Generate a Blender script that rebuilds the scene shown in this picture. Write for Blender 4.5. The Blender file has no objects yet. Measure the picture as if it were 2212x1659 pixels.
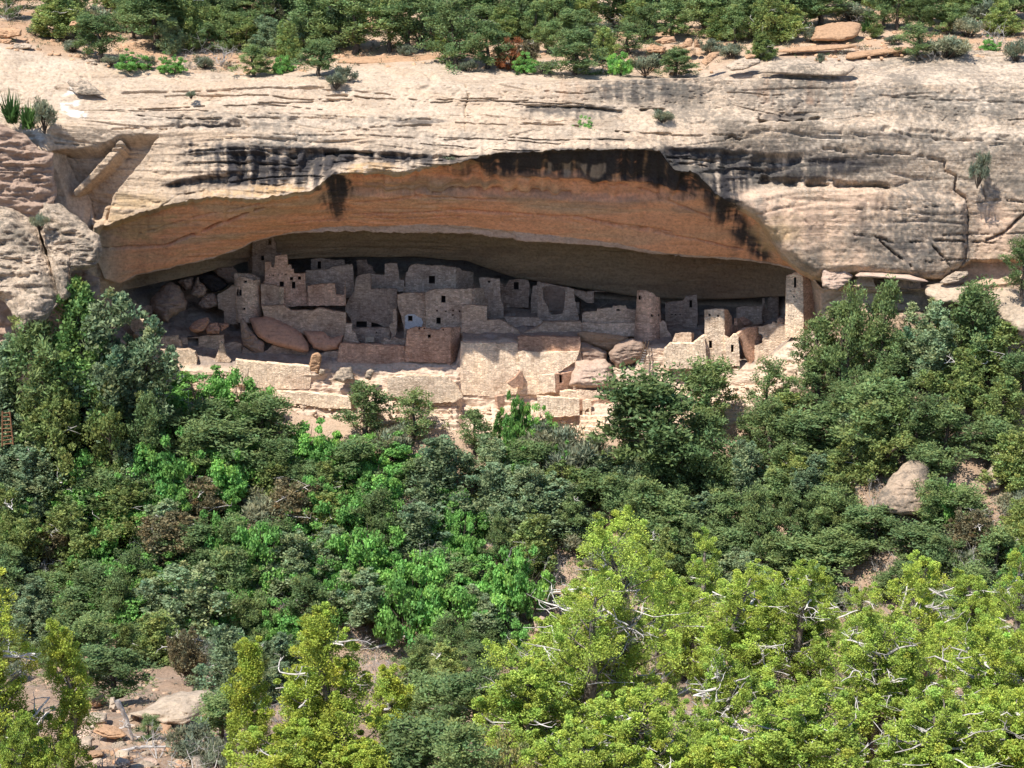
import bpy, math, random
import numpy as np
from mathutils import Vector
from mathutils.geometry import tessellate_polygon

S = bpy.context.scene
COL = S.collection
# ------------------------------------------------------------------ camera
PITCH = math.radians(13.0)
CAM = np.array([0.0, -240.0, 240.0 * math.tan(PITCH)])
TAN = 70.0 / 246.3
W2, H2 = 2212.0, 1659.0          # picture units used for surveying the photograph
cam_d = bpy.data.cameras.new('camera')
cam = bpy.data.objects.new('camera', cam_d)
COL.objects.link(cam)
cam.location = CAM
cam.rotation_euler = (math.pi / 2 - PITCH, 0, 0)
cam_d.sensor_width = 36.0
cam_d.lens = 18.0 / TAN
cam_d.clip_start = 0.5
cam_d.clip_end = 3000.0
S.camera = cam
# ------------------------------------------------------------------ sky, sun, exposure
EL, AZ = math.radians(58.0), math.radians(42.0)
SUN = Vector((-math.sin(AZ) * math.cos(EL), -math.cos(AZ) * math.cos(EL), math.sin(EL)))
world = bpy.data.worlds.new('World')
S.world = world
world.use_nodes = True
wn = world.node_tree.nodes
sky = wn.new('ShaderNodeTexSky')
sky.sky_type = 'NISHITA'
sky.sun_disc = False
sky.sun_elevation = EL
sky.sun_rotation = math.atan2(SUN.x, SUN.y)
sky.altitude = 2100.0
sky.air_density = 0.9
sky.dust_density = 0.6
world.node_tree.links.new(sky.outputs[0], wn['Background'].inputs[0])
wn['Background'].inputs[1].default_value = 0.15
sun_d = bpy.data.lights.new('sun', 'SUN')
sun_d.energy = 5.0
sun_d.angle = math.radians(0.5)
sun_d.color = (1.0, 0.95, 0.87)
sun = bpy.data.objects.new('sun', sun_d)
COL.objects.link(sun)
sun.location = (-60, -120, 150)
sun.rotation_euler = SUN.to_track_quat('Z', 'Y').to_euler()
S.view_settings.view_transform = 'Standard'
S.view_settings.look = 'None'
S.view_settings.exposure = 0.55
S.view_settings.gamma = 1.0
S.view_settings.use_curve_mapping = False
S.cycles.max_bounces = 6
S.cycles.diffuse_bounces = 4
S.cycles.glossy_bounces = 1
S.cycles.transmission_bounces = 2
S.cycles.transparent_max_bounces = 4
S.cycles.use_adaptive_sampling = True
S.cycles.adaptive_threshold = 0.02

# ------------------------------------------------------------------ survey helpers
CP, SP = math.cos(PITCH), math.sin(PITCH)


def rays(px, py):
    a = (np.asarray(px, float) - W2 / 2) / (W2 / 2) * TAN
    b = (H2 / 2 - np.asarray(py, float)) / (W2 / 2) * TAN
    a, b = np.broadcast_arrays(a, b)
    return np.stack([a, CP + b * SP, -SP + b * CP], -1)


def at(px, py, Y):
    """world point seen at (px, py) standing at world depth Y"""
    d = rays(px, py)
    t = (np.asarray(Y, float) - CAM[1]) / d[..., 1]
    return CAM + d * t[..., None]


def project(P):
    q = P - CAM
    f = q[..., 1] * CP - q[..., 2] * SP
    u = q[..., 1] * SP + q[..., 2] * CP
    return W2 / 2 + q[..., 0] / f / TAN * W2 / 2, H2 / 2 - u / f / TAN * W2 / 2


K = 0.568345
CROPS = {1: (450, 950, .3014), 2: (850, 880, .33153), 3: (1250, 950, .33153), 4: (1750, 1000, .3014),
         5: (2150, 1050, .3014), 6: (2550, 1000, .36166), 7: (1000, 1300, .31646), 8: (1700, 1300, .36166),
         'a': (0, 0, .45208), 'b': (960, 0, .45208), 'c': (1920, 0, .45208), 'd': (2890, 0, .45208),
         'e': (0, 700, .45208), 'f': (960, 700, .45208), 'g': (1920, 700, .45208), 'h': (2890, 700, .45208),
         'i': (0, 1450, .45208), 'j': (960, 1450, .45208), 'k': (1920, 1450, .45208), 'l': (2890, 1450, .45208),
         'm': (0, 2169, .45208), 'n': (960, 2169, .45208), 'o': (1920, 2169, .45208), 'q': (2890, 2169, .45208)}


def Z(k, pts):
    """survey points taken from an enlarged detail -> picture units"""
    x0, y0, s = CROPS[k]
    return [((x0 + x * s) * K, (y0 + y * s) * K) for x, y in pts]


# ------------------------------------------------------------------ noise
_r = np.random.RandomState(7)
_perm = np.concatenate([_r.permutation(256)] * 2).astype(np.int32)
_grad = _r.normal(size=(256, 3))
_grad /= np.linalg.norm(_grad, axis=1)[:, None]
_grad = _grad.astype(np.float32)


def pn(x, y, z):
    x, y, z = np.broadcast_arrays(np.asarray(x, np.float32), np.asarray(y, np.float32), np.asarray(z, np.float32))
    xi, yi, zi = np.floor(x).astype(np.int32), np.floor(y).astype(np.int32), np.floor(z).astype(np.int32)
    xf, yf, zf = x - xi, y - yi, z - zi
    u, v, w = [t * t * t * (t * (t * 6 - 15) + 10) for t in (xf, yf, zf)]
    out = 0
    for i in (0, 1):
        wx = u if i else 1 - u
        for j in (0, 1):
            wy = v if j else 1 - v
            for k in (0, 1):
                wz = w if k else 1 - w
                h = _perm[(_perm[(_perm[(xi + i) & 255] + yi + j) & 255] + zi + k) & 255]
                g = _grad[h]
                out = out + wx * wy * wz * (g[..., 0] * (xf - i) + g[..., 1] * (yf - j) + g[..., 2] * (zf - k))
    return out * 1.6


def fbm(x, y, z, o=3):
    s, a = 0, 1.0
    for i in range(o):
        s = s + a * pn(x * 2 ** i + 13.7 * i, y * 2 ** i + 5.1 * i, z * 2 ** i - 7.3 * i)
        a *= .5
    return s


def sstep(a, b, x):
    t = np.clip((x - a) / (b - a), 0, 1)
    return t * t * (3 - 2 * t)


def seg_dist(px, py, pts):
    d = np.full(px.shape, 1e9, np.float32)
    for (x0, y0), (x1, y1) in zip(pts[:-1], pts[1:]):
        dx, dy = x1 - x0, y1 - y0
        t = np.clip(((px - x0) * dx + (py - y0) * dy) / (dx * dx + dy * dy + 1e-9), 0, 1)
        d = np.minimum(d, np.hypot(px - x0 - t * dx, py - y0 - t * dy))
    return d


def poly_in(px, py, pts):
    c = np.zeros(px.shape, bool)
    n = len(pts)
    for i in range(n):
        x0, y0 = pts[i]
        x1, y1 = pts[(i + 1) % n]
        if y0 == y1:
            continue
        c ^= ((y0 > py) != (y1 > py)) & (px < (x1 - x0) * (py - y0) / (y1 - y0) + x0)
    return c


def poly_mask(px, py, pts, soft=4.0):
    """1 inside the outline, fading over `soft` picture units"""
    m = np.zeros(px.shape, np.float32)
    a = np.array(pts)
    b = (px > a[:, 0].min() - soft) & (px < a[:, 0].max() + soft) & (py > a[:, 1].min() - soft) & (py < a[:, 1].max() + soft)
    if not b.any():
        return m
    x, y = px[b], py[b]
    d = seg_dist(x, y, list(pts) + [pts[0]])
    d = np.where(poly_in(x, y, pts), d, -d)
    m[b] = sstep(-soft, soft, d)
    return m


# ------------------------------------------------------------------ mesh helpers
def mesh_np(name, V, F, cols=None, smooth=True, mat=None, lich=None):
    """V (N,3); F list of (M,k) index arrays"""
    if not isinstance(F, (list, tuple)):
        F = [F]
    F = [np.asarray(f, np.int32) for f in F if len(f)]
    me = bpy.data.meshes.new(name)
    V = np.ascontiguousarray(V, np.float32)
    me.vertices.add(len(V))
    me.vertices.foreach_set('co', V.ravel())
    loops = np.concatenate([f.ravel() for f in F])
    tot = np.concatenate([np.full(len(f), f.shape[1], np.int32) for f in F])
    start = np.concatenate([[0], np.cumsum(tot)[:-1]]).astype(np.int32)
    me.loops.add(len(loops))
    me.loops.foreach_set('vertex_index', loops)
    me.polygons.add(len(tot))
    me.polygons.foreach_set('loop_start', start)
    me.polygons.foreach_set('loop_total', tot)
    me.polygons.foreach_set('use_smooth', np.full(len(tot), smooth, bool))
    if cols is not None:
        a = me.attributes.new('Col', 'FLOAT_COLOR', 'POINT')
        c = np.ones((len(V), 4), np.float32)
        c[:, :3] = cols
        a.data.foreach_set('color', c.ravel())
    if lich is not None:
        me.attributes.new('Lich', 'FLOAT', 'POINT').data.foreach_set('value', np.ascontiguousarray(lich, np.float32))
    me.update(calc_edges=True)
    me.validate()
    if mat:
        me.materials.append(mat)
    return me


def link(name, me, parent=None, loc=None):
    o = bpy.data.objects.new(name, me)
    COL.objects.link(o)
    if parent is not None:
        o.parent = parent
    if loc is not None:
        o.location = loc
    return o


LABELS = {}


def tag(o, label, cat, group=None, kind=None):
    o['label'] = label
    if cat:
        o['category'] = cat
    if group:
        o['group'] = group
    o['kind'] = kind or 'thing'
    LABELS.setdefault(label, []).append(o)
    return o


def struct(name, me):
    o = link(name, me)
    o['kind'] = 'structure'
    return o


# ------------------------------------------------------------------ materials
def new_mat(name):
    m = bpy.data.materials.new(name)
    m.use_nodes = True
    nt = m.node_tree
    b = nt.nodes['Principled BSDF']
    b.inputs['Roughness'].default_value = .92
    b.inputs['Specular IOR Level'].default_value = .12
    return m, nt, b


def nd(nt, t, **kw):
    n = nt.nodes.new(t)
    for k, v in kw.items():
        if k.startswith('i_'):
            n.inputs[k[2:].replace('_', ' ')].default_value = v
        else:
            setattr(n, k, v)
    return n


def ramp(nt, src, stops):
    r = nt.nodes.new('ShaderNodeValToRGB')
    e = r.color_ramp.elements
    e[0].position, e[0].color = stops[0][0], (*stops[0][1], 1)
    e[1].position, e[1].color = stops[-1][0], (*stops[-1][1], 1)
    for p, c in stops[1:-1]:
        x = e.new(p)
        x.color = (*c, 1)
    nt.links.new(src, r.inputs[0])
    return r


def mixc(nt, mode, a, b, f=1.0):
    m = nt.nodes.new('ShaderNodeMix')
    m.data_type = 'RGBA'
    m.blend_type = mode
    m.clamp_result = False
    for i, s in ((0, f), (6, a), (7, b)):
        if hasattr(s, 'links'):
            nt.links.new(s, m.inputs[i])
        elif isinstance(s, (tuple, list)):
            m.inputs[i].default_value = (*s[:3], 1)
        else:
            m.inputs[i].default_value = s
    return m.outputs[2]


def rock_mat(name, fine=1.0, bump=.6, base=None, tint_spread=.0, strat=0.0, lichen=0.0):
    """weathered sandstone: vertex colour (or a base colour) broken up by fine procedural grain and bedding"""
    m, nt, b = new_mat(name)
    geo = nd(nt, 'ShaderNodeNewGeometry')
    if base is None:
        at_ = nd(nt, 'ShaderNodeAttribute', attribute_name='Col')
        c = at_.outputs['Color']
    else:
        rgb = nd(nt, 'ShaderNodeRGB')
        rgb.outputs[0].default_value = (*base, 1)
        c = rgb.outputs[0]
    n1 = nd(nt, 'ShaderNodeTexNoise', i_Scale=2.6 * fine, i_Detail=6.0, i_Roughness=.7)
    nt.links.new(geo.outputs['Position'], n1.inputs['Vector'])
    r1 = ramp(nt, n1.outputs['Fac'], [(.28, (.66, .63, .6)), (.5, (1, 1, 1)), (.72, (1.2, 1.18, 1.14))])
    c = mixc(nt, 'MULTIPLY', c, r1.outputs[0])
    mp = nd(nt, 'ShaderNodeMapping')
    mp.inputs['Scale'].default_value = (.35, .35, 3.2)
    nt.links.new(geo.outputs['Position'], mp.inputs['Vector'])
    n2 = nd(nt, 'ShaderNodeTexNoise', i_Scale=1.0 * fine, i_Detail=5.0, i_Roughness=.65)
    nt.links.new(mp.outputs[0], n2.inputs['Vector'])
    r2 = ramp(nt, n2.outputs['Fac'], [(.3, (.87, .85, .83)), (.5, (1, 1, 1)), (.75, (1.06, 1.05, 1.04))])
    c = mixc(nt, 'MULTIPLY', c, r2.outputs[0])
    if lichen:
        n4 = nd(nt, 'ShaderNodeTexNoise', i_Scale=1.5, i_Detail=7.0, i_Roughness=.8)
        nt.links.new(geo.outputs['Position'], n4.inputs['Vector'])
        n5 = nd(nt, 'ShaderNodeTexNoise', i_Scale=.22, i_Detail=2.0)
        nt.links.new(geo.outputs['Position'], n5.inputs['Vector'])
        am = nd(nt, 'ShaderNodeMath', operation='MULTIPLY_ADD')
        am.inputs[1].default_value = .6
        nt.links.new(n5.outputs['Fac'], am.inputs[0])
        nt.links.new(n4.outputs['Fac'], am.inputs[2])
        r4 = ramp(nt, am.outputs[0], [(.74, (0, 0, 0)), (.9, (lichen, lichen, lichen))])
        lf = r4.outputs[0]
        if base is None:
            la = nd(nt, 'ShaderNodeAttribute', attribute_name='Lich')
            lm = nd(nt, 'ShaderNodeMath', operation='MULTIPLY')
            nt.links.new(la.outputs['Fac'], lm.inputs[0])
            nt.links.new(r4.outputs[0], lm.inputs[1])
            lf = lm.outputs[0]
        c = mixc(nt, 'MIX', c, (.13, .115, .095), lf)
    if tint_spread:
        oi = nd(nt, 'ShaderNodeObjectInfo')
        r3 = ramp(nt, oi.outputs['Random'], [(0, (1 - tint_spread, 1 - tint_spread, 1 - tint_spread)), (1, (1 + tint_spread, 1 + tint_spread * .8, 1 + tint_spread * .6))])
        c = mixc(nt, 'MULTIPLY', c, r3.outputs[0])
    nt.links.new(c, b.inputs['Base Color'])
    add = nd(nt, 'ShaderNodeMath', operation='ADD')
    nt.links.new(n1.outputs['Fac'], add.inputs[0])
    nt.links.new(n2.outputs['Fac'], add.inputs[1])
    bp = nd(nt, 'ShaderNodeBump', i_Strength=bump, i_Distance=.35)
    nt.links.new(add.outputs[0], bp.inputs['Height'])
    nt.links.new(bp.outputs[0], b.inputs['Normal'])
    return m


def masonry_mat(name, base, rough=.45, spread=.2):
    """coursed sandstone blocks with mud mortar"""
    m, nt, b = new_mat(name)
    geo = nd(nt, 'ShaderNodeNewGeometry')
    sep = nd(nt, 'ShaderNodeSeparateXYZ')
    nt.links.new(geo.outputs['Position'], sep.inputs[0])
    u = nd(nt, 'ShaderNodeMath', operation='ADD')
    nt.links.new(sep.outputs[0], u.inputs[0])
    nt.links.new(sep.outputs[1], u.inputs[1])
    cmb = nd(nt, 'ShaderNodeCombineXYZ')
    nt.links.new(u.outputs[0], cmb.inputs[0])
    nt.links.new(sep.outputs[2], cmb.inputs[1])
    nz = nd(nt, 'ShaderNodeTexNoise', i_Scale=.9, i_Detail=3.0)
    nt.links.new(geo.outputs['Position'], nz.inputs['Vector'])
    sc = nd(nt, 'ShaderNodeVectorMath', operation='SCALE')
    sc.inputs['Scale'].default_value = .35
    nt.links.new(nz.outputs['Color'], sc.inputs[0])
    ad = nd(nt, 'ShaderNodeVectorMath', operation='ADD')
    nt.links.new(cmb.outputs[0], ad.inputs[0])
    nt.links.new(sc.outputs[0], ad.inputs[1])
    sq = nd(nt, 'ShaderNodeMapping')
    sq.inputs['Scale'].default_value = (2.7, 6.2, 1)
    nt.links.new(ad.outputs[0], sq.inputs['Vector'])
    vo = nd(nt, 'ShaderNodeTexVoronoi', i_Scale=1.0, voronoi_dimensions='2D')
    vo.inputs['Randomness'].default_value = .75
    nt.links.new(sq.outputs[0], vo.inputs['Vector'])
    ve = nd(nt, 'ShaderNodeTexVoronoi', i_Scale=1.0, voronoi_dimensions='2D', feature='DISTANCE_TO_EDGE')
    ve.inputs['Randomness'].default_value = .75
    nt.links.new(sq.outputs[0], ve.inputs['Vector'])
    r, g, bl = base
    sx = nd(nt, 'ShaderNodeSeparateXYZ')
    nt.links.new(vo.outputs['Color'], sx.inputs[0])
    cr_ = ramp(nt, sx.outputs[0], [(0, (r * .74, g * .70, bl * .66)), (.35, (r * .93, g * .92, bl * .9)), (.75, (r * 1.05, g * 1.05, bl * 1.04)), (1, (r * 1.26, g * 1.26, bl * 1.24))])
    jm = ramp(nt, ve.outputs['Distance'], [(.0, (.66, .60, .55)), (.09, (1, 1, 1))])
    brc = mixc(nt, 'MULTIPLY', cr_.outputs[0], jm.outputs[0])
    n1 = nd(nt, 'ShaderNodeTexNoise', i_Scale=1.7, i_Detail=6.0, i_Roughness=.7)
    nt.links.new(geo.outputs['Position'], n1.inputs['Vector'])
    r1 = ramp(nt, n1.outputs['Fac'], [(.3, (.7, .68, .66)), (.5, (1, 1, 1)), (.7, (1.22, 1.2, 1.16))])
    n6 = nd(nt, 'ShaderNodeTexNoise', i_Scale=.32, i_Detail=4.0, i_Roughness=.65)
    nt.links.new(geo.outputs['Position'], n6.inputs['Vector'])
    r6 = ramp(nt, n6.outputs['Fac'], [(.32, (.72, .68, .66)), (.5, (1, 1, 1)), (.68, (1.16, 1.12, 1.06))])
    c = mixc(nt, 'MULTIPLY', brc, r1.outputs[0])
    c = mixc(nt, 'MULTIPLY', c, r6.outputs[0])
    oi = nd(nt, 'ShaderNodeObjectInfo')
    r3 = ramp(nt, oi.outputs['Random'], [(0, (1 - spread, 1 - spread * 1.1, 1 - spread * 1.2)), (1, (1 + spread, 1 + spread, 1 + spread * .9))])
    c = mixc(nt, 'MULTIPLY', c, r3.outputs[0])
    nt.links.new(c, b.inputs['Base Color'])
    h = nd(nt, 'ShaderNodeMath', operation='MULTIPLY_ADD')
    h.inputs[1].default_value = .9
    jr = nd(nt, 'ShaderNodeMath', operation='MINIMUM')
    jr.inputs[1].default_value = .25
    nt.links.new(ve.outputs['Distance'], jr.inputs[0])
    jx = nd(nt, 'ShaderNodeMath', operation='MULTIPLY_ADD')
    jx.inputs[1].default_value = 1.0
    nt.links.new(jr.outputs[0], jx.inputs[0])
    nt.links.new(sx.outputs[1], jx.inputs[2])
    nt.links.new(jx.outputs[0], h.inputs[0])
    nt.links.new(n1.outputs['Fac'], h.inputs[2])
    bp = nd(nt, 'ShaderNodeBump', i_Strength=rough, i_Distance=.25)
    nt.links.new(h.outputs[0], bp.inputs['Height'])
    nt.links.new(bp.outputs[0], b.inputs['Normal'])
    return m


def leaf_mat(name, base, spread=.25, trans=.38):
    m, nt, b = new_mat(name)
    at_ = nd(nt, 'ShaderNodeAttribute', attribute_name='Col')
    c = mixc(nt, 'MULTIPLY', at_.outputs['Color'], tuple(base))
    oi = nd(nt, 'ShaderNodeObjectInfo')
    r3 = ramp(nt, oi.outputs['Random'], [(0, (1 - spread, 1 - spread * .9, 1 - spread)), (.5, (1, 1, 1)), (1, (1 + spread * 1.2, 1 + spread * .9, 1 + spread * .6))])
    c = mixc(nt, 'MULTIPLY', c, r3.outputs[0])
    nt.links.new(c, b.inputs['Base Color'])
    b.inputs['Roughness'].default_value = .65
    b.inputs['Specular IOR Level'].default_value = .25
    if trans:
        tr = nd(nt, 'ShaderNodeBsdfTranslucent')
        nt.links.new(c, tr.inputs['Color'])
        mx = nd(nt, 'ShaderNodeMixShader')
        mx.inputs[0].default_value = trans
        nt.links.new(b.outputs[0], mx.inputs[1])
        nt.links.new(tr.outputs[0], mx.inputs[2])
        nt.links.new(mx.outputs[0], nt.nodes['Material Output'].inputs[0])
    return m


def wood_mat(name, a, b_):
    m, nt, b = new_mat(name)
    geo = nd(nt, 'ShaderNodeNewGeometry')
    n = nd(nt, 'ShaderNodeTexNoise', i_Scale=5.0, i_Detail=4.0)
    nt.links.new(geo.outputs['Position'], n.inputs['Vector'])
    r = ramp(nt, n.outputs['Fac'], [(.35, a), (.65, b_)])
    nt.links.new(r.outputs[0], b.inputs['Base Color'])
    return m


M_CLIFF = rock_mat('sandstone cliff', 1.0, .45, lichen=.7)
M_SOIL = rock_mat('dry soil', 1.6, .6)
M_ROCK = rock_mat('sandstone block', 1.0, .6, (.50, .40, .30), .12, lichen=.4)
M_PINK = rock_mat('pink sandstone', 1.0, .5, (.50, .37, .29), .06)
M_RED = rock_mat('red sandstone', 1.0, .4, (.48, .28, .195), .10)
M_ORANGE = rock_mat('orange sandstone', 1.2, .6, (.45, .285, .175), .15)
M_PALE = rock_mat('pale sandstone', 1.2, .8, (.52, .415, .315), .06, lichen=.8)
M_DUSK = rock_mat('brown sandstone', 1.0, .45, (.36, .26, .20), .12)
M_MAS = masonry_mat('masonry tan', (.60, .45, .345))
M_MASR = masonry_mat('masonry reddish', (.56, .37, .275))  # on side faces, a darker copy that paints in their shade
M_MAS_LIT = masonry_mat('masonry rough sunlit', (.82, .655, .505), .7)  # brighter copy of the masonry: sunlight put into its colour
M_MASG = masonry_mat('masonry dull', (.42, .33, .27))  # darker, duller masonry, mostly in the back rows
M_PLASTER = rock_mat('white plaster', 1.5, .2, (.55, .53, .52))
M_SOOT_DARK = rock_mat('soot and room dark', 1.5, .2, (.06, .05, .045))  # soot, plus the darkness of rooms and a hollow put into the colour
M_BARK = wood_mat('dark bark', (.05, .04, .033), (.12, .095, .075))
M_GREY = wood_mat('weathered dead wood', (.30, .27, .25), (.52, .49, .46))
M_WHITE = wood_mat('bleached dead wood', (.46, .42, .38), (.74, .70, .65))
M_TRUNK = wood_mat('shaggy juniper bark', (.10, .08, .065), (.30, .255, .215))
M_BOULD = rock_mat('tan boulder stone', 1.2, .8, (.44, .335, .245), .04, lichen=.8)
M_TIMBER = wood_mat('dark timber', (.05, .035, .025), (.11, .075, .05))
# ------------------------------------------------------------------ the cliff: one sheet from mesa top to terrace foot
PXC = np.arange(-350.0, 2562.0, 2.5)


def line(pts):
    a = np.array(pts, float)
    return np.interp(PXC, a[:, 0], a[:, 1]), np.interp(PXC, a[:, 0], a[:, 2])


A1 = [(-350, 85, 1), (0, 100, 1), (200, 135, 1), (330, 150, 1), (480, 163, 1), (600, 163, 1), (720, 150, 1.5), (950, 138, 2), (1150, 152, 2), (1500, 158, 1), (1640, 138, 2), (1850, 125, 3), (2212, 120, 3), (2560, 110, 3)]
A2 = [(-350, 190, -6), (0, 190, -6), (300, 190, -6), (560, 190, -7), (720, 185, -7), (1000, 180, -7.5), (1300, 169, -8), (1500, 166, -8), (1750, 172, -8), (2212, 184, -8), (2560, 190, -8)]
A3 = [(-350, 255, -11), (0, 252, -11), (300, 248, -10.5), (600, 232, -10), (1000, 231, -9.6), (1500, 234, -9), (1750, 244, -9), (2000, 262, -9.6), (2212, 275, -10), (2560, 280, -10)]
A4 = [(-350, 275, -12), (0, 275, -12), (300, 272, -12), (600, 256, -12), (1000, 254, -11.5), (1500, 256, -11.5), (1750, 262, -11.4), (2000, 286, -11.6), (2212, 300, -12), (2560, 300, -12)]
A5 = [(-350, 300, -15), (100, 325, -14.5), (112, 330, -13.4), (160, 430, -11.6), (200, 482, -10.6), (229, 487, -11.4), (347, 446, -13.6), (462, 424, -15), (546, 432, -15.4), (671, 412, -15.4), (720, 376, -15.4), (830, 379, -15.4), (900, 372, -15.6), (982, 354, -15.7), (1059, 332, -15.7), (1271, 322, -15.2), (1425, 325, -14.6), (1455, 366, -14.6), (1502, 372, -14.6), (1545, 418, -14.0), (1640, 470, -12.2), (1690, 550, -11.2), (1740, 590, -11), (1775, 604, -10.6), (1830, 586, -11.4), (2030, 602, -12.4), (2100, 560, -12), (2212, 560, -13), (2560, 560, -13)]
A7 = [(-350, 560, -14), (100, 560, -13), (190, 520, -11.4), (224, 600, -9.5), (260, 612, -7.5), (295, 593, -6.5), (437, 562, -5.4), (514, 537, -5), (545, 521, -5), (623, 501, -5), (751, 490, -5), (905, 484, -5), (982, 485, -5), (1114, 500, -5), (1220, 511, -5), (1322, 524, -5), (1451, 547, -5), (1605, 557, -5), (1660, 565, -5.6), (1704, 575, -6.6), (1750, 592, -8.6), (1775, 622, -9.4), (1830, 606, -8.6), (2030, 619, -9.6), (2212, 600, -12), (2560, 600, -12)]
A8 = [(-350, 570, -14), (100, 570, -13), (190, 530, -11.2), (224, 604, -9.2), (260, 615, -7.2), (295, 596, -6.2), (437, 565, -5), (514, 540, -4.7), (545, 524, -4.6), (623, 504, -4.6), (725, 503, -4.4), (854, 506, -4.2), (1008, 510, -4.2), (1114, 522, -4.2), (1220, 529, -4.2), (1322, 535, -4.3), (1451, 553, -4.5), (1605, 562, -4.6), (1660, 569, -5.2), (1704, 580, -6.3), (1750, 597, -8.4), (1775, 628, -9.2), (1830, 614, -11.6), (2030, 627, -12.3), (2212, 610, -13), (2560, 610, -13)]
A10 = [(-350, 640, -14), (200, 640, -10), (218, 650, -7.5), (260, 628, -3), (437, 592, 3), (545, 562, 7), (725, 557, 9), (880, 553, 10), (1008, 562, 10), (1114, 601, 10), (1220, 619, 10), (1361, 642, 9), (1500, 650, 8), (1631, 645, 6), (1704, 640, 1), (1760, 650, -6.5), (1775, 655, -9), (1830, 628, -10.2), (2030, 642, -11.8), (2212, 640, -13), (2560, 640, -13)]
A12 = [(-350, 720, -13), (200, 700, -9), (230, 692, -6), (300, 668, 0), (437, 642, 8), (545, 628, 14), (880, 615, 15), (1200, 640, 15), (1500, 660, 13), (1631, 665, 10), (1704, 680, 4), (1750, 700, -5), (1775, 705, -8.6), (1830, 680, -11), (2030, 700, -12.4), (2560, 700, -14)]
A13 = [(-350, 800, -14), (200, 760, -9), (260, 735, -7), (330, 780, -6), (420, 800, -7.4), (680, 804, -7.2), (720, 792, -4.6), (870, 786, -4.4), (985, 790, -4.2), (1000, 742, -5.0), (1250, 742, -5.0), (1262, 800, -5.4), (1370, 800, -5.4), (1395, 752, -4.8), (1520, 752, -4.8), (1550, 800, -6.4), (1640, 795, -6.4), (1700, 745, -8.4), (1775, 735, -9.8), (1900, 755, -13), (2560, 765, -16)]
AF = [(-350, 860, -14.5), (200, 820, -9.2), (260, 800, -7.6), (330, 830, -7.2), (420, 850, -7.8), (680, 855, -7.6), (720, 850, -7.6), (870, 850, -8), (985, 850, -7.6), (1000, 880, -5.4), (1250, 870, -5.4), (1262, 850, -6.6), (1370, 840, -6.8), (1395, 810, -5.2), (1520, 812, -5.2), (1550, 830, -8), (1640, 830, -8), (1700, 790, -9.6), (1775, 780, -10.8), (1900, 785, -14), (2560, 790, -17)]
A14 = [(-350, 930, -15), (260, 880, -9), (430, 850, -9.5), (600, 885, -10.5), (800, 925, -11.5), (1000, 940, -12), (1250, 955, -12.5), (1500, 940, -12.5), (1640, 900, -12), (1775, 830, -12), (1900, 820, -15.5), (2560, 820, -18)]

shelt = sstep(214, 300, PXC) * (1 - sstep(1700, 1776, PXC))     # 1 where the alcove is open
Wl = {}
for k, pts in ((1, A1), (2, A2), (3, A3), (4, A4), (5, A5), (7, A7), (8, A8), (10, A10), (12, A12), (13, A13), (14, AF), (15, A14)):
    py, Y = line(pts)
    Wl[k] = at(PXC, py, Y)
Wl[0] = at(PXC, np.full_like(PXC, -70.0), np.full_like(PXC, 72.0))
py5, Y5 = line(A5)
py5 = py5 + 3.0 * pn(PXC / 33, 0 * PXC, 1.7) + 3.0 * pn(PXC / 11, 0 * PXC, 4.2) + 1.6 * pn(PXC / 4.5, 0 * PXC, 9.2)
Y5 = Y5 + .35 * pn(PXC / 26, 0 * PXC, 2.7)
Y5 = Y5 - .085 * np.clip(at(PXC, py5, Y5)[:, 2] - 5, 0, 40) * sstep(60, 260, PXC) * (1 - sstep(1480, 1640, PXC))
Wl[5] = at(PXC, py5, Y5)
for q_ in (7, 8):
    Wl[q_] = Wl[q_] + np.stack([0 * PXC, .12 * pn(PXC / 18, 0 * PXC, 6.1), .14 * pn(PXC / 25, 0 * PXC, 3.1 + 2 * (q_ == 8)) + .06 * pn(PXC / 7, 0 * PXC, 5.1)], -1)
sh6 = np.clip(sstep(150, 260, PXC), .2, 1)
Wl[6] = at(PXC, py5 + 5 + 5 * sh6, Y5 + .5 + 2.4 * sh6)
Wl[9] = Wl[8] + np.stack([0 * PXC, .3 + 8.4 * shelt, -.3 + 1.3 * shelt], -1)
Wl[11] = Wl[10] + np.stack([0 * PXC, .2 + 5 * shelt, -.3 + .5 * shelt], -1)
Wl[16] = Wl[15] + np.array([0, 2.0, -16.0])
NROW = [46, 52, 70, 22, 100, 14, 120, 12, 14, 74, 12, 26, 60, 70, 60, 10]
DIRS = {0: (0, 0, 1), 1: (0, -.2, 1), 2: (0, -.7, .7), 3: (0, -1, .1), 4: (0, -.8, .5), 5: (0, -1, 0), 6: (0, -.6, -.8), 7: (0, -.8, -.6), 8: (0, -.6, -.6),
        9: (0, -.2, -1), 10: (0, -.7, -.7), 11: (0, -.7, -.6), 12: (0, -.5, .8), 13: (0, -.6, .8), 14: (0, -.7, .7), 15: (0, -.6, .8), 16: (0, -1, 0)}
rows, drows, sect = [], [], []
for s in range(16):
    n = NROW[s]
    for i in range(n + (1 if s == 15 else 0)):
        f = i / n
        rows.append(Wl[s] * (1 - f) + Wl[s + 1] * f)
        d = np.array(DIRS[s]) * (1 - f) + np.array(DIRS[s + 1]) * f
        drows.append(d / np.linalg.norm(d))
        sect.append(s + f)
G = np.array(rows)                       # rows x cols x 3
DN = np.array(drows)[:, None, :]
SEC = np.array(sect)[:, None] + np.zeros(len(PXC))
sm = G.copy()                            # soften the surveyed edges, but keep the brows crisp
for it in range(3):
    sm[1:-1] = .25 * sm[:-2] + .5 * sm[1:-1] + .25 * sm[2:]
keep = np.clip(1 - np.abs(SEC[:, 0] - 5) * 14, 0, 1) + np.clip(1 - np.abs(SEC[:, 0] - 7.5) * 2, 0, 1)
keep = np.clip(keep, 0, 1)[:, None, None]
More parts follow.
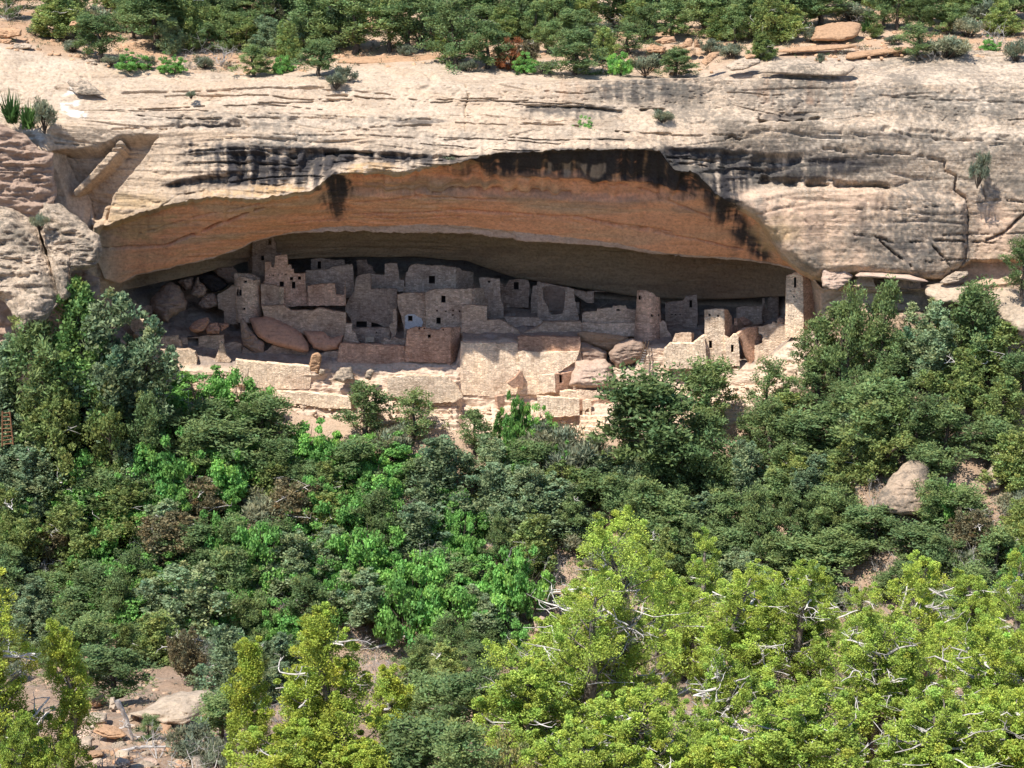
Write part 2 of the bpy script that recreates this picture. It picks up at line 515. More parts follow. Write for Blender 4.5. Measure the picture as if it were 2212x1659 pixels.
G = G * keep + sm * (1 - keep)
X, Y, Zc = G[..., 0], G[..., 1], G[..., 2]
PX, PY = project(G)
PX = PX.astype(np.float32)
PY = PY.astype(np.float32)

upper = 1 - sstep(4.9, 5.15, SEC)
mesa = 1 - sstep(.85, 1.1, SEC)
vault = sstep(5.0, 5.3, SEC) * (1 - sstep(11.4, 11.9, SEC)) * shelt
rightc = sstep(1735, 1790, PX) * sstep(4.9, 5.2, SEC) * (1 - sstep(12.6, 13, SEC))
leftc = (1 - sstep(205, 235, PX)) * sstep(4.9, 5.2, SEC)
floor_ = sstep(11.9, 12.1, SEC) * (1 - sstep(12.9, 13.0, SEC)) * (1 - rightc) * (1 - leftc)
terr = sstep(12.9, 13.05, SEC) * (1 - leftc)

zz = Zc + 1.0 * fbm(X / 30, Y / 30, Zc / 30, 2) + .02 * X
aniso = fbm(X / 13, Y / 13, zz / .85, 4)
aniso2 = fbm(X / 5 + 40, Y / 5, zz / .35, 3)
big = fbm(X / 14, Y / 14, Zc / 9, 3)
lump = fbm(X / 3.2, Y / 3.2, Zc / 2.4, 3)
rid = 1 - np.abs(pn(X / 19 + 9, Y / 19, zz / 2.1))
crackn = sstep(.93, .985, rid) * sstep(-.1, .35, pn(X / 9, Y / 9, zz / 3 + 20))
rough = .25 * mesa + (upper * (1 - mesa)) * 1.0 + vault * .42 + rightc * .8 + leftc * .8 + floor_ * .3 + terr * .6
bedded = np.clip(sstep(285, 320, PY) * sstep(360, 460, PX) * (1 - sstep(960, 1040, PX)) + sstep(320, 335, PY) * (1 - sstep(384, 394, PY)) * sstep(1430, 1450, PX) * (1 - sstep(1660, 1700, PX)) + .6 * sstep(1780, 1850, PX) * sstep(620, 660, PY) + .35 * sstep(180, 200, PY) * (1 - sstep(500, 700, PX)), 0, 1)
pit = sstep(.30, .62, fbm(X / .8 + 7, Y / .8, Zc / .6, 2))
disp = rough * (-.16 * pit * upper * (1 - mesa) + .55 * big + (.07 + .34 * bedded + .3 * terr) * aniso + (.03 + .14 * bedded) * aniso2 + (.10 + .12 * terr) * lump) - (.28 + .4 * bedded) * crackn * np.clip(upper * (1 - mesa) + rightc + leftc + .35 * vault, 0, 1)
# rubble and broken courses of the terrace front
disp += terr * (.28 * fbm(X / 1.3, Y / 1.3, Zc / .55, 3) + .22 * aniso2)
disp += floor_ * (.35 * fbm(X / 1.6, Y / 1.6, Zc / 1.6, 3))


def groove(pts, width, depth, soft=1.6):
    global disp
    a = np.array(pts)
    b = (PX > a[:, 0].min() - 14) & (PX < a[:, 0].max() + 14) & (PY > a[:, 1].min() - 14) & (PY < a[:, 1].max() + 14) & (SEC > .9) & (SEC < 13)
    wob = 1.6 * pn(PX[b] / 17, PY[b] / 17, 3.3)
    d = seg_dist(PX[b], PY[b] + wob, pts)
    vary = sstep(-.55, .25, pn(PX[b] / 19, PY[b] / 23, 7.7 + len(pts)))
    disp[b] -= depth * vary * (1 - sstep(width * .3 * (.4 + .6 * vary), width * .3 + soft, d))


def inset(pts, depth, soft=3.0):
    global disp
    m = poly_mask(PX, PY + 2.5 * pn(PX / 21, PY / 21, 8.8) + 1.5 * pn(PX / 8, PY / 8, 2.8), pts, soft * 1.2)
    if depth < 3:
        m = m * (.25 + .75 * sstep(-.5, .2, pn(PX / 24, PY / 60, 5.5 + depth)))
    disp -= depth * m * (SEC > .9)


for pts, w, d in [
    ([(164, 165), (230, 162), (365, 164), (480, 172)], 2.0, .6),
    ([(262, 198), (320, 193), (440, 195), (568, 194), (700, 191)], 2.6, .9),
    ([(120, 188), (180, 196), (232, 214)], 3.0, .9),
    ([(244, 278), (300, 275), (360, 276)], 3.0, .9), ([(385, 266), (450, 266), (516, 267)], 5, 1.1),
    ([(300, 236), (380, 232), (440, 228)], 2.2, .6), ([(560, 224), (640, 222), (740, 219)], 2.0, .5),
    ([(690, 216), (760, 217)], 2, .5), ([(772, 276), (850, 272), (931, 271)], 2.4, .7), ([(860, 258), (930, 257)], 2.2, .7),
    ([(1137, 231), (1200, 230), (1271, 232), (1348, 240)], 4, .8), ([(1120, 262), (1160, 268), (1210, 268), (1250, 271)], 3, .8),
    ([(1385, 237), (1410, 235), (1436, 237)], 5, 1.3), ([(1330, 283), (1390, 288), (1451, 289)], 2.4, .7),
    ([(1569, 299), (1582, 290), (1598, 300)], 7, 1.6), ([(1005, 180), (1012, 210), (1004, 235), (1006, 285)], 2.4, .6),
    ([(1640, 256), (1700, 258), (1771, 254)], 6, 1.1), ([(1922, 281), (1963, 290), (2079, 300), (2169, 301)], 3, .9),
    ([(1500, 168), (1660, 164), (1845, 168)], 2.2, .6), ([(1660, 150), (1740, 158), (1830, 160)], 2.2, .5),
    ([(1780, 318), (1843, 329), (1950, 331), (2041, 347), (2043, 367), (2066, 380), (2064, 411), (2088, 428)], 5, 1.6),
    ([(2088, 428), (2094, 470), (2086, 560), (2060, 600)], 2.6, .8), ([(2092, 440), (2150, 432), (2212, 436)], 3, .8),
    ([(1742, 398), (1800, 396), (1920, 404)], 7, 2.0), ([(1642, 385), (1700, 392), (1760, 384), (1830, 392)], 3, .8),
    ([(1840, 506), (1887, 511), (1925, 524)], 3, .9), ([(1894, 518), (1930, 548), (1964, 572)], 3, 1.0), ([(2012, 531), (2040, 560), (2056, 585)], 3.4, 1.0),
    ([(2133, 519), (2169, 503), (2202, 472), (2230, 450)], 5, 1.5), ([(1560, 470), (1600, 466), (1640, 470)], 2, .5),
    ([(1838, 618), (1900, 622), (2002, 634)], 5, 1.6), ([(936, 420), (1020, 419), (1114, 420), (1232, 427)], 2.4, .9),
    ([(224, 537), (300, 536), (360, 531), (462, 489), (568, 449)], 7, 1.7),
    ([(700, 442), (900, 427), (1100, 434)], 2.4, .7), ([(760, 463), (1000, 456), (1250, 470), (1450, 502)], 3, .8), ([(300, 505), (420, 470), (560, 440)], 2.4, .7), ([(1300, 482), (1500, 516), (1640, 546)], 2.6, .8), ([(620, 481), (800, 471), (1000, 468)], 2.4, .6), ([(1240, 404), (1340, 410), (1460, 440), (1560, 480)], 2.6, .7),
    ([(345, 448), (380, 424), (440, 412)], 2.4, .5), ([(560, 400), (600, 402), (660, 398)], 3, .7),
    ([(1440, 340), (1520, 345), (1600, 352), (1660, 350)], 2.4, .6), ([(1446, 352), (1540, 360), (1650, 366)], 2.4, .6),
    ([(720, 350), (800, 352), (860, 350), (960, 348)], 2.6, .7), ([(700, 331), (760, 327), (800, 330)], 4.5, 1.0),
    ([(400, 330), (470, 322), (560, 322), (640, 338)], 4, .8), ([(480, 300), (560, 296), (640, 300)], 3, .6), ([(420, 352), (520, 350), (640, 356)], 3, .8),
    ([(1300, 545), (1380, 548), (1470, 552)], 2.4, .6), ([(1450, 556), (1540, 575), (1640, 580)], 5, 1.2),
    ([(2100, 620), (2140, 640), (2212, 650)], 3, .8), ([(2000, 640), (2080, 660), (2140, 690)], 3, .8), ([(1840, 660), (1950, 672), (2060, 676)], 2.6, .6),
    ([(2120, 330), (2118, 380), (2130, 430)], 2, .5), ([(1900, 205), (2000, 215), (2212, 222)], 2, .4),
]:
    groove(pts, w, d)
_rs = np.random.RandomState(31)
for _k in range(34):
    _x, _L = _rs.uniform(60, 2200), _rs.uniform(90, 380)
    _y = _rs.uniform(186, 318) if _rs.rand() < .7 else _rs.uniform(400, 590)
    if _y > 350 and _x < 1800:
        _x = _rs.uniform(1800, 2200)
    _d = _rs.uniform(-.03, .05)
    groove([(_x + f * _L, _y + f * _L * _d + 3 * math.sin(f * 5 + _k)) for f in np.linspace(0, 1, 7)], _rs.uniform(1.4, 2.6), _rs.uniform(.35, .9), 1.2)
# the recess with slanting ribs at the left end of the brow
inset([(112, 330), (213, 318), (262, 293), (338, 292), (300, 350), (241, 424), (229, 480), (190, 480), (150, 440)], 3.4)
disp += 3.0 * (1 - sstep(7, 12, seg_dist(PX, PY, [(258, 308), (225, 350), (185, 392), (163, 418)]))) * (SEC > .9) * (SEC < 5.2)
disp += 1.8 * (1 - sstep(4, 9, seg_dist(PX, PY, [(225, 452), (218, 480), (205, 500)]))) * (SEC > .9) * (SEC < 6)
# stepped bands under the brow
inset([(700, 378), (980, 356), (1060, 334), (1430, 326), (1455, 368), (1540, 420), (1500, 424), (1420, 400), (1240, 384), (1060, 386), (860, 392), (700, 392)], .9, 6)
inset([(720, 390), (1060, 387), (1240, 390), (1420, 404), (1500, 428), (1420, 434), (1232, 430), (1114, 423), (936, 423), (740, 420)], .9, 3)
inset([(690, 492), (905, 486), (1110, 502), (1110, 520), (905, 506), (700, 503)], .25, 3)
# undercut bands below the projecting beds
inset([(500, 330), (700, 322), (770, 326), (880, 336), (990, 340), (860, 350), (730, 352), (690, 396), (600, 404), (450, 400), (350, 404), (400, 388), (520, 374)], 1.5, 5)
disp += .9 * poly_mask(PX, PY, [(735, 352), (860, 346), (985, 352), (860, 374), (740, 374)], 4) * (SEC < 5.0)
inset([(1436, 322), (1560, 324), (1660, 330), (1760, 330), (1690, 372), (1640, 386), (1520, 372), (1450, 366)], .9, 4)
inset([(1650, 378), (1745, 388), (1920, 396), (1925, 405), (1745, 404), (1640, 396)], 1.6, 3)
inset([(1125, 229), (1270, 228), (1350, 240), (1350, 254), (1240, 262), (1128, 258)], .7, 4)
inset([(1640, 246), (1772, 244), (1790, 256), (1640, 262)], .9, 3)
inset([(385, 258), (516, 258), (540, 272), (380, 275)], .9, 3)
inset([(1910, 272), (2010, 282), (2180, 292), (2180, 304), (2000, 302), (1900, 284)], .8, 3)
# bulging block to the right of the alcove
disp += 1.3 * poly_mask(PX, PY, [(1570, 425), (1745, 404), (1920, 408), (2080, 440), (2085, 560), (2030, 596), (1830, 580), (1760, 590), (1690, 540), (1640, 468)], 14) * sstep(3.9, 4.4, SEC)
# left ledge blocks
G = G + DN * disp[..., None]

# ---- rock colour: the stone's own tones, plus painted shade in ledge slots
X, Y, Zc = G[..., 0], G[..., 1], G[..., 2]


def c3(*c):
    return np.array(c, np.float32)


def lay(col, m, c):
    return col * (1 - m[..., None]) + c3(*c) * m[..., None]


col = np.zeros(G.shape, np.float32) + c3(.52, .405, .30)
n_a = fbm(X / 9, Y / 9, zz / 1.6, 3)
n_b = fbm(X / 2.2, Y / 2.2, Zc / 1.2, 3)
n_s = fbm(X / .55, Y / .55, Zc / .45, 2)                     # speckle: lichen and pits
n_v = fbm((X + .18 * fbm(X / 2, Y / 9, Zc / 3, 2)) / 1.0, Y / 40, Zc / 14, 4) * .85 + .3 * fbm(X / .42, Y / 40, Zc / 8, 2)                       # vertical wash streaks
col = lay(col, .5 * sstep(.0, .7, n_a), (.50, .36, .245))
col = lay(col, .5 * sstep(.1, .8, -n_a), (.58, .47, .365))
col = lay(col, .4 * sstep(.1, .8, n_b), (.36, .28, .205))
col = lay(col, mesa * (.5 + .5 * sstep(-.3, .4, n_a)), (.42, .27, .17))
left_o = (1 - sstep(330, 700, PX)) * sstep(250, 420, PY) * upper
col = lay(col, .45 * left_o, (.45, .31, .19))
low_r = rightc + sstep(1690, 1760, PX) * sstep(390, 420, PY) * (1 - sstep(12.9, 13, SEC))
low_r = np.clip(low_r, 0, 1)
col = lay(col, .75 * low_r, (.50, .355, .245))
# vaults: orange iron-stained sandstone going duller inside
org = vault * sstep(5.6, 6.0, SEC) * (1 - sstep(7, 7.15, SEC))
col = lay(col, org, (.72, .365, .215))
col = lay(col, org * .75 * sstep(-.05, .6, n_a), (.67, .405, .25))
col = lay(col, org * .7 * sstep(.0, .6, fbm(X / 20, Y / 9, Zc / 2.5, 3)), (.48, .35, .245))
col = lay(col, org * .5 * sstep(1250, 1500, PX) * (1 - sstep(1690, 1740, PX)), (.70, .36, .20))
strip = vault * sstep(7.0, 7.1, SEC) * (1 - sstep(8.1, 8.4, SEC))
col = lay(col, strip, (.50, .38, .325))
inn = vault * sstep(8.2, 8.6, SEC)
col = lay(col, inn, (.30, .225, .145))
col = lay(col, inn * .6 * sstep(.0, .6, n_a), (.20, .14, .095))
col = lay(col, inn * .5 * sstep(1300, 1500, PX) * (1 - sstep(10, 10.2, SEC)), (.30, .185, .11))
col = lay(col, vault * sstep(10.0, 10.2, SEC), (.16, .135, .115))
col = lay(col, floor_, (.33, .26, .21))
col = lay(col, floor_ * .6 * sstep(0, .5, n_b), (.26, .215, .19))
col = lay(col, terr, (.66, .51, .39))
col = lay(col, terr * .6 * sstep(.0, .6, n_b), (.56, .41, .30))
col = lay(col, terr * .5 * sstep(.1, .6, -n_b), (.74, .60, .47))


def stain(cx, cy, rx, ry, k, c, n=None, lo=-.3, hi=.35):
    global col
    d = np.hypot((PX - cx) / rx, (PY - cy) / ry) + .35 * n_b
    m = (1 - sstep(.65, 1.1, d)) * k
    if n is not None:
        m = m * sstep(lo, hi, n)
    col = lay(col, np.clip(m, 0, 1) * (SEC > .95), c)


BLK, GRY, WHT, OCH = (.045, .042, .045), (.20, .18, .155), (.60, .52, .43), (.50, .32, .17)
# grey lichen and pitted crust of the upper cliff
for a in [(1380, 190, 120, 30, .75), (1480, 195, 60, 26, .55), (1700, 200, 110, 36, .6), (1900, 210, 120, 38, .55), (2120, 225, 120, 40, .6), (1950, 300, 170, 26, .6),
          (1260, 240, 130, 14, .6), (850, 265, 110, 16, .5), (520, 262, 160, 26, .55), (640, 310, 110, 30, .7), (360, 255, 120, 16, .4), (560, 340, 150, 40, .6), (420, 330, 120, 40, .35),
          (1720, 330, 130, 50, .6), (1870, 350, 110, 36, .55), (2000, 470, 90, 90, .6), (2140, 400, 90, 40, .5), (1900, 520, 90, 50, .45), (2160, 310, 70, 22, .6), (1960, 550, 80, 40, .5),
          (1130, 290, 140, 26, .3), (900, 310, 130, 30, .35), (200, 300, 90, 24, .4)]:
    stain(*a[:4], min(1, a[4] * 1.25), GRY, n_s + .3 * n_v, -.5, .35)
rr = sstep(1500, 1800, PX) * upper * (1 - mesa)
col = lay(col, rr * .65 * sstep(.0, .45, n_s), (.22, .19, .16))
col = lay(col, rr * .45 * sstep(.1, .5, -n_s), WHT)
lf = upper * (1 - mesa) * (1 - rr)
col = lay(col, lf * .55 * sstep(.2, .6, n_s), (.25, .19, .14))
col = lay(col, lf * .25 * sstep(.2, .6, -n_s), WHT)
# flaky black crust of the overhangs, plus shade painted into ledge slots
for a in [(1190, 350, 150, 30, .9), (1330, 352, 130, 34, .95), (1420, 372, 60, 40, .9), (1490, 392, 60, 30, .9), (1060, 356, 60, 18, .8), (1545, 348, 118, 36, .97), (1470, 340, 50, 30, .9), (1630, 372, 60, 18, .95), (1690, 374, 80, 16, .8), (620, 360, 110, 34, .8), (560, 385, 90, 22, .85), (690, 340, 70, 22, .7), (820, 338, 110, 18, .6), (460, 392, 70, 16, .6), (1330, 300, 60, 6, .5), (1700, 250, 70, 9, .8), (1230, 236, 110, 9, .7), (460, 268, 70, 8, .8), (900, 262, 80, 7, .6), (1960, 296, 120, 9, .5), (1880, 345, 100, 16, .6), (1930, 540, 50, 26, .5)]:
    stain(*a, BLK, aniso + .5 * n_b + .4 * n_s, -.9, .35)
# bare pinkish faces of the bulging block and the right jamb
PINKS = [(1650, 440, 110, 40), (1700, 500, 80, 70), (1780, 470, 90, 60), (1850, 430, 80, 30), (1820, 550, 60, 30), (2150, 480, 50, 50), (2160, 560, 60, 60), (1800, 640, 50, 40)]
for cx, cy, rx, ry in PINKS:
    stain(cx, cy, rx, ry, .7, (.60, .42, .30), n_b, -.8, .2)
# solid black crust just under the brow
for a in [(1060, 352, 70, 20, .9), (1140, 352, 90, 28, .97), (1240, 350, 100, 32, .97), (1340, 352, 100, 36, .97), (1430, 366, 60, 42, .97), (1500, 396, 50, 26, .95), (1545, 430, 30, 30, .8), (728, 400, 26, 40, .9)]:
    stain(*a, BLK, n_b + n_v, -1.3, -.1)
for a in [(1180, 366, 14, 16, .8), (1235, 368, 26, 15, .8), (1120, 364, 12, 14, .7), (1395, 372, 9, 40, .75), (1440, 360, 8, 40, .8), (1290, 374, 8, 14, .7)]:
    stain(*a, (.56, .36, .20), n_v, -.9, .1)
BN = 1.0 * n_v + .45 * aniso + .25 * n_s
for pts_, k_, lo_, hi_ in [
    ([(390, 296), (520, 314), (640, 314), (720, 320), (800, 325), (900, 329), (1000, 338), (985, 352), (860, 357), (745, 357), (700, 374), (684, 400), (600, 406), (520, 402), (440, 400), (370, 408), (350, 396), (440, 380), (470, 350), (400, 330)], .95, -.55, .25),
    ([(985, 348), (1060, 330), (1271, 320), (1425, 323), (1660, 328), (1790, 336), (1910, 352), (1850, 372), (1740, 390), (1650, 388), (1600, 420), (1600, 460), (1660, 540), (1672, 566), (1640, 562), (1560, 490), (1530, 432), (1470, 424), (1400, 400), (1240, 388), (1060, 386)], .97, -.75, .15),
    ([(1270, 168), (1470, 166), (1540, 172), (1520, 215), (1480, 236), (1400, 224), (1300, 214)], .6, -.3, .5),
    ([(1640, 160), (1790, 166), (1780, 238), (1650, 236)], .4, -.2, .5),
    ([(1850, 440), (1990, 410), (2075, 450), (2080, 550), (2010, 588), (1880, 560), (1840, 500)], .5, -.2, .5),
]:
    col = lay(col, poly_mask(PX, PY + 3 * n_b, pts_, 9) * k_ * sstep(lo_, hi_, BN), BLK)
# reddish wash on the upper band
for a in [(1660, 195, 26, 40, .5), (1760, 200, 24, 40, .4), (1830, 190, 20, 34, .35), (1230, 195, 80, 26, .25)]:
    stain(*a, (.52, .31, .19), n_v, -.3, .4)
# black desert varnish: streaks running down from the brow
for a in [(725, 420, 34, 52, 1.0), (690, 390, 60, 26, .9), (1180, 352, 130, 32, 1.0), (1340, 358, 120, 46, 1.0), (1420, 380, 50, 56, .9), (1500, 400, 70, 36, .95), (1560, 440, 40, 50, .8),
          (1590, 500, 22, 60, .55), (1000, 372, 70, 20, .8), (1070, 372, 40, 26, .8), (600, 385, 90, 30, .8), (500, 380, 50, 26, .8), (405, 402, 50, 20, .55),
          (1540, 345, 110, 34, .95), (1620, 372, 60, 22, .9), (1700, 360, 80, 24, .5), (540, 355, 130, 30, .6), (800, 340, 100, 20, .6), (930, 348, 80, 16, .55), (1390, 196, 60, 30, .45), (300, 480, 60, 40, .22), (360, 470, 50, 44, .22),
          (1640, 540, 30, 40, .35), (2100, 480, 14, 60, .3)]:
    stain(*a[:4], a[4] * .93, BLK, n_v + .35 * n_s + .2 * n_b, -.5, .45)
for a in [(1210, 372, 60, 16, .5), (1280, 372, 40, 14, .5), (640, 420, 40, 14, .4)]:
    stain(*a, (.55, .45, .36), n_v, .0, .35)
for a in [(800, 362, 70, 13, .8), (560, 415, 60, 14, .7), (610, 408, 50, 10, .8), (480, 418, 60, 10, .6), (1000, 365, 40, 8, .5)]:
    stain(*a, (.55, .36, .19), n_s, -.8, .2)
for a in [(950, 408, 170, 22, .55), (1150, 425, 120, 14, .5), (1500, 452, 60, 10, .5), (1300, 440, 90, 10, .45)]:
    stain(*a, (.30, .235, .185), aniso, -.7, .3)
for a in [(150, 225, 24, 36, .85), (170, 245, 22, 20, .8), (70, 300, 30, 30, .7), (160, 205, 20, 24, .8)]:
    stain(*a, (.82, .78, .72), n_b, -.3, .2)
for a in [(300, 470, 90, 60, .6), (1690, 520, 60, 60, .4), (1660, 505, 50, 40, .4)]:
    stain(*a, (.55, .38, .20), n_a, -.5, .3)
col *= (1 + .10 * n_s + .10 * n_b)[..., None]
col = np.clip(col, .02, .85)
LICH = np.clip((upper * (1 - mesa) * (.35 + .65 * sstep(1100, 1500, PX)) + rightc + .5 * leftc + .25 * terr) * (1 - .4 * sstep(.2, .8, -n_a)), 0, 1)
for cx, cy, rx, ry in PINKS:
    LICH *= 1 - .85 * (1 - sstep(.6, 1.1, np.hypot((PX - cx) / rx, (PY - cy) / ry)))

nr, nc = PX.shape
idx = np.arange(nr * nc, dtype=np.int32).reshape(nr, nc)
F = np.stack([idx[:-1, :-1], idx[1:, :-1], idx[1:, 1:], idx[:-1, 1:]], -1).reshape(-1, 4)
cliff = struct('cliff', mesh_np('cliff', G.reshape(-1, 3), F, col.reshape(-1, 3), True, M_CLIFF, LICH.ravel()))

# ------------------------------------------------------------------ canyon slopes
GX = np.arange(-150, 150.1, .6)
GY = np.arange(-262, 2.1, .6)
gx, gy = np.meshgrid(GX, GY)


def ground_raw(x, y):
    zf = np.interp(x, Wl[15][:, 0], Wl[15][:, 2]) + .35 + .55 * np.minimum(y - np.interp(x, Wl[15][:, 0], Wl[15][:, 1]), 0)
    d = y + 240
    zn = 42.0 - .30 * d - .85 * np.maximum(0, d - 128)
    h = np.maximum(zf, zn)
    h = h + 8.0 * np.exp(-(((x + 60) / 17) ** 2 + ((y + 24) / 9) ** 2))
    return h + .9 * fbm(x / 12, y / 12, 1.5, 2) + .3 * fbm(x / 3, y / 3, 4.5, 2)


gz = ground_raw(gx, gy)


def ground(x, y):
    i = np.clip((np.asarray(x) - GX[0]) / .6, 0, len(GX) - 1.001)
    j = np.clip((np.asarray(y) - GY[0]) / .6, 0, len(GY) - 1.001)
    i0, j0 = i.astype(int), j.astype(int)
    a, b = i - i0, j - j0
    return gz[j0, i0] * (1 - a) * (1 - b) + gz[j0, i0 + 1] * a * (1 - b) + gz[j0 + 1, i0] * (1 - a) * b + gz[j0 + 1, i0 + 1] * a * b


def hit_ground(px, py):
    d = rays(px, py)
    t = np.arange(30, 330, .2)
    P = CAM + d * t[:, None]
    below = P[:, 2] < ground(P[:, 0], P[:, 1])
    k = int(np.argmax(below)) if below.any() else int(np.argmin(np.abs(P[:, 1] + 9)))
    return P[k]


def hit_mesa(px, py):
    i = int(np.clip(round((px + 350) / 2.5), 0, len(PXC) - 1))
    d = rays(px, py)
    for a, b in ((0, 1), (1, 2)):
        p0, p1 = Wl[a][i], Wl[b][i]
        m = (p0[2] - p1[2]) / (p0[1] - p1[1])
        t = (p1[2] - CAM[2] + m * (CAM[1] - p1[1])) / (d[2] - m * d[1])
        P = CAM + d * t
        if P[1] >= p1[1] - .2 or a == 1:
            return P


sc_n = fbm(gx / 6, gy / 6, 3.1, 3)
sc_s = fbm(gx / 1.2, gy / 1.2, 6.1, 3)
tcol = np.zeros(gx.shape + (3,), np.float32) + c3(.36, .25, .175)
tcol = lay(tcol, .7 * sstep(0, .6, sc_n), (.46, .34, .25))
tcol = lay(tcol, .6 * sstep(.1, .7, -sc_n), (.27, .20, .145))
tcol = lay(tcol, .6 * sstep(.1, .5, sc_s), (.25, .21, .165))
tcol = lay(tcol, .7 * sstep(-17, -11, gy), (.56, .42, .31))
tcol *= (1 + .15 * sc_s)[..., None]
nr, nc = gx.shape
idx = np.arange(nr * nc, dtype=np.int32).reshape(nr, nc)
F = np.stack([idx[:-1, :-1], idx[:-1, 1:], idx[1:, 1:], idx[1:, :-1]], -1).reshape(-1, 4)
struct('hillside', mesh_np('hillside', np.stack([gx, gy, gz], -1).reshape(-1, 3), F, tcol.reshape(-1, 3), True, M_SOIL))
# ------------------------------------------------------------------ masonry ruins
rng = np.random.RandomState(11)


def densify(poly, step=7.0, jit=.7):
    """break long outlines into short worn steps"""
    out = []
    n = len(poly)
    for i in range(n):
        x0, y0 = poly[i]
        x1, y1 = poly[(i + 1) % n]
        L = math.hypot(x1 - x0, y1 - y0)
        k = max(1, int(L / step))
        for j in range(k):
            f = j / k
            a = jit if j else jit * .4
            out.append((x0 + (x1 - x0) * f + rng.uniform(-a, a) * .6, y0 + (y1 - y0) * f + rng.uniform(-a, a)))
    return out


class Plane:
    """vertical plane through two survey points (px, depth)"""

    def __init__(self, pa, ya, pb, yb, py):
        A, B = at(pa, py, ya), at(pb, py, yb)
        t = (B - A)[:2]
        t = t / np.linalg.norm(t)
        self.n = np.array([-t[1], t[0], 0.0])
        if self.n[1] < 0:
            self.n = -self.n
        self.A = A

    def p(self, pts, off=0.0):
        d = rays(*np.array(pts, float).T)
        A = self.A + self.n * off
        t = ((A - CAM) @ self.n) / (d @ self.n)
        return CAM + d * t[:, None]


def prism(outer, holes, plane, th, org):
    """slab with openings; returns verts, tris, quads"""
    loops = [plane.p(outer)] + [plane.p(h) for h in holes]
    allp = np.concatenate(loops)
    ref = [[Vector((float((p - plane.A) @ np.array([plane.n[1], -plane.n[0], 0])), float(p[2]), 0)) for p in L] for L in loops]
    tri = np.array(tessellate_polygon(ref), np.int32)
    a, b, c = [np.array([[v.x, v.y] for L in ref for v in L])[tri[:, k]] for k in range(3)]
    cr = (b[:, 0] - a[:, 0]) * (c[:, 1] - a[:, 1]) - (b[:, 1] - a[:, 1]) * (c[:, 0] - a[:, 0])
    tri = np.where(cr[:, None] > 0, tri, tri[:, ::-1])       # u runs to the right seen from the camera
    n = len(allp)
    V = np.concatenate([allp, allp + plane.n * th]) - org
    T = np.concatenate([tri, tri[:, ::-1] + n])
    Q, s = [], 0
    for k, L in enumerate(loops):
        m = len(L)
        r = np.array([[v.x, v.y] for v in ref[k]])
        area = np.sum(r[:, 0] * np.roll(r[:, 1], -1) - np.roll(r[:, 0], -1) * r[:, 1])
        flip = (area > 0) != (k > 0)
        for i in range(m):
            j = (i + 1) % m
            q = [s + i, s + i + n, s + j + n, s + j]
            Q.append(q if flip else q[::-1])
        s += m
    return V, T, np.array(Q, np.int32)


def rect(x0, y0, x1, y1):
    return [(x0, y0), (x1, y0), (x1, y1), (x0, y1)]


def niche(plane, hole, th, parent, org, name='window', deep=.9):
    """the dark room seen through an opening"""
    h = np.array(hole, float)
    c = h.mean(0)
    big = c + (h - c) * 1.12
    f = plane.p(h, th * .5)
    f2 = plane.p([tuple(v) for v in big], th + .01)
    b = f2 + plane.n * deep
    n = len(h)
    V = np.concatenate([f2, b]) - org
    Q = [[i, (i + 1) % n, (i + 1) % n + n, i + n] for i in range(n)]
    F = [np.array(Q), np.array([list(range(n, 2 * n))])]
    me = mesh_np(name, V, F, None, False, M_SOOT_DARK)
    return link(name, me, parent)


def wall(name, label, cat, outer, Y, Y2=None, holes=(), th=.5, mat=None, group=None, jit=1.0, sides=(), hole_name='window', base=None, step=5.0):
    outer = [tuple(p) for p in outer]
    xs = [p[0] for p in outer]
    ys = [p[1] for p in outer]
    Y2 = Y if Y2 is None else Y2
    pl = Plane(min(xs), Y, max(xs), Y2, sum(ys) / len(ys))
    o3 = pl.p([((min(xs) + max(xs)) / 2, max(ys))])[0] + pl.n * th / 2
    root = bpy.data.objects.new(name, None)
    COL.objects.link(root)
    root.location = o3
    root.empty_display_size = .5
    tag(root, label, cat, group)
    mat = mat or M_MAS
    V, T, Q = prism(densify(outer, step, jit), [list(h) for h in holes], pl, th, o3)
    link('wall', mesh_np('wall', V, [T, Q], None, False, mat), root)
    for h in holes:
        if hole_name != 'hole':
            niche(pl, h, th, root, o3, hole_name)
    for (poly, pa, ya, pb, yb, hs, m2) in sides:
        yy = [p[1] for p in poly]
        p2 = Plane(pa, ya, pb, yb, sum(yy) / len(yy))
        V, T, Q = prism(densify(poly, step, jit), [list(h) for h in hs], p2, th * .9, o3)
        link('side_wall', mesh_np('side_wall', V, [T, Q], None, False, m2 or mat), root)
        for h in hs:
            niche(p2, h, th * .9, root, o3, hole_name)
    return root


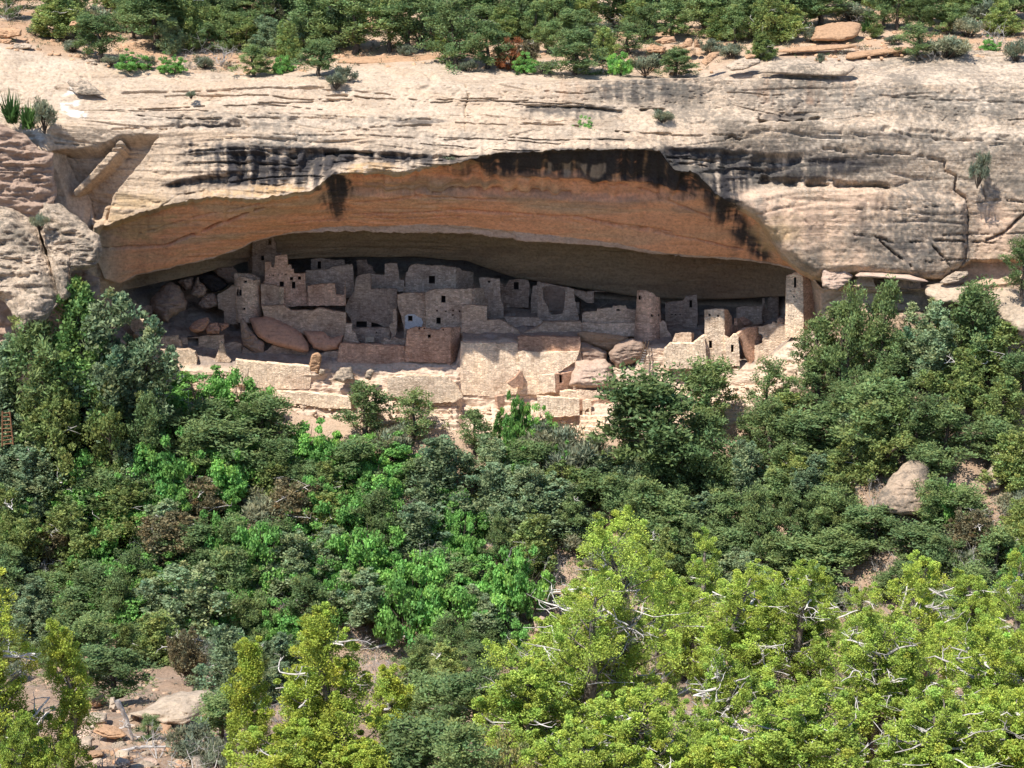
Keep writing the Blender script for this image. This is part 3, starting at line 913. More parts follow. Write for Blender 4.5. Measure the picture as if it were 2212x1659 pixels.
def rock(name, label, cat, outer, Y, bulge=1.2, back=1.0, tilt=0.0, power=2.6, mat=None, group=None, noise=.18, seed=0, nA=110, parent=None):
    """closed boulder or slab whose outline was surveyed from the photograph"""
    P = np.array(outer, float)
    c = P.mean(0)
    th = np.linspace(0, 2 * math.pi, nA, endpoint=False)
    nxt = np.roll(P, -1, 0)
    R = np.zeros(nA)
    for k, t in enumerate(th):
        d = np.array([math.cos(t), math.sin(t)])
        best = 0
        for a, b in zip(P, nxt):
            e = b - a
            den = d[0] * e[1] - d[1] * e[0]
            if abs(den) < 1e-9:
                continue
            w = a - c
            s = (w[0] * e[1] - w[1] * e[0]) / den
            u = (w[0] * d[1] - w[1] * d[0]) / den
            if s > 0 and -1e-6 <= u <= 1 + 1e-6:
                best = max(best, s)
        R[k] = best
    R = R * (1 + .02 * np.array([math.sin(7 * t + seed) + math.sin(13 * t + 2 * seed) for t in th]))
    nR_ = int(np.clip(R.mean() / 2.2, 18, 64))
    rf = 1 - (1 - np.linspace(.03, 1, nR_)) ** 1.35
    rb = np.array([.97, .9, .75, .5, .25, .03])
    V = []
    rr2 = np.concatenate([rf, rb])
    GXp = c[0] + np.cos(th)[None] * R[None] * rr2[:, None]
    GYp = c[1] + np.sin(th)[None] * R[None] * rr2[:, None]
    bnd = [(c[0] + math.cos(t) * q, c[1] + math.sin(t) * q) for t, q in zip(th, R)]
    n_ = 72
    lo_, hi_ = P.min(0) - 2, P.max(0) + 2
    qx, qy = np.meshgrid(np.linspace(lo_[0], hi_[0], n_), np.linspace(lo_[1], hi_[1], n_))
    Dg = seg_dist(qx, qy, bnd + [bnd[0]]) * poly_in(qx, qy, bnd)
    wd = Dg.max() * min(1.0, 2.4 / power)
    Pg = np.sqrt(np.clip(1 - (1 - np.clip(Dg / wd, 0, 1)) ** 2, 0, 1))
    for _ in range(10):
        e_ = np.pad(Pg, 1)
        Pg = (e_[:-2, 1:-1] + e_[2:, 1:-1] + e_[1:-1, :-2] + e_[1:-1, 2:] + 2 * Pg) / 6
    u_ = np.clip((GXp - lo_[0]) / (hi_[0] - lo_[0]) * (n_ - 1), 0, n_ - 1.001)
    v_ = np.clip((GYp - lo_[1]) / (hi_[1] - lo_[1]) * (n_ - 1), 0, n_ - 1.001)
    ui, vi = u_.astype(int), v_.astype(int)
    uf, vf = u_ - ui, v_ - vi
    prof = Pg[vi, ui] * (1 - uf) * (1 - vf) + Pg[vi, ui + 1] * uf * (1 - vf) + Pg[vi + 1, ui] * (1 - uf) * vf + Pg[vi + 1, ui + 1] * uf * vf
    amt = np.where(np.arange(len(rr2)) < len(rf), -bulge, back)[:, None]
    prof[len(rf) - 1] = 0
    V = list(at(GXp, GYp, Y + amt * prof - (GYp - c[1]) * tilt))
    V = np.array(V)
    sc = 1.0 / max(.6, .35 * float(np.ptp(V[..., 0])) * .5)
    nz = .6 * fbm(V[..., 0] * sc + seed * 3.1, V[..., 1] * sc, V[..., 2] * sc * 2.2, 5) + .7 * np.abs(pn(V[..., 0] * sc * .6 + seed, V[..., 1] * sc * .6, V[..., 2] * sc * 1.5)) + .35 * fbm(V[..., 0] * sc * .6 + seed, V[..., 1], V[..., 2] * sc * 5, 3)
    V[..., 1] -= noise * 2.0 * (nz - .5) * np.concatenate([1 - .7 * rf ** 3, .4 * np.ones(len(rb))])[:, None]
    V[..., 2] += noise * .4 * nz
    m = len(rf) + len(rb)
    idx = np.arange(m * nA).reshape(m, nA)
    Fq = np.stack([idx[:-1], np.roll(idx[:-1], -1, 1), np.roll(idx[1:], -1, 1), idx[1:]], -1).reshape(-1, 4)[:, ::-1]
    V = V.reshape(-1, 3)
    caps = [np.array([idx[0]]), np.array([idx[-1][::-1]])]
    o3 = np.array([V[:, 0].mean(), V[:, 1].mean(), V[:, 2].min()])
    me = mesh_np(name, V - o3, [Fq] + caps, None, True, mat or M_ROCK)
    o = link(name, me, parent, o3)
    if parent is None:
        tag(o, label, cat, group)
    return o


G_W = 'ruined stone walls of the cliff dwelling'
# ---- left end
k = 1
wall('stone_pier', 'square stone pier with a smooth tan right face at the left end of the ruins', 'pier', Z(k, [(150, 842), (320, 838), (322, 1090), (200, 1040), (160, 1000)]), -6.2, -7.4, mat=M_MAS_LIT,
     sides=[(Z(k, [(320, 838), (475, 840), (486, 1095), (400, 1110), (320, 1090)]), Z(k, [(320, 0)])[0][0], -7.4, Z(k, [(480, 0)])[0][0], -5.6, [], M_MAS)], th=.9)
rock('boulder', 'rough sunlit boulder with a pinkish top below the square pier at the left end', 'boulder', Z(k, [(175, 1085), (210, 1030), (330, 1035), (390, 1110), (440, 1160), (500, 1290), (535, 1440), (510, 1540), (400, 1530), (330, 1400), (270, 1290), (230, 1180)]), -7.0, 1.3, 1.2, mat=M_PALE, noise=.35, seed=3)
wall('stone_wall', 'rough sunlit wall stub with a stepped right end, right of the square pier', 'stone wall', Z(k, [(410, 1112), (560, 1098), (745, 1084), (750, 1130), (790, 1140), (800, 1255), (480, 1280)]), -4.6, mat=M_MAS_LIT, group=G_W, th=.8)
wall('stone_wall', 'low sunlit wall with rounded rubble end just above the green oak at the left', 'stone wall', Z(k, [(495, 1262), (700, 1252), (890, 1258), (960, 1290), (990, 1370), (985, 1440), (990, 1500), (560, 1520)]), -6.2, mat=M_MAS_LIT, group=G_W, th=1.0)
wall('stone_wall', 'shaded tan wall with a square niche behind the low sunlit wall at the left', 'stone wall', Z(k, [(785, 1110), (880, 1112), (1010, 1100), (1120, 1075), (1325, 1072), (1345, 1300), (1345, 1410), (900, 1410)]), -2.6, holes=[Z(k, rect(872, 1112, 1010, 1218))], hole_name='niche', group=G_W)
wall('stone_buttress', 'sunlit pointed triangular buttress standing on the terrace edge at the left', 'buttress', Z(k, [(1290, 1158), (1312, 1175), (1330, 1240), (1362, 1330), (1420, 1390), (1400, 1420), (1210, 1410), (1225, 1360)]), -5.2, mat=M_MAS_LIT, th=.7)
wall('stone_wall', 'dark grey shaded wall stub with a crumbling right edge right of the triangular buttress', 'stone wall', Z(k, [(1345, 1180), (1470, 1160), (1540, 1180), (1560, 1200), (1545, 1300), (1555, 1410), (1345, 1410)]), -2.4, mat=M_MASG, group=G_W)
wall('stone_wall', 'low shaded wall remnant with a small upright stone left of the big boulder', 'stone wall', Z(k, [(190, 680), (195, 640), (215, 645), (235, 690), (300, 712), (430, 700), (430, 860), (150, 860)]), -1.5, mat=M_MASG, group=G_W)
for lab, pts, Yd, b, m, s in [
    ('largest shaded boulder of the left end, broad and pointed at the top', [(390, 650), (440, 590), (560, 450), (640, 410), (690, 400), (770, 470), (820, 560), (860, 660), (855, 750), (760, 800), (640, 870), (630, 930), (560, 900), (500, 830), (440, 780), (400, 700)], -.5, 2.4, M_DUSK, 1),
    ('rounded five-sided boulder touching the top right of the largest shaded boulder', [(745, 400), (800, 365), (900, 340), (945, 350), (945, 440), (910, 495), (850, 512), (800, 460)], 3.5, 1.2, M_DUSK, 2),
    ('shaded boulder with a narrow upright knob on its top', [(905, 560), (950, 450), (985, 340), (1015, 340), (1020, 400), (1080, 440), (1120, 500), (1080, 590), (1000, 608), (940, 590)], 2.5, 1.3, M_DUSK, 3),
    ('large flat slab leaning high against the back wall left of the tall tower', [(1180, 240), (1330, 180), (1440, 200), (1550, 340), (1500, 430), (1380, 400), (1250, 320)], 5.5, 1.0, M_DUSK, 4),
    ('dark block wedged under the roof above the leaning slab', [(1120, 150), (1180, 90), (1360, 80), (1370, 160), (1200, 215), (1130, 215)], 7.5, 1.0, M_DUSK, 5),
    ('darkest boulder in the hollow between the knobbed boulder and the curved tower', [(1000, 330), (1100, 280), (1250, 330), (1390, 430), (1330, 500), (1200, 540), (1120, 480), (1040, 420)], 5.0, 1.0, M_SOOT_DARK, 6),
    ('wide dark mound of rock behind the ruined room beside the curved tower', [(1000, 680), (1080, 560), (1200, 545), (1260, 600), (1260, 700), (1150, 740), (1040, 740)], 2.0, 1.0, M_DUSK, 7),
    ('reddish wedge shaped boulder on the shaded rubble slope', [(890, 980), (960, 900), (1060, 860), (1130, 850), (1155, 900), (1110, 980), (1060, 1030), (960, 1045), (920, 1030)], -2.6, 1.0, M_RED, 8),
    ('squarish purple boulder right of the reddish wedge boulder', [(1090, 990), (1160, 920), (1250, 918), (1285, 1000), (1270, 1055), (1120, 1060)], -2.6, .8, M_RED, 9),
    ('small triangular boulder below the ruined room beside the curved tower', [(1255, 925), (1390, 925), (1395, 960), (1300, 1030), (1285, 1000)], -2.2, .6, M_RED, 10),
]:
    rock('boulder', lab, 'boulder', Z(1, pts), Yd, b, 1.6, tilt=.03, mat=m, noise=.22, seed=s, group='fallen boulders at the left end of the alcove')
wall('stone_wall', 'half fallen shaded room wall attached to the left side of the curved tower', 'stone wall', Z(1, [(1248, 560), (1300, 540), (1400, 480), (1430, 445), (1490, 440), (1510, 940), (1340, 930), (1330, 770), (1260, 740)]), .9, mat=M_MASG, group=G_W)
# ---- curved tower, tall tower, four-storey house
k = 2


def round_tower(name, label, cx, rb, rt, Yc, pyb, top, wins, mat, kk, inner=.45):
    """cx, rb, rt in picture units; top: list of (angle deg from camera-facing, py)"""
    s = (240 + Yc) / 246.0 * .0633
    nA, nR = 96, 40
    zb = at(cx, pyb, Yc)[2]
    ang = np.linspace(-180, 180, nA, endpoint=False)
    ta = np.array(top, float)
    pyt = np.interp(ang, ta[:, 0], ta[:, 1]) + rng.uniform(-.8, .8, nA)
    xc = at(cx, pyb, Yc)[0]
    th = np.radians(ang)
    zt = np.array([at(cx, p, Yc - (rt * s) * math.cos(t))[2] for p, t in zip(pyt, th)])
    f = np.linspace(0, 1, nR)[:, None]
    Zg = zb + (zt - zb)[None] * f
    Rg = (rb + (rt - rb) * f) * s + .03 * pn(np.cos(th)[None] * 3 + 0 * f, np.sin(th)[None] * 3 + 0 * f, Zg * 1.3)
    o3 = np.array([xc, Yc, zb])
    Vo = np.stack([Rg * np.sin(th)[None], -Rg * np.cos(th)[None], Zg - zb], -1)
    Vi = np.stack([(Rg - inner) * np.sin(th)[None], -(Rg - inner) * np.cos(th)[None], Zg - zb], -1)
    V = np.concatenate([Vo.reshape(-1, 3), Vi.reshape(-1, 3)])
    PXo, PYo = project(Vo + o3)
    idx = np.arange(nR * nA).reshape(nR, nA)
    q = np.stack([idx[:-1], np.roll(idx[:-1], -1, 1), np.roll(idx[1:], -1, 1), idx[1:]], -1)
    cxp = (PXo[:-1] + np.roll(PXo, -1, 1)[:-1] + PXo[1:] + np.roll(PXo, -1, 1)[1:]) / 4
    cyp = (PYo[:-1] + np.roll(PYo, -1, 1)[:-1] + PYo[1:] + np.roll(PYo, -1, 1)[1:]) / 4
    front = (np.abs(ang) < 85)[None] & np.ones((nR - 1, 1), bool)
    hole = np.zeros_like(front)
    for (x0, y0, x1, y1) in wins:
        hole |= (cxp > x0) & (cxp < x1) & (cyp > y0) & (cyp < y1) & front
    n = nR * nA
    qo = q[~hole].reshape(-1, 4)
    qi = qo[:, ::-1] + n
    tops = np.stack([idx[-1], np.roll(idx[-1], -1), np.roll(idx[-1], -1) + n, idx[-1] + n], -1)
    root = bpy.data.objects.new(name, None)
    COL.objects.link(root)
    root.location = o3
    tag(root, label, 'tower')
    link('wall', mesh_np('wall', V, [qo, qi, tops], None, False, mat), root)
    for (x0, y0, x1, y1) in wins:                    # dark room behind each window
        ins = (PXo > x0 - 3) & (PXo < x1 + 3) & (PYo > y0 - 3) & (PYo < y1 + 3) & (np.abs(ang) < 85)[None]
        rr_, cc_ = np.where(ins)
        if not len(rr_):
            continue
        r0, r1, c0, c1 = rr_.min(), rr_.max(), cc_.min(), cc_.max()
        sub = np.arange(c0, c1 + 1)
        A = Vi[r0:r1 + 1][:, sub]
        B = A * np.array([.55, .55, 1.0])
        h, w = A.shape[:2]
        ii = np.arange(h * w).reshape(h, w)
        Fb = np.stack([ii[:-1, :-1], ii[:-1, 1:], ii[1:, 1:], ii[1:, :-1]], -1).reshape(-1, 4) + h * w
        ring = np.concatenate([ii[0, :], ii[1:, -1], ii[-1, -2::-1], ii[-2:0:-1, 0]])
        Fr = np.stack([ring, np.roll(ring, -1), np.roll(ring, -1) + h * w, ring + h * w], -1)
        link('window', mesh_np('window', np.concatenate([A.reshape(-1, 3), B.reshape(-1, 3)]), [Fb, Fr], None, False, M_SOOT_DARK), root)
    return root


def zr(kk, x0, y0, x1, y1):
    a, b = Z(kk, [(x0, y0), (x1, y1)])
    return (a[0], a[1], b[0], b[1])


tx, ty = Z(2, [(286, 990)])[0]
round_tower('stone_tower', 'broad curved tower with three small openings rising from the red slab', tx, 29, 28, 1.8, ty + 6, [(-180, 590), (-90, 590), (-70, Z(2, [(0, 560)])[0][1]), (-30, Z(2, [(0, 515)])[0][1]), (0, Z(2, [(0, 525)])[0][1]), (40, Z(2, [(0, 560)])[0][1]), (90, Z(2, [(0, 555)])[0][1]), (180, 590)],
            [zr(2, 228, 562, 268, 592), zr(2, 152, 662, 208, 742), zr(2, 212, 880, 248, 906)], M_MAS, 2)
wall('stone_tower', 'tall shaded tower whose top touches the cave roof behind the curved tower', 'tower', Z(2, [(330, 95), (450, 60), (575, 40), (580, 120), (598, 125), (600, 240), (660, 250), (660, 420), (560, 600), (330, 600)]), 5.0,
     holes=[Z(2, rect(510, 84, 546, 156)), Z(2, rect(428, 276, 464, 328))], mat=M_MASG, th=.6,
     sides=[(Z(2, [(268, 130), (330, 95), (330, 600), (285, 600)]), Z(2, [(268, 0)])[0][0], 7.0, Z(2, [(330, 0)])[0][0], 5.0, [], M_MASG)])
wall('pueblo_house', 'four storey stepped house with four small dark windows beside the tall tower', 'house',
     Z(2, [(425, 640), (470, 560), (475, 350), (540, 350), (550, 412), (580, 405), (590, 285), (650, 272), (725, 268), (735, 380), (770, 384), (780, 432), (800, 432), (805, 482), (935, 480), (938, 600), (965, 760), (970, 850), (660, 860), (430, 840)]), 1.8,
     holes=[Z(2, rect(640, 572, 690, 636)), Z(2, rect(758, 522, 796, 560)), Z(2, rect(850, 515, 886, 552)), Z(2, rect(780, 575, 822, 656))] + [Z(2, rect(x, y, x + 13, y + 13)) for x, y in ((517, 494), (562, 498), (618, 492), (662, 482), (708, 484))], mat=M_MASR, step=9)
wall('stone_wall', 'short wall with a bright clean cut right end in front of the four storey house', 'stone wall', Z(2, [(428, 600), (560, 610), (640, 640), (640, 850), (430, 830)]), .4, .2, group=G_W,
     sides=[(Z(2, [(640, 638), (692, 645), (692, 855), (640, 850)]), Z(2, [(640, 0)])[0][0], .2, Z(2, [(692, 0)])[0][0], .9, [], M_MAS_LIT)])
wall('stone_wall', 'low room wall with a door gap at its right, right of the four storey house', 'stone wall', Z(2, [(962, 622), (1100, 604), (1275, 596), (1285, 722), (1385, 728), (1395, 560), (1400, 850), (970, 850)]), .8, mat=M_MASR, group=G_W)
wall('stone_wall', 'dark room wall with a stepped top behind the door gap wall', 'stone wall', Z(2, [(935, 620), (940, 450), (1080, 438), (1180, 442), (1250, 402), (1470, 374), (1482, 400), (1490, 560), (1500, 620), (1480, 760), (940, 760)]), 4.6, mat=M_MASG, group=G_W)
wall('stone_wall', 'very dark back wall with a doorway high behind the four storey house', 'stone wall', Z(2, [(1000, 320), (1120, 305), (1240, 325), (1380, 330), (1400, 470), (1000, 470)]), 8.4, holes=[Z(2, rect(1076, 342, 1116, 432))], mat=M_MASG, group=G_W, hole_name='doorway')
wall('stone_wall', 'long broken topped wall standing above the two red slabs', 'stone wall', Z(2, [(432, 850), (560, 850), (690, 845), (770, 906), (900, 905), (1030, 908), (1080, 878), (1160, 890), (1260, 918), (1400, 930), (1400, 1120), (1330, 1290), (1290, 1300), (900, 1180), (600, 1020), (470, 990)]), -1.2, group=G_W, th=.7)
rock('boulder', 'huge tilted smooth red slab under the long broken topped wall', 'boulder', Z(2, [(300, 1000), (470, 960), (560, 990), (700, 1050), (820, 1110), (900, 1180), (980, 1310), (988, 1385), (900, 1380), (850, 1370), (600, 1310), (480, 1260), (400, 1220), (340, 1130)]), -2.4, 1.1, 1.8, tilt=.035, power=5, mat=M_RED, noise=.07, seed=21)
rock('boulder', 'smaller red slab with an orange right edge beside the huge tilted slab', 'boulder', Z(2, [(918, 1135), (1010, 1140), (1150, 1150), (1200, 1200), (1280, 1245), (1370, 1180), (1350, 1270), (1310, 1345), (1180, 1370), (1100, 1362), (1030, 1335), (970, 1260)]), -2.4, 1.0, 1.8, tilt=.03, power=4, mat=M_RED, noise=.1, seed=22)
rock('boulder', 'purple grey rounded rock ridge left of the huge tilted slab', 'boulder', Z(2, [(190, 1010), (230, 1000), (300, 1120), (400, 1240), (460, 1260), (470, 1400), (400, 1412), (300, 1360), (220, 1300), (195, 1150)]), -2.6, .9, 1.6, mat=M_DUSK, noise=.2, seed=23)
wall('stone_wall', 'grey shaded footing wall beneath the huge tilted slab', 'stone wall', Z(2, [(215, 1320), (300, 1370), (440, 1410), (560, 1300), (850, 1370), (1000, 1390), (1010, 1560), (215, 1540)]), -2.9, mat=M_MASG, group=G_W)
wall('stone_wall', 'small shaded rubble wall between the leaning pier and the terrace wall', 'stone wall', Z(2, [(1120, 1400), (1200, 1370), (1310, 1370), (1320, 1560), (1120, 1560)]), -3.0, mat=M_MASG, group=G_W)
rock('stone_pier', 'leaning orange brown pier with a thin sunlit left edge on the terrace', 'pier', Z(2, [(1012, 1402), (1080, 1385), (1130, 1420), (1115, 1500), (1085, 1630), (1040, 1650), (985, 1650), (985, 1500)]), -6.9, .5, .5, tilt=-.01, power=8, mat=M_ORANGE, noise=.08, seed=24)
# ---- terrace retaining walls
k = 7
wall('terrace_wall', 'long curved sunlit terrace wall left of the leaning pier', 'stone wall', Z(7, [(-330, 215), (-200, 235), (-60, 245), (0, 255), (150, 262), (240, 275), (400, 282), (560, 300), (575, 400), (560, 560), (350, 570), (0, 560), (-330, 500)]), -8.2, -7.4, mat=M_MAS_LIT, th=1.2, jit=.9)
wall('terrace_wall', 'rough sunlit lower wall carrying the trail below the curved terrace wall', 'stone wall', Z(7, [(80, 590), (300, 600), (560, 610), (800, 640), (1040, 668), (1060, 800), (700, 790), (420, 740), (200, 740), (80, 700)]), -9.8, -10.2, mat=M_MAS_LIT, th=1.0, jit=1.0)
# ---- kiva hollow and central block
k = 3
wall('stone_wall', 'large sloping gable shaped wall with two dark openings above the sunken round room', 'stone wall', Z(3, [(190, 640), (230, 560), (290, 470), (310, 322), (345, 290), (410, 275), (480, 268), (486, 450), (640, 442), (780, 446), (790, 1060), (270, 1060), (255, 800), (190, 700)]), 2.4,
     holes=[Z(3, rect(312, 818, 436, 890)), Z(3, [(485, 828), (560, 845), (640, 886), (485, 886)])], mat=M_MASG, hole_name='opening', group=G_W)
wall('stone_wall', 'low front wall of the sunken round room', 'stone wall', Z(3, [(262, 905), (450, 895), (700, 892), (705, 1080), (330, 1080)]), .6, holes=[Z(3, rect(536, 938, 552, 954))], mat=M_MASG, group=G_W)
rock('stone_block', 'pale rectangular stone block standing before the sunken round room', 'stone block', Z(3, [(414, 992), (525, 990), (525, 1062), (414, 1064)]), -.6, .3, .3, power=10, mat=M_ROCK, noise=.03, seed=31)
wall('stone_wall', 'stepped wall stub at the left of the sunken round room', 'stone wall', Z(3, [(200, 842), (262, 838), (266, 930), (300, 940), (320, 1000), (350, 1070), (160, 1070), (180, 930)]), -1.2, group=G_W)
wall('stone_wall', 'narrow leaning pillar of masonry right of the sunken round room', 'stone wall', Z(3, [(735, 690), (755, 672), (770, 690), (778, 850), (770, 960), (745, 1075), (690, 1075), (720, 960), (690, 860), (732, 840)]), -.2, group=G_W)
wall('stone_wall', 'low shaded wall stub between the narrow pillar and the front square room', 'stone wall', Z(3, [(600, 1060), (640, 1010), (690, 1040), (755, 1000), (800, 1020), (880, 1020), (880, 1120), (600, 1120)]), -1.6, group=G_W)
h = wall('pueblo_house', 'two storey house with white plaster around its lower left window', 'house', Z(3, [(785, 512), (850, 500), (930, 490), (1050, 492), (1104, 488), (1110, 1030), (860, 1080), (860, 900), (830, 760), (790, 650)]), .8,
         holes=[Z(3, rect(908, 756, 958, 816))])
pl = Plane(0, .8, 2212, .8, 700)
hole = Z(3, rect(906, 754, 960, 818))
pts = Z(3, [(870, 760), (905, 736), (980, 736), (1010, 760), (1060, 780), (1082, 830), (1060, 880), (980, 890), (930, 905), (872, 900)])
Vp, Tp, Qp = prism(densify(pts, 5, .8), [hole], Plane(pts[0][0], .79 - .05, pts[4][0], .79 - .05, 690), .04, np.array(h.location))
link('plaster', mesh_np('plaster', Vp, [Tp, Qp], None, False, M_PLASTER), h)['label'] = 'white plaster patch round the window'
wall('pueblo_house', 'long two storey central house with two tall windows and a row of beam holes', 'house', Z(3, [(1106, 490), (1160, 460), (1270, 447), (1450, 450), (1640, 446), (1640, 645), (1535, 650), (1535, 1020), (1110, 1020)]), .2,
     holes=[Z(3, rect(1288, 524, 1338, 606)), Z(3, rect(1231, 775, 1282, 850))] + [Z(3, rect(x, y, x + 20, y + 18)) for x, y in ((1230, 688), (1330, 694), (1415, 688), (1410, 738), (1488, 694))],
     sides=[(Z(4, [(172, 330), (215, 310), (300, 320), (305, 540), (172, 520)]), Z(4, [(172, 0)])[0][0], .2, Z(4, [(305, 0)])[0][0], 2.4, [], M_MASG)])
wall('pueblo_house', 'house in the back row with a pale framed window and sloping left side', 'house', Z(3, [(850, 430), (875, 400), (880, 262), (905, 250), (915, 208), (940, 176), (1000, 163), (1090, 165), (1100, 181), (1270, 180), (1440, 200), (1453, 194), (1456, 470), (850, 500)]), 6.0,
     holes=[Z(3, rect(1146, 297, 1216, 386))], mat=M_MASG,
     sides=[(Z(3, [(1456, 200), (1500, 205), (1530, 240), (1620, 246), (1659, 260), (1659, 440), (1456, 450)]), Z(3, [(1456, 0)])[0][0], 6.0, Z(3, [(1659, 0)])[0][0], 8.6, [], M_MASG)])
wall('stone_wall', 'wall with a tall rounded merlon in the back row left of the sloping sided house', 'stone wall', Z(3, [(488, 270), (540, 282), (640, 285), (642, 162), (700, 152), (780, 156), (800, 250), (812, 340), (862, 346), (862, 480), (488, 480)]), 5.6, mat=M_MASG, group=G_W)
wall('stone_wall', 'ragged stepped wall reaching the cave roof left of the tall rounded merlon', 'stone wall', Z(3, [(318, 122), (430, 114), (440, 162), (500, 200), (506, 242), (540, 270), (540, 330), (480, 420), (340, 420)]), 8.0, mat=M_MASG, group=G_W)
wall('square_room', 'lower square room with four tiny openings standing forward at the centre', 'room', Z(3, [(882, 1080), (893, 935), (930, 905), (1000, 886), (1030, 893), (1105, 875), (1111, 900), (1170, 901), (1175, 915), (1272, 921), (1286, 893), (1390, 888), (1394, 1300), (860, 1280)]), -4.2,
     holes=[Z(3, rect(1134, 970, 1167, 1011)), Z(3, rect(1027, 894, 1043, 913)), Z(3, rect(1084, 892, 1103, 911)), Z(3, rect(1302, 904, 1319, 926))], mat=M_MASR,
     sides=[(Z(3, [(1394, 888), (1512, 884), (1505, 1100), (1490, 1320), (1394, 1330)]), Z(3, [(1394, 0)])[0][0], -4.2, Z(3, [(1512, 0)])[0][0], -1.0, [], M_MASR)])
wall('terrace_wall', 'shaded reddish terrace wall left of the forward square room', 'stone wall', Z(3, [(130, 1072), (300, 1074), (500, 1086), (700, 1098), (870, 1100), (880, 1310), (540, 1420), (430, 1320), (90, 1320), (110, 1160)]), -3.8, mat=M_MASR, th=.8)
rock('boulder', 'sunlit flat faced boulder set in the rubble below the reddish terrace wall', 'boulder', Z(7, [(830, 450), (870, 370), (930, 310), (1060, 300), (1090, 400), (1110, 470), (1010, 455), (980, 495), (900, 475)]), -8.2, .9, .9, tilt=.05, power=4, mat=M_PALE, noise=.1, seed=33)
rock('boulder', 'small upright sunlit boulder beside the flat faced boulder on the terrace', 'boulder', Z(7, [(1220, 440), (1240, 350), (1290, 320), (1340, 350), (1320, 400), (1290, 460)]), -8.0, .5, .5, mat=M_PALE, noise=.1, seed=34)
rock('boulder', 'round sunlit stone right beside the foot of the leaning pier', 'boulder', Z(7, [(670, 350), (690, 320), (740, 330), (750, 380), (700, 400), (670, 390)]), -7.2, .4, .4, mat=M_PALE, noise=.06, seed=35)
# ---- centre right
k = 4
wall('stone_wall', 'thick wall stub with a crumbling right shoulder below the central house', 'stone wall', Z(4, [(18, 540), (180, 530), (330, 540), (336, 722), (480, 712), (560, 740), (640, 800), (740, 860), (760, 1010), (10, 1010)]), -1.2, group=G_W, th=.8)
wall('terrace_wall', 'great sunlit terrace wall at the centre crossed by the shadow of the cliff', 'stone wall', Z(4, [(2, 1000), (180, 1012), (300, 1006), (520, 1018), (718, 1014), (722, 1100), (735, 1300), (720, 1650), (400, 1680), (-10, 1660)]), -5.6, mat=M_MAS_LIT, th=1.0, jit=.9, step=5)
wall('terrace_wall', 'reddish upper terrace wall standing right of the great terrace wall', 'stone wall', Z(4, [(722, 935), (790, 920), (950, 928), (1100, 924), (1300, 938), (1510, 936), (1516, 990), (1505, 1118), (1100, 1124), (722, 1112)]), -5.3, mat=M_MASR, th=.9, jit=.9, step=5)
wall('terrace_wall', 'lower sunlit terrace wall under the reddish upper one, left of the corner wall', 'stone wall', Z(4, [(728, 1108), (900, 1118), (1100, 1124), (1380, 1120), (1500, 1110), (1450, 1240), (1360, 1300), (1200, 1400), (1200, 1640), (800, 1660), (724, 1650), (738, 1300)]), -5.75, mat=M_MAS_LIT, th=.9, jit=.9, step=5)
wall('pueblo_house', 'small back row house with one tiny square window under the sloping roof', 'house', Z(4, [(235, 190), (340, 180), (380, 195), (495, 198), (505, 430), (545, 545), (545, 700), (310, 720)]), 4.2, holes=[Z(4, rect(344, 220, 378, 247))], mat=M_MASG)
wall('pueblo_house', 'back row house with an upright window right of the tiny windowed house', 'house', Z(4, [(500, 240), (560, 300), (615, 215), (700, 205), (850, 215), (872, 268), (862, 500), (862, 560), (500, 560)]), 8.0, holes=[Z(4, rect(674, 240, 736, 335))], mat=M_MASG)
wall('stone_wall', 'jagged upright wall fragment beside the round holed wall', 'stone wall', Z(4, [(890, 400), (905, 385), (915, 292), (960, 286), (972, 235), (1010, 240), (985, 420), (970, 720), (890, 720)]), 7.0, mat=M_MASG, group=G_W)
wall('stone_wall', 'low step wall in front of the pale floor of the back row', 'stone wall', Z(4, [(545, 680), (750, 684), (975, 690), (1060, 745), (1040, 860), (640, 860), (600, 760)]), 1.4, holes=[Z(4, rect(820, 790, 930, 812))], mat=M_MASG, hole_name='opening', group=G_W)
wall('stone_wall', 'ruined wall with a great ragged round hole left of the round tower', 'stone wall', Z(4, [(970, 720), (975, 420), (1010, 248), (1120, 262), (1300, 300), (1430, 325), (1432, 420), (1482, 620), (1505, 760), (1100, 770)]), 3.6, 3.2,
     holes=[Z(4, [(1035, 300), (1045, 460), (1100, 540), (1118, 620), (1150, 655), (1220, 650), (1285, 640), (1305, 560), (1325, 400), (1312, 322), (1180, 285)])], mat=M_MASG, hole_name='hole', group=G_W)
wall('stone_wall', 'pale rubble bank between the terrace wall and the round holed wall', 'stone wall', Z(4, [(800, 880), (930, 840), (1060, 752), (1200, 744), (1520, 742), (1530, 960), (800, 960)]), -.6, group=G_W, th=1.2)
wall('stone_wall', 'dim back wall seen through the great ragged round hole', 'stone wall', Z(4, [(1020, 262), (1200, 285), (1440, 330), (1450, 720), (1020, 720)]), 9.0, mat=M_DUSK, group=G_W)  # darker stone puts the shade behind the hole into its colour
k = 5
wall('pueblo_house', 'dark back row house with a broad doorway left of the round tower', 'house', Z(5, [(110, 170), (260, 200), (360, 190), (520, 200), (525, 340), (450, 385), (400, 420), (395, 620), (110, 620)]), 6.4, holes=[Z(5, [(265, 200), (358, 195), (355, 338), (275, 340)]), Z(5, [(120, 330), (170, 330), (175, 475), (145, 478)])], mat=M_MASG, hole_name='doorway')
wall('stone_wall', 'shaded wall with a stepped top and one small window left of the round tower', 'stone wall', Z(5, [(208, 480), (240, 455), (395, 446), (398, 410), (590, 402), (602, 374), (760, 370), (772, 412), (880, 420), (880, 640), (260, 640), (208, 620)]), 1.8, holes=[Z(5, rect(640, 414, 682, 440))], group=G_W)
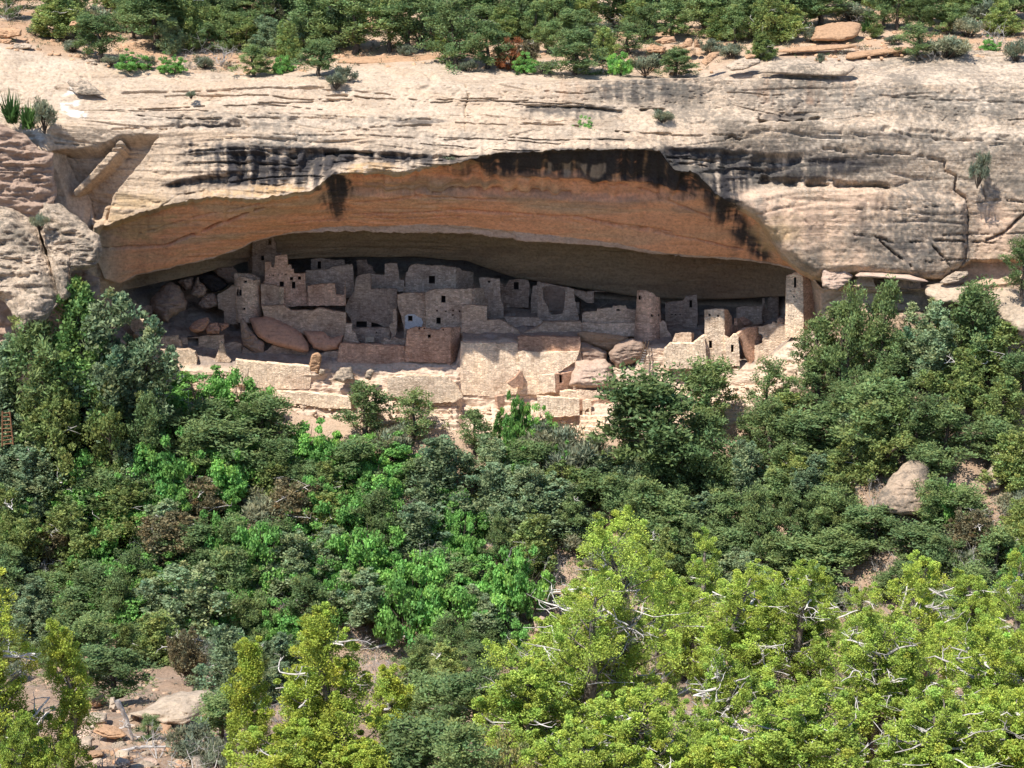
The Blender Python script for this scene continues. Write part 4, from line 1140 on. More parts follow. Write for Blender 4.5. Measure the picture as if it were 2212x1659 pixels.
wall('stone_wall', 'lower shaded wall in front of the stepped topped wall', 'stone wall', Z(5, [(190, 592), (260, 580), (345, 596), (352, 602), (600, 594), (870, 590), (870, 760), (640, 760), (190, 740)]), .3, group=G_W)
rock('boulder', 'orange stained rock face below the lower shaded wall', 'boulder', Z(5, [(150, 720), (250, 690), (430, 715), (640, 740), (800, 775), (740, 850), (620, 930), (540, 962), (380, 895), (200, 840)]), -2.6, .8, 2.0, power=4, mat=M_ORANGE, noise=.15, seed=41)
rock('boulder', 'purple shaded rock face left of the big purple boulder', 'boulder', Z(5, [(-40, 960), (60, 860), (200, 820), (380, 890), (525, 955), (530, 1060), (420, 1120), (150, 1130), (-30, 1100)]), -4.0, .9, 2.0, power=4, mat=M_DUSK, noise=.15, seed=42)
rock('boulder', 'big purple boulder split by the sun line below the round tower', 'boulder', Z(5, [(620, 870), (720, 810), (840, 785), (970, 800), (1020, 900), (1000, 1010), (880, 1090), (760, 1120), (660, 1170), (560, 1060), (545, 970)]), -4.6, 1.2, 2.0, power=3.5, mat=M_DUSK, noise=.14, seed=43)
tx, ty = Z(5, [(1037, 770)])[0]
round_tower('round_tower', 'tall tapering round tower with one square window near its broken top', tx, Z(5, [(1037 + 180, 0)])[0][0] - tx, Z(5, [(1037 + 148, 0)])[0][0] - tx, .4, ty + 4,
            [(-180, 655), (-91, Z(5, [(0, 190)])[0][1]), (-85, Z(5, [(0, 178)])[0][1]), (-28, Z(5, [(0, 180)])[0][1]), (-8, Z(5, [(0, 196)])[0][1]), (25, Z(5, [(0, 222)])[0][1]), (36, Z(5, [(0, 262)])[0][1]), (70, Z(5, [(0, 268)])[0][1]), (90, Z(5, [(0, 300)])[0][1]), (180, 655)],
            [zr(5, 920, 244, 960, 288), zr(5, 1080, 480, 1104, 512), zr(5, 1164, 476, 1182, 502)], M_MASR, 5)
wall('stone_wall', 'rounded wall stub leaning on the right foot of the round tower', 'stone wall', Z(5, [(1185, 585), (1230, 560), (1270, 592), (1282, 680), (1332, 742), (1325, 830), (1180, 830)]), -.6, group=G_W)
wall('stone_wall', 'long shaded wall with a slot windowed turret behind the small sunlit block', 'stone wall', Z(6, [(-60, 420), (0, 408), (130, 392), (150, 352), (272, 330), (282, 560), (262, 800), (262, 860), (-60, 860)]), 4.0, 3.4, holes=[Z(6, rect(194, 390, 221, 470))] + [Z(6, rect(x, 535, x + 12, 548)) for x in (5, 45, 90)], mat=M_MASG, group=G_W)
# ---- right end, in the sun
k = 6
wall('stone_wall', 'small square sunlit block of masonry right of the round tower', 'stone wall', Z(6, [(15, 845), (28, 800), (50, 742), (130, 730), (216, 736), (216, 900), (15, 900)]), -5.8, mat=M_MAS_LIT, group=G_W,
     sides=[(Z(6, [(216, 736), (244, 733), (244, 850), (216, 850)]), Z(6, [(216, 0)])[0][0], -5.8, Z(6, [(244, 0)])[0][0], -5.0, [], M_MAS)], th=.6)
wall('terrace_wall', 'sunlit rubble terrace wall under the small square block', 'stone wall', Z(6, [(-75, 960), (-62, 900), (0, 845), (100, 842), (240, 846), (300, 795), (352, 760), (380, 1090), (200, 1110), (0, 1110), (-75, 1090)]), -7.0, mat=M_MAS_LIT, th=.9, jit=1.0)
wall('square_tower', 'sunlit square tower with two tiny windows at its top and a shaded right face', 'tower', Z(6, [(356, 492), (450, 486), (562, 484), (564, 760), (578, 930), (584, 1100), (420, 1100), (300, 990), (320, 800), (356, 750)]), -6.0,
     holes=[Z(6, rect(394, 534, 419, 559)), Z(6, rect(484, 545, 509, 569)), Z(6, [(400, 812), (432, 818), (436, 900), (400, 896)])], mat=M_MAS_LIT, th=.55,
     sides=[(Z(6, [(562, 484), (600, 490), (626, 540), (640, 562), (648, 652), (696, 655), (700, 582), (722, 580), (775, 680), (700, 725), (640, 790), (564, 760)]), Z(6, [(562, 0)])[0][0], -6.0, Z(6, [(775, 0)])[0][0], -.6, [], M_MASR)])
wall('stone_wall', 'sunlit front wall with one upright window right of the square tower', 'stone wall', Z(6, [(566, 765), (620, 792), (660, 750), (706, 742), (716, 860), (724, 1080), (584, 1090)]), -6.4, holes=[Z(6, rect(631, 858, 661, 940))], mat=M_MAS_LIT, group=G_W)
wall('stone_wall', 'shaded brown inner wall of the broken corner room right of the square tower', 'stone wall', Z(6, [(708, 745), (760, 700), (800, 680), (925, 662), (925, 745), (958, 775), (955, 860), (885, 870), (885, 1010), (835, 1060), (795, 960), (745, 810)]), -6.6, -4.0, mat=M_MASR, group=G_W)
wall('stone_wall', 'ragged sunlit wall of the broken corner room beside the four storey tower', 'stone wall', Z(6, [(878, 872), (962, 842), (962, 752), (922, 740), (922, 668), (1060, 640), (1066, 620), (1200, 640), (1215, 740), (1265, 900), (1100, 980), (1000, 1070), (878, 1070)]), -5.2, -6.4, mat=M_MAS_LIT, group=G_W, jit=1.2)
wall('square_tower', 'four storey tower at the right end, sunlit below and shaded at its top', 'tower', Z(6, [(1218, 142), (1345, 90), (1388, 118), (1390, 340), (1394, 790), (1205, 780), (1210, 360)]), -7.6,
     holes=[Z(6, rect(1293, 150, 1321, 262))] + [Z(6, rect(x, y, x + w_, y + w_)) for x, y, w_ in ((1255, 290, 14), (1290, 290, 14), (1284, 344, 20), (1230, 548, 12), (1255, 552, 12), (1280, 556, 12))], mat=M_MAS_LIT, th=.55,
     sides=[(Z(6, [(1388, 118), (1440, 150), (1500, 250), (1545, 380), (1600, 450), (1560, 600), (1394, 790)]), Z(6, [(1388, 0)])[0][0], -7.6, Z(6, [(1600, 0)])[0][0], -5.0, [Z(6, rect(1414, 205, 1428, 221))], M_MASR)])
wall('stone_wall', 'shaded wall with a tall slot between two uprights left of the four storey tower', 'stone wall', Z(6, [(962, 375), (985, 372), (990, 490), (1020, 488), (1024, 378), (1055, 350), (1130, 344), (1132, 640), (962, 640)]), 4.6, mat=M_MASG, group=G_W)
wall('stone_wall', 'low dark wall left of the slotted wall at the right end', 'stone wall', Z(6, [(690, 470), (760, 456), (890, 455), (962, 452), (962, 640), (840, 660), (690, 640)]), 3.6, mat=M_MASG, group=G_W)
rock('boulder', 'brown rounded rock in the shade behind the window notch of the square tower', 'boulder', Z(6, [(715, 580), (760, 560), (830, 600), (860, 640), (780, 668), (730, 640)]), 1.8, .5, .6, mat=M_RED, noise=.1, seed=51)
rock('boulder', 'small rounded boulder at the foot of the four storey tower', 'boulder', Z(6, [(1108, 600), (1130, 570), (1180, 572), (1205, 600), (1200, 650), (1120, 640)]), -5.8, .4, .5, mat=M_DUSK, noise=.08, seed=52)
# ---- sunlit foreground terrace
k = 8
wall('stone_wall', 'sunlit corner wall whose shaded right face holds a lit window left of the pink boulder', 'stone wall', Z(8, [(960, 352), (1050, 345), (1128, 338), (1140, 530), (1000, 530), (965, 450)]), -7.2, mat=M_MAS_LIT, group=G_W, th=.5,
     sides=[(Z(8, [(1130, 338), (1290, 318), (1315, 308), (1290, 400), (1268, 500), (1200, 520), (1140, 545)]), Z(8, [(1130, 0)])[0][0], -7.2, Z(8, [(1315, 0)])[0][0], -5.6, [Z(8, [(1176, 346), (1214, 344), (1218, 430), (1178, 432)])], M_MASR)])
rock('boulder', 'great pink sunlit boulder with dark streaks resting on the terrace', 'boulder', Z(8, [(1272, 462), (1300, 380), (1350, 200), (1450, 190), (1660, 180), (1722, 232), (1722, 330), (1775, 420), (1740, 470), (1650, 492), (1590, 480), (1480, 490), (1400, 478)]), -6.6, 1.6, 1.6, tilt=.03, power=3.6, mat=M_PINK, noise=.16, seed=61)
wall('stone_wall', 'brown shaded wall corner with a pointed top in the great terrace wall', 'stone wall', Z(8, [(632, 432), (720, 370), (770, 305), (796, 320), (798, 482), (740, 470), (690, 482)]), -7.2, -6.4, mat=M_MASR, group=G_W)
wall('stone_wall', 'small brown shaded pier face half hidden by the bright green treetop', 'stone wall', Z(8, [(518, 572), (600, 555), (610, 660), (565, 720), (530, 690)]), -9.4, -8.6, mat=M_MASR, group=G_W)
wall('stone_wall', 'sunlit lower wall left of the small doorway below the pink boulder', 'stone wall', Z(8, [(940, 570), (1100, 580), (1250, 592), (1388, 600), (1388, 770), (1170, 780), (960, 760)]), -10.2, mat=M_MAS_LIT, group=G_W, th=.7)
wall('stone_wall', 'two narrow sunlit door piers below the pink boulder', 'stone wall', Z(8, [(1424, 615), (1500, 610), (1512, 625), (1512, 770), (1490, 770), (1488, 690), (1450, 720), (1445, 760), (1424, 770)]), -9.8, mat=M_MAS_LIT, group=G_W)
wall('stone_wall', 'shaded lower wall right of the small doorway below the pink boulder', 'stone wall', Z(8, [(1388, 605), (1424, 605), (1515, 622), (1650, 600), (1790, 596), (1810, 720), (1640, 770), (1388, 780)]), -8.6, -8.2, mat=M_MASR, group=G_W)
wall('terrace_wall', 'low sunlit platform edge directly under the pink boulder', 'stone wall', Z(8, [(1185, 525), (1400, 505), (1620, 515), (1668, 570), (1670, 615), (1400, 610), (1185, 590)]), -8.0, mat=M_MAS_LIT, th=1.0)
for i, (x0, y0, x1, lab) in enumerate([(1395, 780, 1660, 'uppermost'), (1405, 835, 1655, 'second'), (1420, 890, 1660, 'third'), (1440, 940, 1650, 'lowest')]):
    wall('terrace_step', lab + ' of four sunlit masonry steps below the small doorway', 'step', Z(8, [(x0, y0), ((x0 + x1) / 2, y0 + 4), (x1, y0), (x1, y0 + 70), (x0, y0 + 75)]), -10.6 - .75 * i, mat=M_MAS_LIT, group='masonry steps on the terrace', th=.8)
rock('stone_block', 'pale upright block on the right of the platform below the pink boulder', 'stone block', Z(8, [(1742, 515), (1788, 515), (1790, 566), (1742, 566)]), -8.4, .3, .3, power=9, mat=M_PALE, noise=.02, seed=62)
wall('terrace_wall', 'broad sunlit rough wall below the great terrace wall at the centre', 'stone wall', Z(7, [(1480, 430), (1800, 400), (2212, 420), (2350, 560), (2400, 660), (2300, 720), (1900, 740), (1500, 640)]), -9.4, -9.8, mat=M_MAS_LIT, th=.9, jit=1.2)
# ladder with dark pole tips standing below the round tower
lad = bpy.data.objects.new('ladder', None)
COL.objects.link(lad)
pa = [at(*Z(5, [(1015, 812)])[0], -5.2), at(*Z(5, [(925, 1100)])[0], -7.4)]
pb = [at(*Z(5, [(1053, 808)])[0], -5.0), at(*Z(5, [(985, 1110)])[0], -7.2)]
lad.location = pa[1]
tag(lad, 'wooden pole ladder with dark pole tips leaning below the round tower', 'ladder')


def tube(pts, rad, sides=6):
    """tapered tube through points; returns verts, quads"""
    pts = np.asarray(pts, float)
    n = len(pts)
    rad = np.broadcast_to(rad, (n,))
    t = np.gradient(pts, axis=0)
    t /= np.linalg.norm(t, axis=1)[:, None] + 1e-9
    up = np.where(np.abs(t[:, 2:3]) > .9, np.array([1., 0, 0]), np.array([0, 0, 1.]))
    a = np.cross(t, up)
    a /= np.linalg.norm(a, axis=1)[:, None] + 1e-9
    b = np.cross(t, a)
    th = np.linspace(0, 2 * math.pi, sides, endpoint=False)
    V = pts[:, None] + rad[:, None, None] * (np.cos(th)[None, :, None] * a[:, None] + np.sin(th)[None, :, None] * b[:, None])
    idx = np.arange(n * sides).reshape(n, sides)
    F = np.stack([idx[:-1], np.roll(idx[:-1], -1, 1), np.roll(idx[1:], -1, 1), idx[1:]], -1).reshape(-1, 4)
    return V.reshape(-1, 3), F


for q in (pa, pb):
    V, Fq = tube(np.array([q[0], (q[0] + q[1]) / 2, q[1]]) - pa[1], [.07, .08, .09])
    link('pole', mesh_np('pole', V, Fq, None, True, M_TIMBER), lad)
for f in np.linspace(.42, .92, 6):
    a, b = pa[0] * (1 - f) + pa[1] * f, pb[0] * (1 - f) + pb[1] * f
    e = (b - a) * .12
    V, Fq = tube(np.array([a - e, b + e]) - pa[1], .045)
    link('rung', mesh_np('rung', V, Fq, None, True, M_GREY), lad)

# ------------------------------------------------------------------ rock outcrops and slabs outside the alcove
rock('rock_outcrop', 'left block of the split sunlit rock buttress at the left edge', 'rock outcrop', Z('e', [(-220, 300), (-60, 150), (30, 145), (70, 150), (180, 230), (255, 270), (310, 380), (345, 500), (390, 610), (430, 720), (470, 850), (490, 1000), (400, 1150), (200, 1260), (150, 1220), (90, 1050), (0, 980), (-220, 1000)]), -20.5, 3.2, 7, tilt=.05, power=3.4, mat=M_PALE, noise=.75, seed=71, nA=200)
rock('rock_outcrop', 'right block of the split sunlit rock buttress, ending in an overhanging point', 'rock outcrop', Z('e', [(300, 180), (312, 125), (340, 100), (420, 118), (560, 205), (700, 322), (830, 440), (850, 500), (862, 590), (830, 650), (790, 690), (600, 745), (560, 800), (600, 930), (500, 990), (450, 800), (400, 600), (335, 380)]), -19, 2.8, 6, tilt=.05, power=3.4, mat=M_PALE, noise=.6, seed=72, nA=200)
rock('rock_outcrop', 'grey shaded rock wall behind the split buttress under the spiky plant', 'rock outcrop', Z('a', [(-250, 1030), (60, 1060), (200, 1130), (330, 1260), (440, 1290), (470, 1640), (430, 1900), (100, 1800), (-250, 1750)]), -15.5, 1.4, 4, tilt=.0, power=4, mat=M_DUSK, noise=.6, seed=73, nA=160)
rock('rock_outcrop', 'dark shaded rock foot under the split buttress behind the fir', 'rock outcrop', Z('e', [(-200, 960), (80, 980), (150, 1230), (400, 1100), (600, 900), (700, 740), (820, 800), (860, 960), (760, 1300), (300, 1500), (-200, 1500)]), -16, 1.2, 4, power=4, mat=M_DUSK, noise=.5, seed=74, nA=160)
rock('rock_slab', 'slanting sunlit slab at the left end of the cave mouth', 'rock slab', Z('e', [(690, 730), (740, 720), (810, 810), (855, 930), (800, 960), (740, 880)]), -12, .6, 1, mat=M_ROCK, noise=.15, seed=75)
for lab, z, pts, Yd, b, m, tl in [
    ('long pale slab with a broken right end lying on the cliff rim', 'd', [(-40, 610), (60, 560), (300, 532), (560, 535), (780, 545), (790, 565), (720, 640), (500, 640), (200, 625)], -7.2, .8, M_PALE, .06),
    ('white rounded boulder on the rim left of the long pale slab', 'c', [(1850, 560), (1930, 510), (2030, 478), (2140, 500), (2150, 530), (2000, 590), (1900, 596)], -5.5, .9, M_PALE, .08),
    ('tilted orange and white slab behind the white rounded boulder', 'c', [(1640, 520), (1720, 445), (1810, 432), (1780, 480), (1690, 556)], -4, .6, M_ORANGE, .08),
    ('small orange block lying on the white rounded boulder', 'c', [(2010, 470), (2060, 450), (2110, 465), (2090, 490), (2030, 500)], -4.8, .5, M_ORANGE, .05),
    ('dark topped boulder among orange rocks on the mesa', 'c', [(1255, 350), (1330, 312), (1420, 306), (1440, 350), (1330, 375)], 10, .7, M_ORANGE, .06),
    ('orange boulder left of the upright orange rock', 'c', [(1370, 385), (1480, 380), (1530, 320), (1580, 330), (1570, 390), (1450, 420)], 8, .7, M_ORANGE, .06),
    ('upright orange rock at the right end of the orange boulders', 'c', [(1590, 330), (1620, 335), (1645, 400), (1590, 400)], 8, .5, M_ORANGE, .02),
    ('low orange ledge rock left of the orange boulders', 'c', [(1180, 410), (1250, 375), (1360, 395), (1330, 440), (1200, 440)], 8, .6, M_ORANGE, .06),
    ('broad orange mound of rock below the dead white trunk', 'd', [(420, 340), (470, 220), (600, 195), (740, 180), (850, 200), (830, 300), (700, 345), (520, 345)], 14, 1.6, M_ORANGE, .1),
    ('long thin orange ledge at the right of the mesa rim', 'd', [(130, 420), (300, 395), (560, 378), (800, 372), (820, 400), (500, 430), (140, 450)], 6, .8, M_ORANGE, .1),
    ('layered orange ledge in front of the small leaning pinyon', 'd', [(700, 490), (740, 440), (900, 425), (1180, 395), (1320, 400), (1200, 440), (930, 470), (760, 505)], 4, .8, M_ORANGE, .1),
    ('cream ledge at the far right edge of the rim', 'd', [(1690, 460), (1720, 420), (1900, 425), (2060, 440), (2080, 470), (1880, 490), (1720, 480)], 4, .7, M_PALE, .1),
    ('flat orange ledge in the middle of the mesa rim', 'b', [(680, 510), (870, 480), (1100, 470), (1400, 475), (1560, 450), (1600, 500), (1400, 530), (1000, 540), (760, 535)], 5, .6, M_ORANGE, .1),
    ('orange rock peeping between the mesa trees near the middle', 'b', [(1475, 230), (1510, 165), (1580, 155), (1590, 190), (1530, 255)], 20, .8, M_ORANGE, .06),
    ('brown stacked slab at the top left corner of the mesa', 'a', [(-60, 310), (-40, 240), (90, 232), (180, 250), (180, 300), (60, 322)], 6, .9, M_ORANGE, .06),
    ('lower thin slab at the top left corner of the mesa', 'a', [(-60, 370), (-40, 325), (100, 330), (90, 365), (20, 375)], 4, .7, M_ORANGE, .06),
    ('pale squat slab right of the stacked slabs at the top left', 'a', [(100, 410), (120, 370), (210, 362), (270, 378), (260, 405), (150, 420)], 2, .7, M_PALE, .06),
    ('rust stained block under the left juniper on the mesa', 'a', [(580, 215), (600, 180), (650, 175), (690, 195), (670, 225)], 5, .5, M_ORANGE, .05),
    ('white block on the left rim below the bushy pine', 'a', [(705, 520), (730, 495), (790, 500), (820, 540), (760, 560)], 1, .5, M_PALE, .05),
    ('flat pinkish slab splitting from the rim at the left', 'a', [(560, 690), (640, 650), (760, 700), (880, 800), (760, 800), (640, 790)], -7.5, .5, M_PALE, .05),
    ('pale broken slab lying on the ledge right of the cave', 'h', [(1500, 830), (1560, 780), (1640, 735), (1740, 730), (1750, 760), (1660, 820), (1560, 840)], -13.4, .5, M_PALE, .05),
    ('rounded cream block at the right jamb of the cave', 'h', [(512, 690), (600, 690), (660, 720), (720, 705), (780, 770), (740, 830), (640, 900), (520, 860)], -11.6, .8, M_PINK, .04),
    ('broad stained rock ledge behind the slope pines at the right', 'h', [(1380, 850), (1500, 830), (1700, 850), (1900, 900), (1940, 980), (1800, 1010), (1500, 1000), (1400, 940)], -14, 1.2, M_ROCK, .08),
    ('long flat ledge slab between two dark slots right of the cave', 'h', [(785, 765), (840, 740), (1000, 745), (1250, 762), (1420, 815), (1405, 838), (1200, 806), (1000, 792), (800, 785)], -13.2, .7, M_PINK, .05),
    ('long grey white rock shelf at the right edge below the cliff', 'h', [(1900, 900), (2060, 860), (2300, 900), (2400, 1200), (2200, 1250), (2000, 1120)], -15.5, 1.6, M_ROCK, .08),
]:
    rock('rock_slab', lab, 'rock', Z(z, pts), Yd, b, 1.2, tilt=tl, power=3.2, mat=m, noise=.16, seed=len(lab) + len(pts), group='loose slabs and rocks around the cliff rim')


def ground_rock(label, pts, bulge, mat, seed, tilt=.03, noise=.2, back=1.2, dy=0.0, power=3.0):
    p = np.array(pts)
    P = hit_ground(p[:, 0].mean(), p[:, 1].max())
    return rock('boulder', label, 'boulder', pts, P[1] + dy, bulge, back, tilt=tilt, power=power, mat=mat, noise=noise, seed=seed, group='boulders lying on the canyon slopes')


ground_rock('large tan tilted boulder with a rounded left edge on the right slope', Z('l', [(975, 1030), (990, 970), (1090, 810), (1200, 700), (1270, 650), (1400, 660), (1420, 780), (1430, 1040), (1330, 1110), (1200, 1130), (1060, 1100)]), 1.8, M_BOULD, 81, .05)
ground_rock('rounded tan boulder with a dark shadow right of the large tilted boulder', Z('l', [(1880, 860), (1890, 770), (1950, 710), (2030, 730), (2040, 840), (2000, 910), (1930, 930)]), 1.0, M_ROCK, 82)
ground_rock('pale boulder half behind pinyon foliage on the right slope', Z('l', [(1700, 520), (1740, 470), (1820, 460), (1900, 500), (1920, 600), (1800, 640), (1720, 600)]), 1.0, M_BOULD, 83)
ground_rock('small blocky boulder with a shaded right side above the near junipers', Z('l', [(680, 1570), (700, 1520), (760, 1500), (790, 1540), (780, 1620), (720, 1630), (690, 1610)]), .8, M_ROCK, 84)
ground_rock('small cream boulder at the right of the bare gap under the pinyons', Z('l', [(660, 670), (700, 640), (790, 650), (850, 680), (780, 730), (690, 710)]), .6, M_PALE, 85)
ground_rock('small buff stone standing in scrub below the sunlit steps', Z('k', [(735, 860), (745, 790), (775, 770), (795, 800), (790, 860)]), .5, M_ROCK, 86)
ground_rock('flat topped tan boulder with a pointed right end in the lower left foreground', Z('m', [(1040, 1190), (1200, 1190), (1350, 1070), (1520, 1020), (1760, 1010), (1830, 1045), (1740, 1140), (1640, 1240), (1560, 1300), (1400, 1290), (1200, 1250)]), 1.0, M_ROCK, 87, .05)
for i, (lab, pts, m) in enumerate([
    ('yellowish split rock with a vertical face left of the flat topped boulder', [(740, 1140), (745, 1060), (880, 1040), (900, 1120), (820, 1150)], M_ORANGE),
    ('upright grey tan rock beside the leaning dead log', [(915, 1160), (925, 1070), (960, 1060), (980, 1120), (970, 1180)], M_ROCK),
    ('low sloping tan rock below the yellowish split rock', [(690, 1220), (780, 1190), (900, 1200), (900, 1280), (780, 1300), (700, 1270)], M_ROCK),
    ('large sloping brown rock left of the log foot', [(780, 1360), (800, 1300), (880, 1290), (1000, 1320), (1080, 1390), (960, 1420), (860, 1400)], M_ORANGE),
    ('broad tan rock with black shadow beneath at the lower left', [(620, 1490), (640, 1430), (720, 1400), (780, 1410), (770, 1490), (680, 1520)], M_ROCK),
    ('pale orange rock at the foot of the dead log', [(710, 1560), (730, 1520), (800, 1510), (880, 1520), (870, 1560), (780, 1580)], M_ORANGE),
    ('pinkish rock at the bottom edge below the dead branches', [(960, 1620), (1000, 1570), (1080, 1590), (1100, 1640), (1010, 1660)], M_PINK),
    ('white and brown broken rock at the bottom right of the rock pile', [(1600, 1650), (1620, 1570), (1690, 1560), (1780, 1640), (1740, 1690), (1650, 1690)], M_PALE),
    ('reddish stone left of the white broken rock', [(1440, 1520), (1500, 1490), (1620, 1500), (1600, 1540), (1480, 1550)], M_ORANGE),
    ('orange stone on the bottom edge left of the broken rock', [(1440, 1640), (1500, 1590), (1580, 1620), (1570, 1670), (1480, 1680)], M_ORANGE),
    ('rust coloured rock under the dead branches at the bottom left', [(760, 1690), (800, 1640), (900, 1660), (920, 1710), (800, 1730)], M_ORANGE),
    ('grey rounded stone at the bottom edge of the left rock pile', [(620, 1690), (640, 1650), (700, 1640), (740, 1680), (700, 1720)], M_DUSK),
    ('small orange stone half hidden by the white limbed juniper', [(180, 1430), (230, 1390), (340, 1400), (350, 1440), (240, 1460)], M_ORANGE),
    ('orange rocks shelf between the dark shrubs at the left', [(700, 520), (730, 440), (800, 430), (870, 470), (800, 550), (740, 560)], M_ORANGE),
]):
    ground_rock(lab, Z('m', pts), .5, m, 90 + i, .04, .14, .6)
ground_rock('orange boulder under the pale fallen log', Z('n', [(1420, 650), (1500, 600), (1640, 560), (1680, 630), (1600, 710), (1480, 720)]), .8, M_ORANGE, 120)
ground_rock('pink bare rock beside the left edge of the big white branched juniper', Z('o', [(240, 430), (300, 380), (430, 440), (440, 530), (330, 560), (250, 510)]), .6, M_PINK, 121)
# ------------------------------------------------------------------ trees and shrubs
rg = np.random.RandomState(5)


def unit(v):
    return v / (np.linalg.norm(v, axis=-1, keepdims=True) + 1e-9)


def leaf_cloud(C, R, n, l, w, up=.5, out=.7, shell=.45, rnd=.8, tint=.3, tips=None):
    """many small leaf faces around clump centres C (m,3) with radii R (m,3)"""
    m = len(C)
    d = unit(rg.normal(size=(m, n, 3)))
    r = rg.uniform(0, 1, (m, n, 1)) ** shell
    P = C[:, None] + d * r * R[:, None]
    ax = unit(out * d + np.array([0, 0, up]) + rnd * rg.normal(size=d.shape))
    sd = unit(np.cross(ax, unit(d + np.array([0, 0, .5]) + .55 * rg.normal(size=d.shape))))
    L = l * rg.uniform(.6, 1.35, (m, n, 1))
    Wd = w * rg.uniform(.6, 1.35, (m, n, 1))
    q = np.stack([P - ax * L * .5, P + sd * Wd * .5, P + ax * L * .5, P - sd * Wd * .5], 2)
    V = q.reshape(-1, 3)
    F = np.arange(len(V)).reshape(-1, 4)
    # leaf colour differs from sprig to sprig and leaf to leaf
    ct = 1 + tint * rg.normal(size=(m, 1, 1)) * .5 + tint * rg.normal(size=(m, n, 1)) * .5
    hue = rg.normal(size=(m, 1)) * .07 + rg.normal(size=(m, n)) * .06
    c = np.concatenate([ct * (1 + hue[..., None]), ct, ct * (1 - .6 * hue[..., None])], -1)
    c = np.repeat(np.clip(c, .25, 2.2)[:, :, None], 4, 2).reshape(-1, 3)
    return V, F, c


class Wood:
    def __init__(self):
        self.V, self.F, self.n = [], [], 0

    def add(self, pts, r0, r1, sides=5):
        V, F = tube(pts, np.linspace(r0, r1, len(pts)), sides)
        self.V.append(V)
        self.F.append(F + self.n)
        self.n += len(V)

    def mesh(self, name, mat):
        return mesh_np(name, np.concatenate(self.V), np.concatenate(self.F), None, True, mat)


def bend(p, d, L, n=5, wob=.15, lift=.0):
    pts = [np.array(p, float)]
    d = np.array(d, float)
    for i in range(n):
        d = d + rg.normal(size=3) * wob + np.array([0, 0, lift])
        d = d / np.linalg.norm(d)
        pts.append(pts[-1] + d * L / n)
    return np.array(pts)


def crooked(w, p, d, L, r, depth, wob=.28, lift=.03, split=(2, 4), sides=4):
    """bare branching limb"""
    pts = bend(p, d, L, 5, wob, lift)
    w.add(pts, r, r * .45, sides)
    if depth <= 0:
        return
    for k in range(rg.randint(*split)):
        i = rg.randint(2, 6)
        dd = unit(pts[i] - pts[i - 1] + rg.normal(size=3) * .75)
        crooked(w, pts[i], dd, L * rg.uniform(.4, .7), r * .5, depth - 1, wob, lift, split, 3)


def pinyon(H=6.0, Wd=5.0, nl=26, leaves=64, lo=.16, l=.20, w=.085, clear=0.0, dead=0):
    wood, C, R = Wood(), [], []
    tr = bend((0, 0, -.5), (rg.normal() * .06, rg.normal() * .06, 1), H * .92 + .5, 8, .07)
    tr[:, :2] -= .7 * (tr[-1, :2] - tr[0, :2]) * np.linspace(0, 1, 9)[:, None]
    wood.add(tr, .022 * H + .03, .03, 7)
    skip = rg.uniform(0, 6.28)
    for k in range(nl):
        t = lo + (1 - lo) * (k + rg.uniform(-.3, .3)) / nl
        t = min(max(t, .05), .98)
        az = k * 2.4 + rg.uniform(-.4, .4)
        if abs((az - skip + math.pi) % (2 * math.pi) - math.pi) < .5 and rg.rand() < .6:
            continue
        prof = (1 - t) ** .62 * 1.0 + .12
        prof *= min(1, .55 + 1.6 * (t - lo))
        L = Wd * .5 * prof * rg.uniform(.65, 1.15)
        p = tr[0] + (np.array([np.interp(t, np.linspace(0, 1, 9), tr[:, a]) for a in range(3)]) - tr[0])
        el = .28 + .75 * t + rg.uniform(-.2, .2)
        br = bend(p, (math.cos(az) * math.cos(el), math.sin(az) * math.cos(el), math.sin(el)), max(L, .3), 5, .16, .06)
        wood.add(br, .014 * H * (1 - t * .6) * .55, .012, 4)
        for f in np.linspace(.45, 1, max(2, int(2 + L * 1.6))):
            q = np.array([np.interp(f, np.linspace(0, 1, 6), br[:, a]) for a in range(3)])
            s = rg.uniform(.26, .5) * (.75 + .06 * H)
            C.append(q + rg.normal(size=3) * np.array([.2, .2, .24]) + np.array([0, 0, .12]))
            R.append((s * .92, s * .92, s * 1.2))
            if rg.rand() < .6:
                tw = bend(q, unit(rg.normal(size=3) + np.array([0, 0, .5])), .4, 3, .2)
                wood.add(tw, .018, .008, 3)
                C.append(tw[-1])
                R.append((s * .8, s * .8, s * .6))
    C, R = np.array(C), np.array(R)
    return wood, leaf_cloud(C, R, leaves, l, w, .75, .7, .5, .6), None


